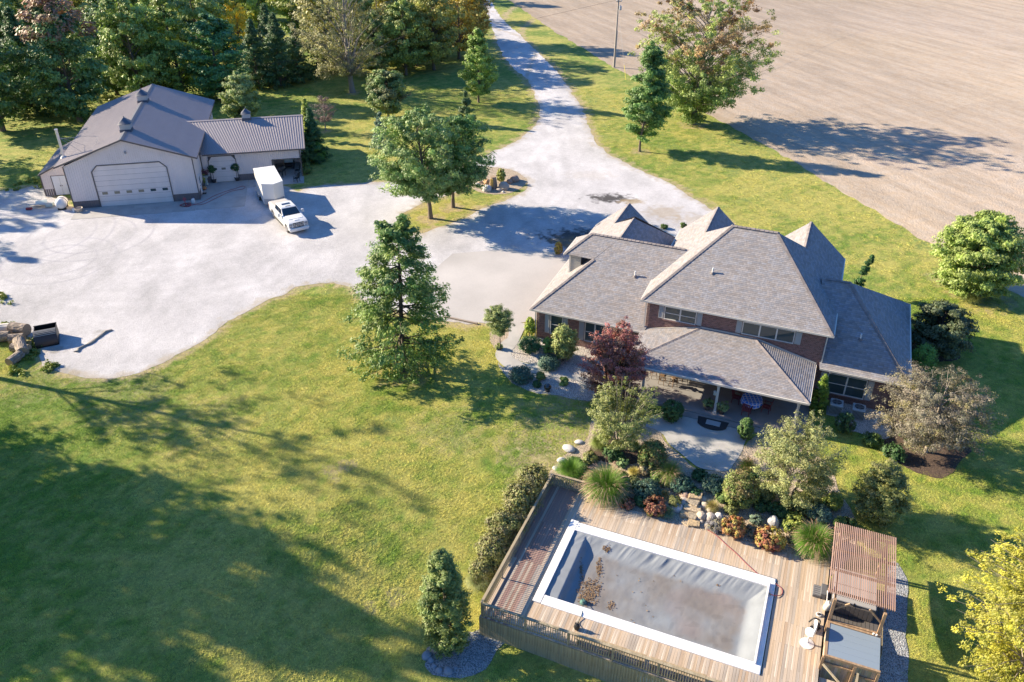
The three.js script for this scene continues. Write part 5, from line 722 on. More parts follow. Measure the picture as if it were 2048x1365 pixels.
// weeds round the log pile
{ const r = RNG(17), C = []; for (const [x, y, n, s] of [[78, 690, 16, .5], [60, 712, 14, .6], [8, 660, 14, .7], [100, 735, 14, .5], [40, 742, 12, .5], [5, 600, 10, .6], [95, 372, 16, .6], [70, 368, 14, .5], [30, 376, 10, .4]]) for (let i = 0; i < n; i++) { const p = at(x + (r() - .5) * 34, y + (r() - .5) * 20); C.push([p.x, .12, p.z, s * .5]); } const m = piece('weeds', foliage(C, 40, .14, [[.13, .19, .05], [.2, .22, .07], [.1, .15, .04]], r, { cy: -3 }), leafMat(.25), scene); m.userData.kind = 'stuff'; tag(m, 'ragged weeds at the log pile and the corner of the shed', 'weeds'); }

// ================= boulders on the island =================
const Z8 = z2(900, 320, 11.38), stoneA = std([.42, .36, .31], .9), stoneB = std([.5, .48, .46], .9), stoneC = std([.36, .25, .19], .9), stoneD = std([.47, .39, .3], .9);
function boulder(px, py, wpx, sy, mat, label, group, seed, sx = 1, sz = .9, name = 'boulder') { const p = atG(px, py), r = wpx * depthOf(p) / FOCAL / 2 / .95; const t = rock(r, sx, sy, sz, seed); const m = shadows(new THREE.Mesh(boxUV(t), mat)); m.geometry.computeVertexNormals(); m.name = numbered(name); m.position.set(p.x, p.y + r * sy * .38, p.z); m.rotation.y = seed * 1.3; scene.add(m); tag(m, label, 'boulder', group); return m; }
const IG = 'boulders on the grass island';
boulder(...Z8([[840, 700]])[0], 20, .85, stoneB, 'pale grey boulder left of the carved stump', IG, 1); boulder(...Z8([[1225, 660]])[0], 22, .95, stoneA, 'round tan boulder with a dark cap right of the carved stump', IG, 2); boulder(...Z8([[1470, 480]])[0], 20, .8, stoneC, 'reddish boulder farthest right on the island', IG, 3); boulder(...Z8([[850, 540]])[0], 17, .8, std([.42, .26, .14], .9), 'rust brown boulder behind the pale boulder', IG, 4); boulder(...Z8([[1110, 700]])[0], 11, .6, stoneA, 'small pinkish stone between pale and round boulders', IG, 5); boulder(...Z8([[1210, 735]])[0], 6, .7, stoneB, 'smallest white stone in front of the round boulder', IG, 6); boulder(...Z8([[690, 520]])[0], 10, .7, stoneD, 'small tan stone at the left of the boulder group', IG, 7); boulder(...Z8([[620, 560]])[0], 8, .6, stoneB, 'low pale stone at the tree side of the boulder group', IG, 8); boulder(...Z8([[1360, 520]])[0], 13, .8, stoneC, 'brown stone between round boulder and reddish boulder', IG, 9);
{ const p = at(...Z8([[985, 640]])[0]), t = thing('carved_stump', 'tall tree stump with a yellowish carved face among the boulders', 'stump', p); const g = new THREE.CylinderGeometry(.34, .46, 1.35, 16, 5), q = g.attributes.position; for (let i = 0; i < q.count; i++) { const f = 1 + .18 * (noise(Math.atan2(q.getZ(i), q.getX(i)) * 2 + 30, q.getY(i) * 2 + 4) - .5); q.setX(i, q.getX(i) * f); q.setZ(i, q.getZ(i) * f); } g.computeVertexNormals(); g.translate(0, .65, 0); part('stump', [g], barkLog, t); part('carved_face', [rbx(.36, .95, .12, .05, -.16, .72, .34, 0, -.35)], std([.5, .33, .09], .7), t); part('cut_top', [cyl(.33, .33, .03, 16, 0, 1.34, 0)], endWood, t); }
bush('shrub', 'yellow-green leafy shrub behind the carved stump', ...Z8([[1160, 350]])[0], 20, 27, { seed: 101, pal: [[.26, .25, .06], [.2, .23, .07], [.15, .19, .06]], loose: 1, n: 40, leaf: .16 });

// ================= things round the shed =================
const S5 = z2(60, 240, 5.689), T6 = z2(360, 280, 6.825), P5 = (x, y, h = .012) => at(...S5([[x, y]])[0], h), P6 = (x, y, h = .03) => at(...T6([[x, y]])[0], h);
{ const p = P5(375, 1005), t = thing('white_tank', 'round white steel tank lying on its side by the lean-to', 'tank', p, .25); const w = std([.68, .68, .66], .45); part('tank', [toCreasedNormals(place(new THREE.CapsuleGeometry(.58, .5, 8, 24), 0, .66, 0, Math.PI / 2), 1)], w, t); part('saddle', [box2(-.4, .4, 0, .2, -.5, -.35), box2(-.4, .4, 0, .2, .35, .5)], black, t); part('strap', [place(new THREE.TorusGeometry(.6, .02, 6, 30), 0, .66, .1), place(new THREE.TorusGeometry(.4, .02, 6, 24), 0, .66, .56)], black, t); }
{ const p = P5(120, 985), t = thing('scrap_heap', 'heap of aluminium frames and pipes on the gravel left of the white tank', 'scrap', p, .2), a = std([.6, .62, .62], .35, { metalness: .5 }), r = RNG(3); for (let i = 0; i < 9; i++) part('bar', [bar([-1.3 + r() * .5, .1 + i * .05, -.6 + i * .14], [1.0 + r() * .5, .12 + i * .05, -.5 + i * .14 + r() * .3], .08, .06)], a, t); part('panel', [bx(1.1, .05, .8, .2, .5, .1, .15, .2), bx(.7, .3, .5, 1.0, .25, .3)], std([.5, .56, .52], .4), t); part('red_part', [rbx(.6, .2, .3, .05, -.9, .15, .8)], std([.3, .03, .03], .5), t); }
{ const t = thing('tub', 'beige plastic tub at the corner of the big shed', 'tub', P5(560, 1045)); part('tub', [place(new THREE.LatheGeometry([[.28, 0], [.3, .02], [.38, .38], [.41, .38], [.41, .42], [.36, .42], [.27, .04], [.001, .04]].map(q => new THREE.Vector2(...q)), 20), 0, 0, 0)], std([.5, .42, .33], .6), t); part('handle', [place(new THREE.TorusGeometry(.3, .015, 6, 16, Math.PI), 0, .38, 0)], black, t); }
{ const t = thing('jug', 'small white plastic jug left of the beige tub', 'jug', P5(500, 1045)); part('jug', [cyl(.13, .15, .32, 12, 0, .16, 0), cyl(.06, .12, .1, 12, 0, .37, 0)], whitePvc, t); part('cap', [cyl(.05, .05, .05, 10, 0, .44, 0)], std([.5, .05, .05], .5), t); }
{ const t = thing('jug', 'white square jug against the shed beside the red hose', 'jug', P5(1858, 942, .03)); part('jug', [rbx(.32, .42, .3, .05, 0, .22, 0), cyl(.07, .1, .1, 10, .06, .46, 0)], whitePvc, t); part('cap', [cyl(.06, .06, .05, 10, .06, .53, 0)], std([.1, .1, .3], .5), t); }
const hoseRed = std([.27, .06, .07], .6);
{ const c = P5(1770, 975, .03), t = thing('hose', 'dark red hose coiled at the shed and stretched across the concrete', 'hose', [0, 0, 0]); const coil = []; for (let i = 0; i < 70; i++) { const a = i * .42, q = .45 + .14 * Math.sin(i * .9); coil.push([c.x + Math.cos(a) * q, .05 + i * .002, c.z + Math.sin(a) * q * .9]); } part('coil', [tube(coil, .025, 240, 5)], hoseRed, t);
  part('run', [tube([[150, 890], [300, 850], [450, 770], [600, 710], [750, 665], [850, 632], [885, 640], [860, 668], [700, 700], [500, 790], [300, 880], [180, 888], [110, 900]].map(q => P6(q[0], q[1], .055)), .025, 120, 5)], hoseRed, t); part('reel', [cyl(.05, .05, .75, 8, c.x, .4, c.z), cyl(.2, .2, .04, 14, c.x, .74, c.z, 1.2)], hoseRed, t); }
function potTree(px, py, label, seed) { const t = thing('potted_tree', label, 'potted tree', P6(px, py), 0, 'potted trees at the small roller door'), r = RNG(seed), C = []; part('pot', [place(new THREE.LatheGeometry([[.001, 0], [.2, 0], [.28, .34], [.31, .34], [.31, .4], [.25, .4], [.24, .34], [.001, .34]].map(q => new THREE.Vector2(...q)), 18), 0, 0, 0)], std([.06, .05, .05], .7), t); part('trunk', [limb([0, .3, 0], [.03, 1.3, 0], .03, .02, 0, 3, 6)], barkMat, t); for (let i = 0; i < 34; i++) { const a = r() * TAU, u = r() * 2 - 1, s = Math.sqrt(1 - u * u); C.push([Math.cos(a) * s * .3, 1.6 + u * .32, Math.sin(a) * s * .3, .22]); } piece('foliage', foliage(C, 34, .12, Q0.deep, r, { cy: 1.6 }), leafMat(.25), t); }
potTree(465, 580, 'small potted tree at the left of the small roller door', 1); potTree(782, 555, 'small potted tree at the right of the small roller door', 2);
{ const t = thing('flower_column', 'stone planter column with grasses and red flowers by the side door', 'planter', P6(360, 610)), r = RNG(8), C = [], D = []; part('column', [place(new THREE.LatheGeometry([[.001, 0], [.3, 0], [.3, .1], [.2, .2], [.2, .7], [.3, .85], [.36, 1.05], [.36, 1.1], [.001, 1.1]].map(q => new THREE.Vector2(...q)), 18), 0, 0, 0)], std([.36, .4, .38], .8), t); for (let i = 0; i < 26; i++) { C.push([-.3 + (r() - .5) * .7, .3 + r() * .9, .25 + (r() - .5) * .5, .18]); D.push([(r() - .5) * .7, 1.25 + r() * .4, (r() - .5) * .6, .15]); } piece('leaves', foliage(C, 30, .13, [[.2, .23, .08], [.14, .19, .06]], r), leafMat(.25), t); piece('flowers', foliage(D, 24, .1, [[.3, .07, .08], [.25, .1, .1], [.1, .14, .06]], r), leafMat(.25), t); }
function pumpkinGeo(r) { const g = new THREE.SphereGeometry(r, 30, 16), p = g.attributes.position; for (let i = 0; i < p.count; i++) { const x = p.getX(i), y = p.getY(i), z = p.getZ(i), f = 1 + .08 * Math.cos(Math.atan2(z, x) * 10); p.setXYZ(i, x * f, y * .8, z * f); } g.computeVertexNormals(); return g.translate(0, r * .8, 0); }
{ const t = thing('pumpkin', 'orange pumpkin on the concrete by the side door', 'pumpkin', P6(330, 680)); part('pumpkin', [pumpkinGeo(.27)], std([.5, .2, .07], .6), t); part('stem', [cyl(.025, .04, .12, 8, 0, .47, 0, .2)], std([.15, .17, .06], .8), t); }
{ const p = P6(310, 732, .042), t = thing('door_mat', 'small black mat on the concrete by the side door', 'mat', p, SHA); part('mat', [rbx(.75, .025, .5, .01, 0, 0, 0)], black, t); part('mat_edge', [box2(-.36, .36, .013, .02, -.22, -.2), box2(-.36, .36, .013, .02, .2, .22)], std([.06, .06, .06], .8), t); }
function rocker(p, turn, label, name = 'garden_chair', mat = black, group = 'black chairs under the shed roof') { const t = thing(name, label, 'chair', p, turn, group); part('seat', [rbx(.54, .05, .5, .02, 0, .43, 0)], mat, t); part('backrest', [...[0, 1, 2, 3, 4].map(i => bx(.06, .62, .025, -.22 + i * .11, .76, -.3, -.2)), rbx(.56, .07, .04, .015, 0, 1.05, -.36), rbx(.56, .05, .04, .015, 0, .56, -.27)], mat, t); for (const [x, z] of [[-.24, .22], [.24, .22], [-.24, -.22], [.24, -.22]]) part('leg', [bar([x, 0, z * 1.15], [x, .42, z], .045, .045)], mat, t); for (const q of [-1, 1]) part('armrest', [rbx(.07, .035, .56, .012, q * .29, .66, -.02), bar([q * .29, .42, .2], [q * .29, .65, .22], .04, .04)], mat, t); return t; }
rocker(P6(1595, 570), -1.9, 'black garden chair out on the slab, nearest the trailer'); rocker(P6(1605, 460), -1.6, 'black garden chair just under the edge of the shed roof');
{ const t = thing('golf_cart', 'low vehicle with a pale blue windscreen under the shed roof', 'cart', P6(1495, 400), SHA); part('body', [rbx(1.1, .5, 1.4, .12, 0, .45, -.9), rbx(1.05, .3, .5, .1, 0, .5, -.1)], black, t); part('windscreen', [bx(1.0, .75, .03, 0, 1.15, -.2, -.35)], std([.3, .38, .4], .2), t); part('canopy', [rbx(1.15, .06, 1.3, .03, 0, 1.7, -.95)], black, t); const wg = wheelGeo(.26, .2); for (const q of [-1, 1]) for (const z of [-.1, -1.4]) { const w = piece('wheel', wg.tyre, rubber, t); w.position.set(q * .5, .25, z); } }
{ const t = thing('grill', 'black grill against the left wall under the shed roof', 'grill', P6(1400, 500), SHA + 1.2); part('firebox', [rbx(.9, .3, .55, .06, 0, .8, 0)], black, t); part('lid', [place(new THREE.CylinderGeometry(.28, .28, .9, 18, 1, false, 0, Math.PI), 0, .95, 0, 0, 0, Math.PI / 2)], std([.05, .05, .05], .3), t); for (const [x, z] of [[-.38, .2], [.38, .2], [-.38, -.2], [.38, -.2]]) part('leg', [bar([x, 0, z], [x, .66, z], .05, .05)], black, t); part('side_shelf', [rbx(.4, .03, .45, .01, .66, .85, 0)], chrome, t); }
bush('shrub', 'green leafy plant at the corner of the open shed bay', ...T6([[1720, 390]])[0], 20, 22, { seed: 111, pal: Q0.green, n: 40, leaf: .14 }); bush('shrub', 'bright green low evergreen in front of the dark spruce at the shed', 636, 303, 34, 38, { seed: 112, pal: [[.08, .17, .03], [.06, .13, .03]], n: 80, leaf: .14, taper: .5 });
bush('shrub', 'dark green spreading yew left of the low evergreen', 613, 312, 22, 36, { seed: 113, pal: Q0.deep, n: 60, leaf: .14 });

// ================= porch, walkway and house front =================
const PH = .17; const hp = (u, v, y = 0) => hw(u, v, y);
{ const p = hp(...hl(at(1505, 797, .9).x, at(1505, 797, .9).z), PH), t = thing('porch_table', 'round porch table under a blue patterned cloth', 'table', p, -HA); part('tabletop', [cyl(.66, .66, .03, 28, 0, .74, 0)], std([.2, .15, .1], .5), t); for (let i = 0; i < 4; i++) part('leg', [bar([Math.cos(i * 1.57 + .8) * .45, 0, Math.sin(i * 1.57 + .8) * .45], [Math.cos(i * 1.57 + .8) * .3, .73, Math.sin(i * 1.57 + .8) * .3], .04, .04)], black, t);
  const N = 48, F = []; const rim = (a, r, y) => [Math.cos(a) * r, y, Math.sin(a) * r]; const hang = a => .3 + .12 * Math.abs(Math.cos(a * 2)) ; for (let i = 0; i < N; i++) { const a = i / N * TAU, b = (i + 1) / N * TAU, f = 1 + .03 * Math.sin(i * 1.7), f2 = 1 + .03 * Math.sin((i + 1) * 1.7); F.push([[0, .765, 0], rim(b, .68, .765), rim(a, .68, .765)], [rim(a, .68, .765), rim(b, .68, .765), rim(b, .74 * f2, .765 - hang(b)), rim(a, .74 * f, .765 - hang(a))]); }
  const cm = std([1, 1, 1], .8, { map: colorMap(256, 256, (x, y, o) => { const u = x / 128, v = y / 128, l = Math.min(Math.abs(u % .5 - .25), Math.abs(v % .5 - .25)), k = l < .05 ? 1 : 0, f = noise(x / 9, y / 9) > .72 ? .35 : 0; o[0] = .05 + .7 * k + .3 * f; o[1] = .2 + .55 * k + .3 * f; o[2] = .75 + .1 * k; }, [1, 1]), side: THREE.DoubleSide }); const c = part(numbered('tablecloth'), [faces(F)], cm, scene); c.position.copy(p); tag(c, 'blue tablecloth with white lines hanging over the porch table', 'tablecloth');
  const red = std([.2, .045, .05], .6); for (let i = 0; i < 4; i++) { const a = i * 1.571 + .55, q = rocker([p.x + Math.cos(a) * 1.05, p.y, p.z + Math.sin(a) * 1.05], -a - Math.PI / 2, ['red porch chair at the right of the blue table', 'red porch chair on the near side of the blue table', 'red porch chair at the left of the blue table', 'red porch chair behind the blue table, under the roof'][i], 'porch_chair', red, 'red chairs round the blue table'); } }
{ const p = hp(11.5, 1.6, PH), t = thing('bar_table', 'tall brown slatted bar table at the left end of the porch', 'table', p, -HA), w = std([.26, .17, .1], .6); for (let i = 0; i < 6; i++) part('slat', [rbx(1.5, .03, .13, .01, 0, 1.02, -.36 + i * .145)], w, t); for (const x of [-.65, .65]) for (const z of [-.32, .32]) part('leg', [bx(.07, 1.0, .07, x, .5, z)], w, t);
  [[-1.1, .2], [-.35, .75], [.45, .75], [1.15, .1]].forEach(([x, z], i) => { const q = hp(11.5 + x, 1.6 + z, PH), s = thing('bar_stool', ['brown metal stool at the left end of the bar table', 'brown metal stool on the near side of the bar table, left', 'brown metal stool on the near side of the bar table, right', 'brown metal stool at the right end of the bar table'][i], 'stool', q, i, 'stools round the bar table'), m = std([.2, .13, .08], .5); part('seat', [rbx(.4, .06, .4, .03, 0, .72, 0)], m, s); for (const a of [-1, 1]) for (const b of [-1, 1]) part('leg', [bar([a * .21, 0, b * .21], [a * .14, .7, b * .14], .03, .03)], m, s); part('foot_rail', [place(new THREE.TorusGeometry(.2, .014, 6, 20), 0, .3, 0, Math.PI / 2)], m, s); part('backrest', [rbx(.4, .2, .03, .01, 0, 1.0, -.2), bar([-.18, .72, -.19], [-.18, 1.05, -.2], .025, .025), bar([.18, .72, -.19], [.18, 1.05, -.2], .025, .025)], m, s); }); }
function pot(p, label, seed, mat, s = 1) { const t = thing('potted_plant', label, 'potted plant', p), r = RNG(seed), C = []; part('pot', [place(new THREE.LatheGeometry([[.001, 0], [.16, 0], [.22, .3], [.24, .3], [.24, .34], [.19, .34], [.18, .28], [.001, .28]].map(q => new THREE.Vector2(q[0] * s, q[1] * s)), 18), 0, 0, 0)], mat, t); for (let i = 0; i < 22; i++) { const a = r() * TAU, q = Math.sqrt(r()) * .38 * s; C.push([Math.cos(a) * q, (.42 + r() * .45) * s, Math.sin(a) * q, .13 * s]); } piece('leaves', foliage(C, 26, .13 * s, [[.11, .16, .07], [.15, .19, .09]], r, { cy: .2 }), leafMat(.25), t); }
pot(hp(15.75, 4.3, PH), 'leafy potted plant at the right of the middle porch post', 1, std([.1, .08, .07], .7)); pot(hp(14.75, 4.25, PH), 'leafy potted plant at the left of the middle porch post', 2, std([.12, .1, .08], .7), .9);
{ const t = thing('post_lantern', 'pale box hung on the middle porch post', 'box', hp(15.18, 4.38, 1.75), -HA); part('box', [rbx(.18, .26, .18, .02, -.06, 0, .02)], std([.6, .55, .42], .5), t); part('lid', [place(new THREE.CylinderGeometry(.02, .16, .1, 4, 1), -.06, .18, .02, 0, Math.PI / 4)], trimShade, t); }
{ const p = hl(at(1424, 850, .1).x, at(1424, 850, .1).z), t = thing('door_mat', 'large dark half round mat with a pale plaque at the porch step', 'mat', hp(p[0], p[1] - .1, .1), -HA), s = new THREE.Shape(); s.moveTo(-1.05, -.55); s.lineTo(1.05, -.55); s.lineTo(.95, .2); s.quadraticCurveTo(.6, .62, 0, .62); s.quadraticCurveTo(-.6, .62, -.95, .2); s.lineTo(-1.05, -.55); const g = new THREE.ExtrudeGeometry(s, { depth: .02, bevelEnabled: false }); g.rotateX(Math.PI / 2); part('mat', [g], std([.03, .03, .032], .9), t); part('plaque', [rbx(.95, .03, .52, .01, .05, .012, -.1)], std([.33, .35, .36], .6), t); }
function acUnit(u, v, label) { const t = thing('air_conditioner', label, 'air conditioner', hp(u, v), -HA, 'air conditioners by the house wing'), m = std([.36, .38, .38], .5), d = std([.05, .05, .05], .6); part('pad', [box2(-.52, .52, -.02, .07, -.52, .52)], concGrey, t); part('case', [rbx(.86, .78, .86, .06, 0, .47, 0)], m, t); for (const q of [-1, 1]) part('louvre', [...Array(10)].map((_, i) => bx(.03, .6, .02, -.35 + i * .078, .46, q * .44)), d, t); part('fan_well', [cyl(.34, .34, .02, 26, 0, .868, 0)], d, t); part('fan_ring', [place(new THREE.TorusGeometry(.35, .03, 8, 30), 0, .875, 0, Math.PI / 2)], m, t); for (let i = 0; i < 4; i++) part('fan_blade', [bx(.3, .012, .14, .16 * Math.cos(i * 1.571), .885, .16 * Math.sin(i * 1.571), 0, -i * 1.571, .0)], std([.12, .12, .12], .5), t); }
acUnit(22.95, .95, 'grey air conditioner left, nearer the porch corner'); acUnit(24.4, .95, 'grey air conditioner right, below the wing window');
{ const p = at(1752, 846), t = thing('vent_elbow', 'white bent pipe rising by the house wall right of the air conditioners', 'pipe', p, -HA); part('pipe', [tube([[0, 0, 0], [0, .6, 0], [.04, .78, 0], [.18, .84, 0], [.32, .78, 0], [.36, .6, 0]], .06, 24, 10)], whitePvc, t); part('collar', [cyl(.09, .09, .06, 12, 0, .05, 0)], whitePvc, t); }
{ const t = thing('stone_bench', 'long white stone bench on the mulch right of the bare crabapple', 'bench', at(1912, 893), -.2), s = std([.66, .6, .52], .8); part('slab', [rbx(1.3, .11, .4, .03, 0, .43, 0)], s, t); for (const q of [-1, 1]) part('support', [rbx(.16, .38, .34, .03, q * .42, .19, 0)], s, t); }
{ const t = thing('gazing_ball', 'glossy black ball ornament on the stones by the walkway', 'ball', atG(1095, 783)); part('ball', [new THREE.SphereGeometry(.27, 24, 16).translate(0, .36, 0)], phys([.01, .012, .015], .08, { clearcoat: 1 }), t); part('stand', [cyl(.12, .18, .12, 16, 0, .06, 0)], black, t); }
boulder(1214, 838, 26, 1.0, stoneB, 'pale upright boulder half hidden in the crabapple left of the patio', 'garden boulders', 41, .8, .6);
// edging timber on the lawn side of the concrete drive
solo('edging', [bar(at(890, 634, .06).toArray(), at(955, 648, .06).toArray(), .16, .14)], std([.3, .24, .19], .9), 'timber edging along the lawn side of the concrete drive', 'edging');

// ================= garden plants =================
const GB = Q0;
const conf = (seed, pal, o = {}) => ({ seed, pal, n: 80, per: 44, leaf: .1, cr: .16, aspect: .4, droop: .6, ...o });
bush('yew', 'bright yellow-green egg shaped shrub at the garage corner', 1060, 654, 25, 41, conf(201, [[.16, .22, .035], [.2, .26, .05]], { taper: .35, lump: .05 }));
bush('yew', 'dark green rounded shrub below the bright egg shaped shrub', 1061, 689, 48, 30, conf(202, [[.035, .085, .035], [.05, .11, .045]], { lump: .08 }));
bush('viburnum', 'large loose light green shrub in front of the garage window', 1128, 687, 52, 72, { seed: 203, pal: [[.15, .19, .07], [.12, .17, .06], [.2, .22, .09]], n: 120, loose: 1, leaf: .13, per: 46, cr: .22 });
bush('yew', 'fresh green rounded shrub between dark shrub and light green shrub', 1098, 692, 27, 33, conf(204, [[.1, .18, .04], [.13, .2, .05]], { lump: .08 }));
bush('juniper_mound', 'blue-green juniper mound between wall and walkway', 1098, 725, 42, 29, conf(205, GB.blue, { lump: .25, cr: .22 }));
bush('juniper_mound', 'blue-green juniper mound on the lawn side of the walkway', 1043, 750, 46, 28, conf(206, GB.blue, { lump: .25, cr: .22 }));
bush('juniper_mound', 'small dark green tuft between walkway and black ball', 1074, 769, 18, 14, conf(207, GB.deep, { n: 30 }));
bush('daylily', 'small grassy green plant at the edge of the walkway', 1081, 753, 18, 17, { seed: 208, pal: [[.13, .17, .05], [.2, .2, .07]], n: 24, leaf: .2, aspect: .18, droop: .8 }, 'plant');
bush('daylily', 'light green leafy plant beside the walkway near the red tree', 1128, 763, 19, 15, { seed: 209, pal: [[.17, .23, .08], [.13, .19, .06]], n: 24, leaf: .17, aspect: .35, droop: .8 }, 'plant');
bush('daylily', 'pale green tuft at the foot of the clipped tree', 998, 694, 14, 12, { seed: 210, pal: [[.24, .28, .14], [.19, .24, .1]], n: 20, leaf: .16, aspect: .25, droop: .8 }, 'plant');
bush('boxwood', 'clipped dark box shrub left of the porch step', 1345, 822, 42, 42, conf(211, [[.04, .085, .03], [.055, .105, .035]], { lump: .04, n: 110 }), 'shrub', 'clipped box shrubs at the porch step');
bush('boxwood', 'clipped dark box shrub right of the porch step, behind the crabapple', 1492, 858, 30, 42, conf(212, [[.045, .095, .03], [.06, .115, .035]], { lump: .04, n: 110 }), 'shrub', 'clipped box shrubs at the porch step');
bush('holly', 'round dark green shrub speckled brown at the patio edge', 1304, 912, 54, 62, { seed: 213, pal: [[.05, .1, .03], [.07, .13, .035], [.2, .13, .05]], n: 130, leaf: .1, per: 46, lump: .08 });
bush('holly', 'round olive shrub with rusty top right of the stone steps', 1482, 978, 66, 72, { seed: 214, pal: [[.12, .15, .045], [.09, .13, .04]], color: (u, a, r) => u > .1 && r() < .6 ? pick([[.28, .17, .07], [.22, .17, .06]], r) : null, n: 150, leaf: .1, per: 46, lump: .08 });
bush('yew', 'dark round shrub in front of the air conditioners', 1692, 846, 38, 42, conf(215, [[.03, .07, .03], [.045, .09, .035]], { lump: .06 }));
bush('juniper_mound', 'deep blue-green juniper left of the stone steps, above the red sedum', 1294, 979, 50, 38, conf(216, GB.blue, { lump: .22, n: 100 }));
bush('juniper_mound', 'dark blue-green juniper beside the top of the stone steps', 1364, 967, 44, 32, conf(217, [[.03, .075, .06], [.045, .09, .075]], { lump: .22, n: 90 }));
bush('juniper_mound', 'blue-green juniper right of the top of the stone steps', 1429, 968, 44, 34, conf(218, GB.blue, { lump: .22, n: 90 }));
bush('juniper_mound', 'blue-grey low juniper behind the near ornamental grass', 1640, 1028, 44, 28, conf(219, [[.1, .16, .14], [.13, .19, .16]], { lump: .25 }));
bush('juniper_mound', 'small blue-green juniper beside the single big boulder', 1513, 1039, 26, 23, conf(220, [[.09, .14, .12], [.12, .17, .14]], { n: 40 }));
bush('juniper_mound', 'dark green shrub at the foot of the round olive shrub', 1525, 1010, 34, 26, conf(221, GB.deep, { n: 60 }));
const sed = (seed, o = {}) => ({ seed, pal: [[.30, .1, .055], [.22, .08, .05], [.15, .16, .05]], color: (u, a, r) => u > -.2 ? pick([[.32, .105, .06], [.24, .085, .055], [.34, .15, .07]], r) : pick([[.14, .18, .06], [.18, .17, .06]], r), n: 70, leaf: .1, per: 36, cr: .16, lump: .14, aspect: .8, ...o });
bush('sedum', 'large rust red sedum by the deck left of the stone steps', 1310, 1013, 44, 38, sed(222), 'flowering plant');
bush('sedum', 'small rust red sedum at the deck edge under the biggest grass', 1255, 1007, 30, 15, sed(223, { n: 30 }), 'flowering plant');
bush('sedum', 'orange and green sedum right of the stone steps', 1468, 1055, 46, 44, sed(224, { color: (u, a, r) => r() < .55 ? pick([[.36, .14, .05], [.34, .18, .06]], r) : pick([[.2, .22, .06], [.14, .17, .05]], r) }), 'flowering plant');
bush('sedum', 'orange, red and lime sedum below the single big boulder', 1540, 1077, 58, 36, sed(225, { color: (u, a, r) => Math.cos(a) > .4 ? pick([[.26, .3, .06], [.2, .25, .06]], r) : r() < .6 ? pick([[.36, .16, .05], [.24, .06, .05]], r) : pick([[.19, .2, .06]], r) }), 'flowering plant');
bush('lavender', 'greyish low plant at the deck edge below the stone steps', 1430, 1050, 36, 24, { seed: 226, pal: [[.23, .22, .2], [.18, .19, .14], [.27, .24, .23]], n: 44, loose: 1, leaf: .12, aspect: .2 }, 'plant');
bush('hydrangea', 'low blue-green leafy plant on the mulch under the pale crabapple', 1247, 925, 24, 14, { seed: 227, pal: [[.09, .16, .08], [.13, .2, .1]], n: 26, leaf: .13 }, 'plant');
bush('spirea', 'bright green low plant between the pergola grass and the boulder', 1575, 1052, 26, 22, { seed: 228, pal: [[.2, .24, .07], [.15, .2, .06]], n: 34, loose: 1, leaf: .12 });
bush('spirea', 'bright green bush at the far end of the house wing', 1846, 722, 44, 66, conf(229, [[.08, .17, .035], [.1, .2, .045]], { n: 110, cr: .26 }));
bush('spirea', 'green weeds under the bare crabapple by the corner of the wing', 1812, 868, 30, 24, { seed: 230, pal: GB.green, n: 40, leaf: .14, loose: 1 });
bush('yew', 'small clipped round shrub behind the house, left of two', 1329, 453, 14, 10, conf(231, GB.green, { n: 40 }), 'shrub', 'small clipped shrubs behind the house'); bush('yew', 'small clipped round shrub behind the house, right of two', 1367, 451, 13, 12, conf(232, GB.green, { n: 40 }), 'shrub', 'small clipped shrubs behind the house');
bush('yew', 'yellowing egg shaped shrub at the garage corner by the drive', 1117, 496, 19, 25, conf(233, [[.2, .22, .05], [.3, .2, .06]], { taper: .3, n: 60 }));
// hedge outside the left railing of the deck
[[1068, 958, 72, 56], [1042, 996, 84, 70], [1014, 1050, 86, 72], [988, 1098, 76, 66], [966, 1142, 56, 50]].forEach(([x, y, w, h], i) => bush('hedge_shrub', `${['brownish hedge shrub at the far deck corner, farthest of four', 'brownish hedge shrub outside the deck railing, second from the far corner', 'olive and brown hedge shrub outside the deck railing, second from the near end', 'olive hedge shrub outside the deck railing, beside the wispy grass', 'smallest olive hedge shrub by the near deck corner'][i]}`, x, y, w, h, { seed: 240 + i, pal: [[.13, .15, .05], [.1, .14, .045], [.18, .14, .07], [.13, .13, .055]], n: 150, loose: 1, leaf: .1, per: 44, cr: .24, lump: .2 }, 'shrub', 'hedge outside the deck railing'));
// ornamental grasses
const straw = [[.36, .22, .15], [.3, .18, .12], [.4, .27, .19]], gr = [[.12, .23, .025], [.17, .28, .035], [.08, .17, .025]], tanG = [[.42, .31, .15], [.34, .27, .12], [.27, .25, .09]];
const OG = 'ornamental grasses of the planting bed';
grassClump('fountain_grass', 'green fountain grass at the far left deck corner', 1143, 936, 66, 54, { seed: 301, pal: gr, n: 700 }, OG);
grassClump('fountain_grass', 'biggest ornamental grass, green with pink plumes, at the deck railing end', 1213, 966, 88, 82, { seed: 302, pal: gr, n: 1500, plume: straw, np: 170 }, OG);
grassClump('fountain_grass', 'yellow grass tuft left of the speckled round shrub', 1269, 936, 26, 34, { seed: 303, pal: [[.45, .38, .12], [.36, .33, .1]], n: 260 }, OG);
grassClump('fountain_grass', 'lime grass with a pink plume at the patio corner above the steps', 1340, 934, 58, 66, { seed: 304, pal: [[.24, .3, .07], [.3, .34, .1], [.18, .25, .05]], n: 900, plume: straw, np: 90 }, OG);
grassClump('fountain_grass', 'small straw coloured grass left of the steps', 1330, 984, 24, 28, { seed: 305, pal: tanG, n: 240 }, OG);
grassClump('fountain_grass', 'blue-green grass tuft right of the red sedum', 1337, 1014, 30, 42, { seed: 306, pal: [[.16, .24, .13], [.2, .28, .16]], n: 320 }, OG);
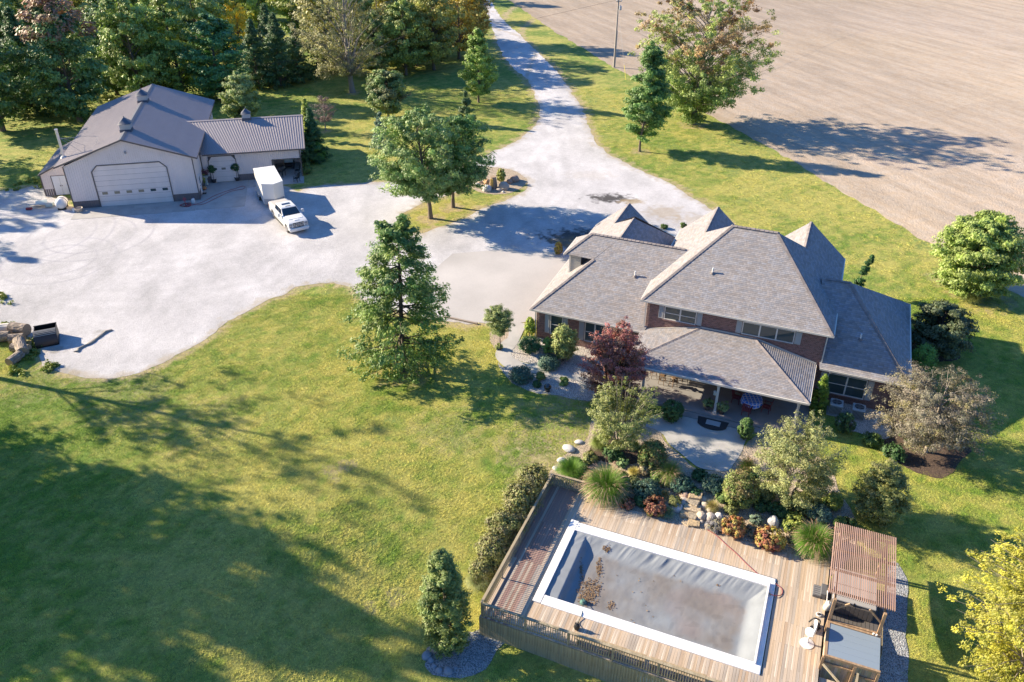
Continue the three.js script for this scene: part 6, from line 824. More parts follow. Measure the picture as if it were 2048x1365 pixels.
grassClump('fountain_grass', 'straw and green grass on the stones right of the steps', 1427, 1005, 30, 36, { seed: 307, pal: [...tanG, [.24, .27, .07]], n: 320 }, OG);
grassClump('fountain_grass', 'green grass with pink plumes beside the pergola', 1632, 1074, 80, 80, { seed: 308, pal: gr, n: 1500, plume: straw, np: 110 }, OG);
grassClump('fountain_grass', 'grass with an orange top at the right edge of the patio', 1497, 925, 38, 44, { seed: 309, pal: [[.2, .26, .05], [.16, .22, .04]], n: 420, plume: [[.44, .26, .13], [.36, .22, .12]], np: 90 }, OG);
grassClump('fountain_grass', 'pale green grass under the crabapple left of the patio', 1199, 878, 40, 44, { seed: 310, pal: [[.26, .31, .08], [.2, .26, .06]], n: 480 }, OG);
grassClump('fountain_grass', 'yellow-green grass right of the pale crabapple trunks', 1272, 880, 22, 36, { seed: 311, pal: [[.28, .32, .08], [.22, .28, .06]], n: 300 }, OG);
grassClump('fountain_grass', 'wispy pale grass at the near end of the hedge by the deck', 957, 1150, 56, 66, { seed: 312, pal: [[.27, .3, .13], [.32, .32, .17], [.2, .25, .09]], n: 420 }, OG);
grassClump('fountain_grass', 'grass clumps below the round tree at the right edge', 1945, 592, 44, 34, { seed: 313, pal: [[.25, .27, .09], [.2, .23, .07]], n: 420 }, OG);
// stones: steps and boulders
const SG = 'flat stone steps from patio to deck', slabTex = (c, sd) => std([1, 1, 1], .95, { map: colorMap(128, 128, (x, y, o) => { const k = .6 + .75 * fbm(x / 18 + sd, y / 18, 4); o[0] = c[0] * k; o[1] = c[1] * k; o[2] = c[2] * k; }, [1, 1]), bumpMap: grayMap(128, 128, (x, y) => fbm(x / 12 + sd, y / 12, 3), [1, 1]), bumpScale: .04 }), slabM = [slabTex([.42, .31, .18], 1), slabTex([.34, .28, .2], 20), slabTex([.45, .35, .23], 40)];
[[1640, 675, 110, 70, 'top flat step stone'], [1610, 745, 110, 55, 'second flat step stone from the top'], [1600, 808, 150, 62, 'long third step stone, ochre'], [1525, 872, 92, 62, 'left stone of the fourth step'], [1612, 890, 100, 84, 'right stone of the fourth step'], [1540, 968, 80, 50, 'bottom left step stone at the deck'], [1628, 975, 118, 62, 'bottom right step stone at the deck']].forEach(([x, y, w, h, label], i) => {
  const q = B6([[x, y]])[0], p = atG(...q), k = depthOf(p) / FOCAL / 5.25, lift = [.36, .32, .28, .22, .22, .16, .16][i], c = at(q[0], q[1], p.y + lift), W = w * k * 1.15, D = h * k * 1.75; const g = rbx(W, .26, D, .05, 0, 0, 0, 0, 0, 0, 3), a = g.attributes.position; for (let j = 0; j < a.count; j++) { const f = 1 + .5 * (noise(a.getX(j) * 2.4 + i * 9, a.getZ(j) * 2.4 + 4) - .5); a.setX(j, a.getX(j) * f); a.setZ(j, a.getZ(j) * f); a.setY(j, a.getY(j) + .03 * (noise(a.getX(j) * 4 + i, a.getZ(j) * 4) - .5)); } g.computeVertexNormals();
  const m = part(numbered('step_stone'), [g], slabM[i % 3], scene); m.position.set(c.x, c.y - .13, c.z); m.rotation.y = -HA + [.1, -.25, .06, .2, -.1, -.3, .12][i]; tag(m, `${label} of the garden stairway`, 'step stone', SG); });
// packed earth the steps rest on
{ const pts = B6([[1470, 600], [1720, 620], [1800, 820], [1760, 960], [1480, 960], [1440, 760]]).map(q => atG(...q)); const r = RNG(4), gs = []; for (let i = 0; i < 46; i++) { const q = B6([[1450 + r() * 330, 600 + r() * 400]])[0], p = atG(...q), s = .05 + r() * .1; gs.push(rock(s, 1, .7, 1, i + 3).translate(p.x, p.y + s * .3, p.z)); } const m = part(numbered('pebbles'), gs, stoneD, scene); m.userData.kind = 'stuff'; tag(m, 'small loose pebbles between the stones of the stairway', 'pebbles'); }
const BG = 'garden boulders';
[[1522, 715, 80, 1.0, stoneC, 'brown upright boulder at the upper left of the steps'], [1505, 770, 108, .6, stoneA, 'flat grey-brown boulder left of the third step'], [1440, 835, 92, .85, stoneB, 'rounded grey boulder left of the fourth step'], [1712, 745, 72, .7, stoneD, 'tan boulder at the upper right of the steps'], [1722, 810, 64, 1, stoneD, 'tan upright boulder right of the third step'], [1692, 925, 84, 1.0, stoneD, 'tan leaning boulder right of the fourth step'], [1785, 940, 92, .85, stoneA, 'pinkish boulder at the lower right of the steps'], [1878, 935, 76, 1.05, stoneB, 'white pointed boulder beside the orange sedum'], [1585, 705, 36, .7, stoneB, 'small pale stone between the two top steps'], [1500, 815, 34, .8, stoneB, 'small stone beside the rounded grey boulder'], [1660, 735, 36, .7, stoneD, 'small tan stone at the right end of the second step'], [1785, 850, 60, .8, stoneA, 'grey stone under the straw coloured grass'], [772, 300, 40, .6, stoneB, 'small white stone on the mulch below the pale crabapple']].forEach(([x, y, w, sy, m, label], i) => boulder(...B6([[x, y]])[0], w / 5.25 * 1.3, sy, m, label, BG, 60 + i));
boulder(1545, 1052, 28, 1.15, stoneB, 'single big pale boulder between the sedums and the crabapple', BG, 80, .85, .8); boulder(1566, 1058, 15, .8, stoneA, 'dark boulder beside the single big pale boulder', BG, 81);
[[1138, 900, 24, .5], [1122, 922, 16, .5], [1110, 938, 12, .5], [1158, 886, 16, .45]].forEach(([x, y, w, s], i) => boulder(x, y, w, s, stoneB, ['flat white edging stone along the lawn, largest of four', 'white edging stone above the green fountain grass', 'smallest white edging stone, nearest the deck railing', 'white edging stone farthest along the lawn'][i], 'edging stones of the planting bed', 84 + i, 1.1, .8));
const JG = 'boulders at the foot of the corner juniper', blueSt = std([.24, .27, .31], .8);
[[100, 1215, 62, 'big bluish boulder left of the juniper'], [122, 1240, 40, 'bluish boulder behind the round boulders'], [142, 1275, 34, 'small round bluish boulder'], [172, 1300, 46, 'middle round bluish boulder'], [224, 1305, 60, 'broad bluish boulder, nearest the deck'], [266, 1285, 26, 'small boulder right of the broad one']].forEach(([x, y, w, label], i) => boulder(...D1([[x, y]])[0], w / 2.936, .7, blueSt, label + ' at the foot of the juniper', JG, 90 + i));
// filling plants of the bed
[[1170, 945, 34, 24, 'low green filler between the two green grasses at the railing', GB.olive], [1283, 1000, 30, 20, 'dark low filler under the deep blue-green juniper', GB.deep], [1265, 965, 30, 26, 'grey-green filler right of the biggest grass', GB.olive], [1392, 985, 26, 18, 'low dark filler at the left of the top step', GB.deep], [1400, 950, 30, 18, 'dark evergreen filler at the patio curve', GB.deep], [1462, 1020, 26, 18, 'low olive filler under the round olive shrub', GB.olive], [1505, 1062, 28, 20, 'brown and green filler between the two orange sedums', GB.brown], [1590, 1078, 32, 22, 'tan filler plant left of the pergola grass', GB.brown], [1612, 1005, 60, 34, 'loose green ground cover under the many stemmed crabapple', GB.olive], [1560, 1020, 44, 26, 'dark ground cover at the foot of the many stemmed crabapple', GB.deep], [1665, 1000, 50, 30, 'yellow-green weeds between crabapple and pergola juniper', GB.lime], [1690, 1050, 40, 30, 'green growth behind the pergola corner', GB.green], [1225, 905, 40, 20, 'dark ground cover under the pale crabapple left of the patio', GB.deep], [1180, 915, 30, 16, 'grey-green ground cover on the lawn side of the bed', GB.olive], [1745, 880, 36, 22, 'low green plants on the stones right of the air conditioners', GB.green], [1790, 905, 44, 30, 'dark shrub at the foot of the bare crabapple', GB.deep]].forEach(([x, y, w, h, label, pal], i) => bush('ground_cover', label, x, y, w, h, { seed: 260 + i, pal, n: 50, loose: 1, leaf: .11, per: 36, lump: .3 }, 'plant'));

[[1150, 925, 30, 22, 'green leafy filler at the far left corner of the bed', GB.green], [1240, 955, 34, 30, 'olive filler between the biggest grass and the mulch', GB.olive], [1318, 955, 34, 30, 'green filler below the speckled round shrub', GB.green], [1350, 1005, 26, 24, 'olive filler left of the stone steps', GB.olive], [1450, 995, 32, 26, 'green filler between the stone steps and the round olive shrub', GB.green], [1530, 985, 46, 36, 'olive shrub under the left side of the many stemmed crabapple', GB.olive], [1590, 1040, 40, 28, 'lime filler above the pergola grass', GB.lime], [1655, 1075, 34, 34, 'green filler against the pergola corner', GB.olive], [1500, 960, 36, 30, 'dark filler behind the round olive shrub', GB.deep], [1185, 955, 40, 30, 'olive filler between the two leftmost grasses', GB.olive], [1290, 940, 26, 24, 'straw coloured filler beside the yellow tuft', GB.brown]].forEach(([x, y, w, h, label, pal], i) => bush('ground_cover', label, x, y, w, h, { seed: 290 + i, pal, n: 60, loose: 1, leaf: .1, per: 36, lump: .35 }, 'plant'));

// ================= pool deck =================
const woodTex = (c, seed, vari = .2) => colorMap(256, 512, (x, y, o) => { const n = noise(x / 6 + seed, y / 120), m = fbm(x / 26 + seed, y / 160, 3), g = LAT[(x * 7919 + y * 6007 + seed) & 65535], k = .8 + .28 * (n - .5) + vari * (m - .5) * 2 + .1 * (g - .5); const w = clamp(m * 2 - .8); o[0] = c[0] * k; o[1] = c[1] * k * lerp(1, 1.08, w); o[2] = c[2] * k * lerp(1, 1.16, w); }, [1, 2]);
const boardTones = [[.60, .465, .335], [.51, .405, .305], [.66, .525, .39], [.54, .395, .27], [.48, .40, .32], [.62, .465, .315]].map((c, i) => std([1, 1, 1], .85, { map: woodTex(c, i * 31) }));
const redTones = [[.40, .235, .17], [.36, .215, .165], [.44, .27, .2], [.38, .24, .18], [.42, .25, .175], [.34, .21, .16]].map((c, i) => std([1, 1, 1], .8, { map: woodTex(c, 200 + i * 17) }));
const railWood = std([1, 1, 1], .85, { map: woodTex([.40, .32, .20], 7) }), skirtTones = [[.46, .36, .2], [.41, .325, .18], [.5, .395, .225]].map((c, i) => std([1, 1, 1], .9, { map: woodTex(c, 50 + i * 9) })), darkWood = std([.07, .055, .045], .9), benchWood = std([1, 1, 1], .8, { map: woodTex([.46, .34, .2], 77) });
const DU0 = 7.22, DU1 = 23.66, DV0 = 15.0, DV1 = 25.85;
const deckEdge = u => u < 9.9 ? 15.0 : 15.28 + .07 * Math.sin(u * 1.3) + .05 * Math.sin(u * 3.1);
const PU0 = 9.38, PU1 = 21.07, PV0 = 17.45, PV1 = 23.9;
{
  const d = thing('pool_deck', 'large raised brown plank deck round the covered pool', 'deck', [HO.x, DECK, HO.z], -HA), r = RNG(12), w = .142, gap = .008;
  const cache = new Map(), board = (u, v0, v1) => { const L = Math.round((v1 - v0) * 10) / 10, key = L.toFixed(1); if (!cache.has(key)) cache.set(key, boxUV(new THREE.BoxGeometry(w - gap, .035, 1).toNonIndexed())); const m = piece('deck_board', cache.get('1') || (cache.set('1', boxUV(new THREE.BoxGeometry(w - gap, .035, 1))), cache.get('1')), (u < 8.9 && r() < .7 ? redTones : boardTones)[Math.floor(r() * 6)], d); m.scale.z = v1 - v0 - .006; m.position.set(u + w / 2, -.018 - r() * .004, (v0 + v1) / 2); return m; };
  for (let u = DU0; u < DU1 - .05; u += w) { const e = deckEdge(u + w / 2); if (u + w > PU0 && u < PU1) { board(u, e, PV0 - .01); board(u, PV1 + .01, DV1); } else { const j = u < PU0 ? 21.4 : 20.2 + ((Math.round(u / w) % 2) ? 1.4 : 0); board(u, e, j); board(u, j, DV1); } }
  part('joist', [...Array(9)].map((_, i) => box2(DU0 + .05, i > 1 && i < 7 ? PU0 - .1 : DU1, -.22, -.045, DV0 + .9 + i * 1.2, DV0 + .94 + i * 1.2)), darkWood, d);
  part('rim_joist', [box2(DU0, DU1, -.24, -.04, DV1 - .04, DV1), box2(DU0, DU0 + .04, -.24, -.04, DV0, DV1), box2(DU1 - .04, DU1, -.24, -.04, 15.6, DV1), box2(DU0, 9.9, -.24, -.04, DV0, DV0 + .04)], skirtTones[0], d);
  const sk = boxUV(new THREE.BoxGeometry(.136, 1, .022)); let i = 0;
  for (let u = DU0; u < DU1; u += .145) { const g = hw(u, DV1 + .05), y = ter(g.x, g.z) - DECK - .05, top = -.05; const m = piece('skirt_board', sk, skirtTones[Math.floor(r() * 3)], d); m.scale.y = top - y; m.position.set(u + .07, (top + y) / 2, DV1 + .016); }
  for (let v = DV0; v < DV1; v += .145) { const g = hw(DU0, v), y = ter(g.x, g.z) - DECK - .05; if (y > -.08) continue; const m = piece('skirt_board', sk, skirtTones[Math.floor(r() * 3)], d); m.scale.y = -.05 - y; m.position.set(DU0 - .016, (-.05 + y) / 2, v + .07); m.rotation.y = Math.PI / 2; }
  part('sub_floor', [box2(DU0 + .1, PU0 - .05, -.5, -.45, DV0 + .8, DV1 - .1), box2(PU1 + .05, DU1 - .1, -.5, -.45, 15.8, DV1 - .1), box2(PU0, PU1, -.5, -.45, 17, PV0 - .05), box2(PU0, PU1, -.5, -.45, PV1 + .05, DV1 - .1)], darkWood, d);
}
function railing(label, a, b, posts) {
  const d = thing('deck_railing', label, 'railing', [HO.x, DECK, HO.z], -HA, 'railings of the pool deck'), L = Math.hypot(b[0] - a[0], b[1] - a[1]), ux = (b[0] - a[0]) / L, uz = (b[1] - a[1]) / L, at_ = s => [a[0] + ux * s, a[1] + uz * s], turn = Math.atan2(-uz, ux), np = Math.max(1, Math.round(L / 2.45));
  part('handrail', [place(new RoundedBoxGeometry(L + .12, .038, .15, 2, .01), (a[0] + b[0]) / 2, .97, (a[1] + b[1]) / 2, 0, turn)], railWood, d);
  part('rail', [place(new THREE.BoxGeometry(L, .085, .038), (a[0] + b[0]) / 2, .9, (a[1] + b[1]) / 2, 0, turn), place(new THREE.BoxGeometry(L, .085, .038), (a[0] + b[0]) / 2, .12, (a[1] + b[1]) / 2, 0, turn)], railWood, d);
  const pg = boxUV(new THREE.BoxGeometry(.09, .98, .09)), bg = boxUV(new THREE.BoxGeometry(.036, .8, .036));
  for (let i = 0; i <= np; i++) { const [x, z] = at_(i / np * L), m = piece('post', pg, railWood, d); m.position.set(x, .46, z); m.rotation.y = turn; }
  const nb = Math.floor(L / .125); for (let i = 1; i < nb; i++) { const s = i / nb * L; if (Math.abs(s / L * np - Math.round(s / L * np)) * L / np < .07) continue; const [x, z] = at_(s), m = piece('baluster', bg, railWood, d); m.position.set(x - uz * .035, .5, z + ux * .035); m.rotation.y = turn; }
}
railing('long wooden railing along the left side of the pool deck', [7.3, 15.1], [7.3, 25.72]);
railing('wooden railing along the near side of the pool deck', [7.42, 25.78], [23.4, 25.78]);
railing('short wooden railing at the far left corner of the pool deck', [7.42, 15.06], [9.95, 15.06]);
// pool: white coping, sagging grey cover
{
  const p = thing('swimming_pool', 'long rectangular pool with wide white coping', 'pool', [HO.x, DECK, HO.z], -HA), w = std([1, 1, 1], .55, { map: colorMap(512, 512, (x, y, o) => { const n = fbm(x / 40, y / 40, 4), k = .80 - .16 * clamp((n - .5) * 2.4) + .03 * (LAT[(x * 7919 + y * 6007) & 65535] - .5); o[0] = k * .97; o[1] = k * .95; o[2] = k * .94; }, [4, 4]) });
  part('coping', [rbx(.46, .1, PV1 - PV0, .02, PU0 + .23, .03, (PV0 + PV1) / 2)], w, p); part('coping', [rbx(PU1 - PU0 - .5, .1, .66, .02, (PU0 + PU1) / 2 + .22, .025, PV0 + .42)], w, p); part('coping', [rbx(PU1 - PU0 - .5, .1, .62, .02, (PU0 + PU1) / 2 + .24, .025, PV1 - .28)], w, p); part('coping', [rbx(.24, .1, PV1 - PV0 - .6, .02, PU1 - .12, .02, (PV0 + PV1) / 2)], w, p); part('end_lip', [rbx(.1, .34, PV1 - PV0 - 1.0, .03, PU1 - .3, .06, (PV0 + PV1) / 2 + .05)], w, p);
  part('pool_wall', [box2(PU0 + .2, PU1 - .2, -1.3, -.1, PV0 + .3, PV0 + .4), box2(PU0 + .2, PU1 - .2, -1.3, -.1, PV1 - .4, PV1 - .3), box2(PU0 + .2, PU0 + .3, -1.3, -.1, PV0 + .4, PV1 - .4), box2(PU1 - .3, PU1 - .2, -1.3, -.1, PV0 + .4, PV1 - .4), box2(PU0 + .2, PU1 - .2, -1.4, -1.3, PV0 + .3, PV1 - .3)], w, p);
  const CU0 = 9.8, CU1 = 20.78, CV0 = 18.12, CV1 = 23.42, nu = 240, nv = 130, P = [], UV = [], I = [];
  const hgt = (u, v) => { const a = u - CU0, b = CU1 - u, c = v - CV0, e = CV1 - v; const bot = -.42 + .02 * (fbm(u * .9, v * .9, 3) - .5) * 2 + .012 * (fbm(u * 4, v * 2.2 + 9, 3) - .5);
    const top = .0; let s = Math.min(smooth(.0, 1.15, c), smooth(0, 1.0, b) , smooth(0, .55, e)); const shelf = a < .72 ? .1 : lerp(.1, 1, smooth(.72, 1.1, a)); s = Math.min(s, shelf);
    const wr = c < 1.3 ? (Math.abs(fbm(u * 1.7 + c * .9, c * .35 + 4, 3) - .5) * -5 + .6) * .055 * smooth(0, .25, c) * smooth(1.3, .45, c) * (.35 + 1.1 * noise(u * .8, 8)) : 0; const we = a < 1.1 ? .012 * Math.sin(v * 5 + noise(v, 3) * 6) : 0; return lerp(top, bot, s) + wr + we; };
  for (let j = 0; j <= nv; j++) for (let i = 0; i <= nu; i++) { const u = lerp(CU0, CU1, i / nu), v = lerp(CV0, CV1, j / nv); P.push(u, hgt(u, v), v); UV.push(i / nu, j / nv); }
  for (let j = 0; j < nv; j++) for (let i = 0; i < nu; i++) { const a = j * (nu + 1) + i, b = a + nu + 1; I.push(a, b, a + 1, a + 1, b, b + 1); }
  const g = new THREE.BufferGeometry(); g.setAttribute('position', new THREE.Float32BufferAttribute(P, 3)); g.setAttribute('uv', new THREE.Float32BufferAttribute(UV, 2)); g.setIndex(I); g.computeVertexNormals();
  const map = colorMap(1024, 512, (i, j, o) => { const u = i / 1024 * 11, v = j / 512 * 5.3, a = fbm(u * .5 + 4, v * .5, 4), b = fbm(u * 2.5, v * 1.6 + 9, 3), edge = Math.min(u - 1.2, 11 - u - .9, v - .9, 5.3 - v - .35), st = smooth(-.1, .5, edge + (b - .5) * .5); let r = .255, g2 = .275, bl = .295; const dirt = st * clamp(.6 + (a - .45) * 2.2); r = lerp(r, .205, dirt); g2 = lerp(g2, .185, dirt); bl = lerp(bl, .168, dirt); const pink = st * clamp((fbm(u * .4 + 20, v * .5 + 3, 2) - .5) * 3) * .6; r = lerp(r, .285, pink); g2 = lerp(g2, .225, pink); bl = lerp(bl, .215, pink); const k = .88 + .22 * (b - .5) + .06 * (LAT[(i * 7919 + j * 6007) & 65535] - .5); const line = noise(u * .8 + v * 2.6, u * 3) > .83 && st > .5 ? .9 : 1; o[0] = r * k * line; o[1] = g2 * k * line; o[2] = bl * k * line; }, null);
  map.wrapS = map.wrapT = THREE.ClampToEdgeWrapping;
  const c = shadows(new THREE.Mesh(g, std([1, 1, 1], .7, { map, side: THREE.DoubleSide }))); c.name = 'pool_cover'; c.position.copy(p.position); c.rotation.y = -HA; scene.add(c); tag(c, 'sagging grey winter cover stretched over the pool', 'pool cover');
  // dead leaves on the cover
  const r = RNG(66), L = new Leaves(1500), Z = z2(1040, 1020, 3.793); const drop = (x, y, sx, sy, n) => { for (let k = 0; k < n; k++) { const q = Z([[x + (r() + r() - 1) * sx, y + (r() + r() - 1) * sy]])[0], w0 = at(q[0], q[1], DECK - .5), [u, v] = hl(w0.x, w0.z); if (u < CU0 || u > CU1 || v < CV0 || v > CV1) continue; const y0 = DECK + hgt(u, v) + .02 + r() * .03, c2 = pick([[.24, .15, .08], [.17, .105, .06], [.33, .22, .12]], r); L.leaf(w0.x, y0, w0.z, (r() - .5) * .8, 1, (r() - .5) * .8, r() - .5, 0, r() - .5, .08, .055, ...c2); } };
  drop(515, 640, 95, 120, 200); drop(500, 680, 70, 60, 130); drop(655, 330, 36, 22, 60); drop(600, 450, 26, 90, 110); drop(465, 480, 14, 100, 60); drop(560, 600, 60, 60, 90); drop(690, 740, 40, 40, 40); drop(1500, 600, 20, 10, 5); drop(900, 640, 500, 260, 16); const lv = piece('dead_leaves', L.geo(), leafMat(.2), scene); lv.userData.kind = 'stuff'; tag(lv, 'brown dead leaves drifted on the pool cover', 'leaves');
  const pp = Z([[478, 715]])[0], w0 = at(...pp, DECK - .5), t = thing('cover_pump', 'small teal pump standing on the pool cover among the leaves', 'pump', [w0.x, DECK - .53, w0.z]); part('housing', [cyl(.16, .2, .22, 16, 0, .11, 0), cyl(.1, .15, .12, 14, 0, .28, 0)], std([.12, .24, .2], .5), t); part('handle', [place(new THREE.TorusGeometry(.08, .015, 6, 14, Math.PI), 0, .34, 0)], black, t);
  const q2 = Z([[470, 790]])[0], q3 = Z([[440, 860]])[0], q4 = Z([[432, 890]])[0]; const cd = thing('pump_cord', 'thin cord from the pool pump over the coping to the railing', 'cord', [0, 0, 0]); part('cord', [tube([[w0.x, DECK - .25, w0.z], at(...q2, DECK + .1), at(...q3, DECK + .05), at(...q4, DECK + .3)], .018, 30, 5)], std([.06, .1, .09], .6), cd); part('plug', [cyl(.03, .03, .1, 8, at(...q4, DECK + .3).x, DECK + .3, at(...q4, DECK + .3).z)], black, cd);
  const b0 = at(...Z([[430, 905]])[0], DECK + .02), bg = thing('black_bag', 'crumpled black bag beside the near deck railing', 'bag', b0); part('bag', [rock(.2, .8, 1.3, .7, 5).translate(0, .16, 0)], black, bg); part('strap', [place(new THREE.TorusGeometry(.1, .015, 6, 14), 0, .42, 0)], black, bg);
}
{ const Z = z2(1040, 1020, 3.793), pts = [[1420, 150], [1490, 195], [1560, 260], [1640, 330], [1730, 420], [1850, 520], [1945, 565], [1990, 605], [1985, 645], [1930, 660], [1895, 652]].map(q => at(...Z([q])[0], DECK + .03)); pts[pts.length - 1].y += .12; pts[pts.length - 2].y += .08; const h = thing('hose', 'dark red garden hose across the deck to the pool corner', 'hose', [0, 0, 0]); part('hose', [tube(pts, .022, 60, 6)], hoseRed, h); part('nozzle', [cyl(.03, .03, .14, 8, pts[10].x, pts[10].y, pts[10].z, 1.5)], std([.3, .25, .1], .4, { metalness: .6 }), h); }
for (const [a, b, label] of [[[1154, 1264], [1294, 1312], 'low plank bench along the near railing, left one'], [[1304, 1308], [1412, 1356], 'low plank bench along the near railing, right one']]) { const A = hl(at(...a, DECK + .42).x, at(...a, DECK + .42).z), B = hl(at(...b, DECK + .42).x, at(...b, DECK + .42).z), v = 25.42, t = thing('deck_bench', label, 'bench', [HO.x, DECK, HO.z], -HA, 'benches along the deck railing'); for (let i = 0; i < 3; i++) part('plank', [rbx(B[0] - A[0], .035, .135, .008, (A[0] + B[0]) / 2, .42, v - .15 + i * .145)], benchWood, t); for (const s of [.06, .5, .94]) part('support', [rbx(.09, .4, .36, .01, lerp(A[0], B[0], s), .2, v - .005)], railWood, t); }
// ---------- pergola with hot tub, counter ----------
const redWood = [std([.40, .25, .19], .75), std([.45, .285, .22], .75), std([.36, .225, .17], .75)], newWood = std([1, 1, 1], .75, { map: woodTex([.42, .27, .155], 91) });
const PX0 = 23.42, PX1 = 26.5, PZ0 = 14.75, PZ1 = 19.95, PY = 2.62;
{
  const p = thing('pergola', 'wooden pergola with close reddish slats on top beside the pool', 'pergola', [HO.x, DECK, HO.z], -HA), n = 33, r = RNG(6);
  const sl = boxUV(new RoundedBoxGeometry(.046, .085, PZ1 - PZ0, 1, .006)); for (let i = 0; i < n; i++) { const m = piece('slat', sl, redWood[Math.floor(r() * 3)], p); m.position.set(lerp(PX0 + .03, PX1 - .03, i / (n - 1)), PY, (PZ0 + PZ1) / 2); }
  for (const z of [PZ0 + .35, PZ0 + 1.9, PZ0 + 3.4, PZ1 - .3]) part('beam', [box2(PX0 - .02, PX1 + .02, PY - .19, PY - .045, z - .03, z + .03)], newWood, p); for (const u of [PX0 + .38, PX1 - .4]) part('beam', [box2(u - .04, u + .04, PY - .36, PY - .195, PZ0 + .1, PZ1 - .05)], newWood, p);
  for (const u of [PX0 + .38, PX1 - .4]) for (const z of [PZ0 + .5, PZ1 + .12]) { const y0 = u > 25 ? -1.9 : 0; part('post', [box2(u - .07, u + .07, y0, PY - .2, z - .07, z + .07)], newWood, p); part('brace', [bar([u, PY - .95, z], [u + (u < 25 ? .7 : -.7), PY - .24, z], .07, .09)], newWood, p); }
  part('lower_beam', [box2(PX0 + .45, PX1 - .47, .86, .98, PZ1 + .06, PZ1 + .18), box2(PX0 + .45, PX1 - .47, .1, .2, PZ1 + .06, PZ1 + .18)], newWood, p);
  for (let i = 0; i < 14; i++) part('platform_board', [box2(23.7 + i * .2, 23.88 + i * .2, -.14, -.1, 14.9, 20.3)], std([.1, .09, .085], .8), p);
  part('platform_skirt', [box2(26.5, 26.53, -2.3, -.1, 14.9, 20.3), box2(23.7, 26.5, -2.3, -.14, 20.3, 20.33)], skirtTones[1], p);
}
{ const t = thing('hot_tub', 'square hot tub with a grey folding cover under the pergola', 'hot tub', hw(24.95, 17.35, DECK - .1), -HA), cov = std([.34, .33, .33], .7); part('shell', [rbx(2.1, .82, 2.3, .12, 0, .42, 0)], std([.09, .08, .078], .6), t); for (let i = 0; i < 9; i++) part('side_panel', [rbx(.2, .7, .03, .01, -.88 + i * .22, .4, 1.16)], std([.12, .105, .1], .7), t); part('cover', [rbx(2.14, .12, 1.12, .05, 0, .9, -.58), rbx(2.14, .12, 1.12, .05, 0, .9, .58)], cov, t); part('strap', [box2(-.03, .03, .7, .965, 1.1, 1.16)], black, t); }
{ const t = thing('tub_steps', 'dark grey moulded steps at the side of the hot tub', 'steps', at(1641, 1188, DECK), -HA), m = std([.11, .11, .115], .7); part('step', [rbx(.55, .2, .75, .04, -.12, .1, 0)], m, t); part('step', [rbx(.3, .42, .75, .04, .12, .21, 0)], m, t); for (let i = 0; i < 5; i++) part('tread_rib', [box2(-.37, -.04, .2, .212, -.3 + i * .14, -.24 + i * .14)], std([.2, .2, .2], .7), t); }
{ const t = thing('grab_rail', 'white curved handrail between tub steps and pergola post', 'handrail', at(1652, 1206, DECK), -HA); part('tube', [tube([[0, 0, .25], [-.02, .55, .22], [-.08, .9, .1], [-.1, 1.0, -.15], [-.02, .95, -.45]], .03, 30, 8)], whitePvc, t); part('grip', [tube([[-.09, .93, .06], [-.1, 1.0, -.14], [-.05, .97, -.36]], .042, 12, 8)], black, t); part('foot', [cyl(.08, .09, .04, 14, 0, .02, .25)], whitePvc, t); }
{ const t = thing('white_drum', 'white rounded plastic drum leaning by the pergola post', 'drum', at(1653, 1222, DECK), .3); part('drum', [toCreasedNormals(place(new THREE.CapsuleGeometry(.17, .42, 6, 16), 0, .36, 0, .25), 1)], std([.7, .67, .6], .5), t); part('lid', [cyl(.09, .09, .05, 12, 0, .7, .09, .25)], std([.25, .25, .24], .6), t); }
{ // bar counter beyond the pergola
  const t = thing('bar_counter', 'outdoor bar counter with a smooth blue-grey top and wooden sides', 'counter', [HO.x, DECK, HO.z], -HA), y = 1.0; const top = std([.22, .27, .32], .45), S = 5; for (let i = 0; i < S; i++) part('top_panel', [box2(23.86, 26.2, y - .03, y, 20.36 + i * .392, 20.36 + i * .392 + .388)], top, t);
  part('edge', [box2(23.72, 26.24, y - .12, y + .02, 22.33, 22.44), box2(23.72, 23.85, y - .12, y + .02, 20.34, 22.33), box2(23.72, 26.24, y - .1, y + .03, 20.22, 20.34)], newWood, t);
  const pn = skirtTones; for (let i = 0; i < 17; i++) part('front_board', [box2(23.8 + i * .142, 23.935 + i * .142, -2.3, y - .13, 22.3, 22.33)], [boardTones[3], boardTones[5], pn[2]][i % 3], t); for (let i = 0; i < 13; i++) part('side_board', [box2(23.78, 23.8, 0, y - .13, 20.38 + i * .148, 20.52 + i * .148)], boardTones[i % 6], t); for (let i = 0; i < 13; i++) part('side_board', [box2(26.2, 26.22, -2.3, y - .04, 20.38 + i * .148, 20.52 + i * .148)], pn[i % 3], t);
  part('rail', [box2(23.86, 25.1, .42, .52, 22.34, 22.42), box2(25.22, 26.2, .2, .3, 22.34, 22.42)], newWood, t); for (const u of [23.72, 25.16, 26.2]) part('post', [box2(u - .06, u + .06, -2.2, y - .13, 22.34, 22.46)], newWood, t); part('cup', [cyl(.05, .04, .1, 12, 26.0, y + .06, 20.3), cyl(.05, .04, .1, 12, 25.86, y + .06, 20.28)], whitePvc, t);
}
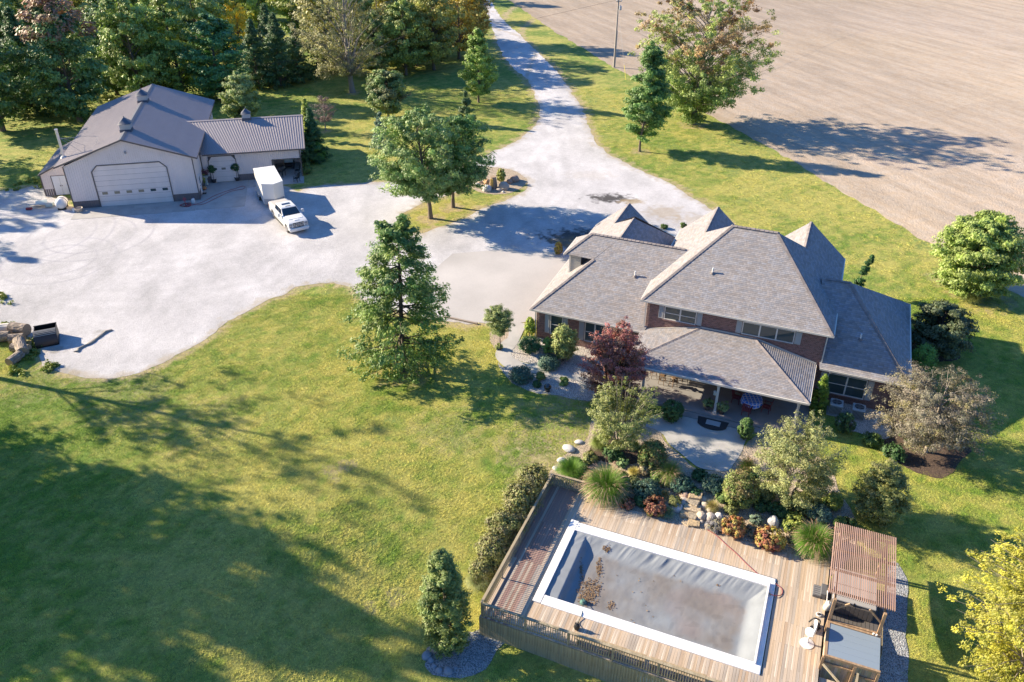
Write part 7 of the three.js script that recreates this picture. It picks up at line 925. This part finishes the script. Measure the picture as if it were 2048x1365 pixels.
{ // stair below the counter, leading off the deck
  const t = thing('deck_stair', 'wooden stair with a slatted gate dropping off the deck below the counter', 'stair', [HO.x, DECK, HO.z], -HA); for (let i = 0; i < 6; i++) part('tread', [box2(23.75, 25.3, -.2 - i * .19 - .035, -.2 - i * .19, 22.75 + i * .28, 23.03 + i * .28)], boardTones[i % 6], t); part('stringer', [bar([23.74, -.2, 22.6], [23.74, -1.4, 24.6], .05, .25), bar([25.32, -.2, 22.6], [25.32, -1.4, 24.6], .05, .25)], darkWood, t); part('handrail', [bar([25.32, .7, 22.6], [25.32, -.4, 24.6], .09, .05), bar([23.74, .75, 22.75], [24.9, .75, 23.9], .1, .05)], railWood, t); for (let i = 0; i < 9; i++) part('baluster', [box2(25.3, 25.34, -.3 - i * .12, .66 - i * .12, 22.68 + i * .22, 22.72 + i * .22)], railWood, t); }
{ // white pedestal stool whose broad back shades the counter
  const b = at(1614, 1288, DECK), t = thing('pedestal_stool', 'white pedestal bar stool with a tall oval back at the counter', 'stool', b, -HA), w = phys([.78, .76, .74], .35, { clearcoat: .3 }); part('foot', [toCreasedNormals(place(new THREE.LatheGeometry([[.001, 0], [.34, 0], [.34, .03], [.2, .07], [.05, .12], [.045, .2]].map(q => new THREE.Vector2(...q)), 28), 0, 0, 0), 1)], w, t); part('stem', [cyl(.045, .05, .72, 14, 0, .5, 0)], w, t);
  const s = new THREE.SphereGeometry(1, 26, 16), p = s.attributes.position; for (let i = 0; i < p.count; i++) p.setXYZ(i, p.getX(i) * .24, p.getY(i) * .07, p.getZ(i) * .3); s.computeVertexNormals(); part('seat', [s.translate(0, .86, 0)], w, t); const k = new THREE.SphereGeometry(1, 26, 18), q = k.attributes.position; for (let i = 0; i < q.count; i++) { const x = q.getX(i), y = q.getY(i), z = q.getZ(i); q.setXYZ(i, x * .05 + .2 - .1 * z * z * 1, y * .42, z * .46); } k.computeVertexNormals(); part('backrest', [k.translate(0, 1.2, 0)], w, t); }
{ const t = thing('pool_pump', 'black pool pump with a hose lying on the deck left of the counter', 'pump', at(1631, 1258, DECK), .4), m = std([.03, .03, .033], .5); part('motor', [place(new THREE.CapsuleGeometry(.13, .3, 6, 14), 0, .17, 0, 0, .3, Math.PI / 2)], m, t); part('base', [rbx(.5, .06, .3, .02, 0, .03, 0)], m, t); part('strainer', [cyl(.12, .1, .28, 14, -.32, .16, .08), cyl(.13, .13, .04, 14, -.32, .31, .08)], m, t); part('hose', [tube([[.2, .2, 0], [.3, .35, -.1], [.1, .4, -.3], [-.1, .1, -.4]], .04, 20, 8)], m, t); }
{ const t = thing('pool_skimmer', 'small black and white fitting lying on the deck above the pump', 'fitting', at(1638, 1231, DECK)); part('ring', [place(new THREE.TorusGeometry(.12, .03, 8, 20), 0, .05, 0, Math.PI / 2)], whitePvc, t); part('core', [cyl(.06, .08, .12, 12, .03, .06, .02)], black, t); }

// ================= grass tufts on the lawn, one mass =================
{
  const r = RNG(404), N = 170000, m4 = new THREE.Matrix4(), q = new THREE.Quaternion(), up = new THREE.Vector3(0, 1, 0), pos = new THREE.Vector3(), sc = new THREE.Vector3(), col = new THREE.Color();
  const P = []; for (let i = 0; i < 6; i++) { const a = i * 1.05 + r(), x = Math.cos(a) * .05, z = Math.sin(a) * .05, dx = -Math.sin(a) * .013, dz = Math.cos(a) * .013, l = .035 + r() * .05; P.push(x - dx, -.01, z - dz, x + dx, -.01, z + dz, x + Math.cos(a) * l, .05 + r() * .05, z + Math.sin(a) * l); }
  const g = new THREE.BufferGeometry(); g.setAttribute('position', new THREE.Float32BufferAttribute(P, 3)); g.computeVertexNormals();
  const mesh = new THREE.InstancedMesh(g, new THREE.MeshPhysicalMaterial({ color: 0xffffff, roughness: .85, side: THREE.DoubleSide, transmission: .3, thickness: 0, specularIntensity: .3 }), N); let n = 0;
  // which cells of the yard are lawn
  const C0 = -62, Z0 = -135, cs = .4, cw = 310, ch = 290, ok = new Uint8Array(cw * ch);
  const deckIn = (u, v) => u > 7 && u < 26.8 && v > 14.9 && v < 26.2, houseIn = (u, v) => (u > .3 && u < 27 && v > -17.4 && v < -.3) || (u > 8.8 && u < 21.4 && v > -.5 && v < 5.4);
  for (let j = 0; j < ch; j++) for (let i = 0; i < cw; i++) { const x = C0 + (i + .5) * cs, z = Z0 + (j + .5) * cs, [u, v] = hl(x, z); if (deckIn(u, v) || houseIn(u, v)) continue; if (inside(GRAVEL, x, z) && !inside(ISLAND, x, z)) continue; if (inside(CONCRETE, x, z) || inside(fieldPoly, x, z) || lawnOff.some(p => inside(p, x, z))) continue; const sx = x - SO.x, sz = z - SO.z, su = sx * Math.cos(SHA) - sz * Math.sin(SHA), sv = sx * Math.sin(SHA) + sz * Math.cos(SHA); if (su > -4 && su < 23.8 && sv > -22 && sv < 3.2) continue; ok[j * cw + i] = 1; }
  let guard = 0; while (n < N && guard++ < N * 9) {
    const near = r() < .8, x = near ? -40 + r() * 82 : -60 + r() * 116, z = near ? -62 + r() * 40 : -130 + r() * 70; const i = (x - C0) / cs | 0, j = (z - Z0) / cs | 0; if (!ok[j * cw + i]) continue; const px = toPx(x, 0, z); if (px[0] < -40 || px[0] > 2090 || px[1] > 1420 || px[1] < 0) continue;
    const e = edgeAt(x, z); if (e < .5 && r() < .7) continue;
    pos.set(x, ter(x, z), z); q.setFromAxisAngle(up, r() * TAU); const s = (.6 + .6 * r()) * (near ? 1 : 1.5) * (.8 + .6 * fbm(x * .5, z * .5, 2)); sc.set(s * 1.2, s * (.35 + .4 * r()), s * 1.2); mesh.setMatrixAt(n, m4.compose(pos, q, sc));
    const d = clamp((fbm(x * .07, z * .07, 3) - .32) * 1.4 + (fbm(x * .32 + 9, z * .32, 3) - .5) * .9 + (fbm(x * 1.6 + z * .4, z * 1.6 + 50, 3) - .5) * 1.2 + .3 + (r() - .5) * .5), k = .7 + .6 * r(); mesh.setColorAt(n, col.setRGB(lerp(.27, .68, d) * k, lerp(.40, .62, d) * k, lerp(.05, .16, d) * k)); n++;
  }
  mesh.count = n; shadows(mesh); mesh.name = 'grass_tufts'; mesh.userData.kind = 'stuff'; tag(mesh, 'short grass blades standing all over the mown lawn', 'grass'); scene.add(mesh);
}

renderer.render(scene, camera);
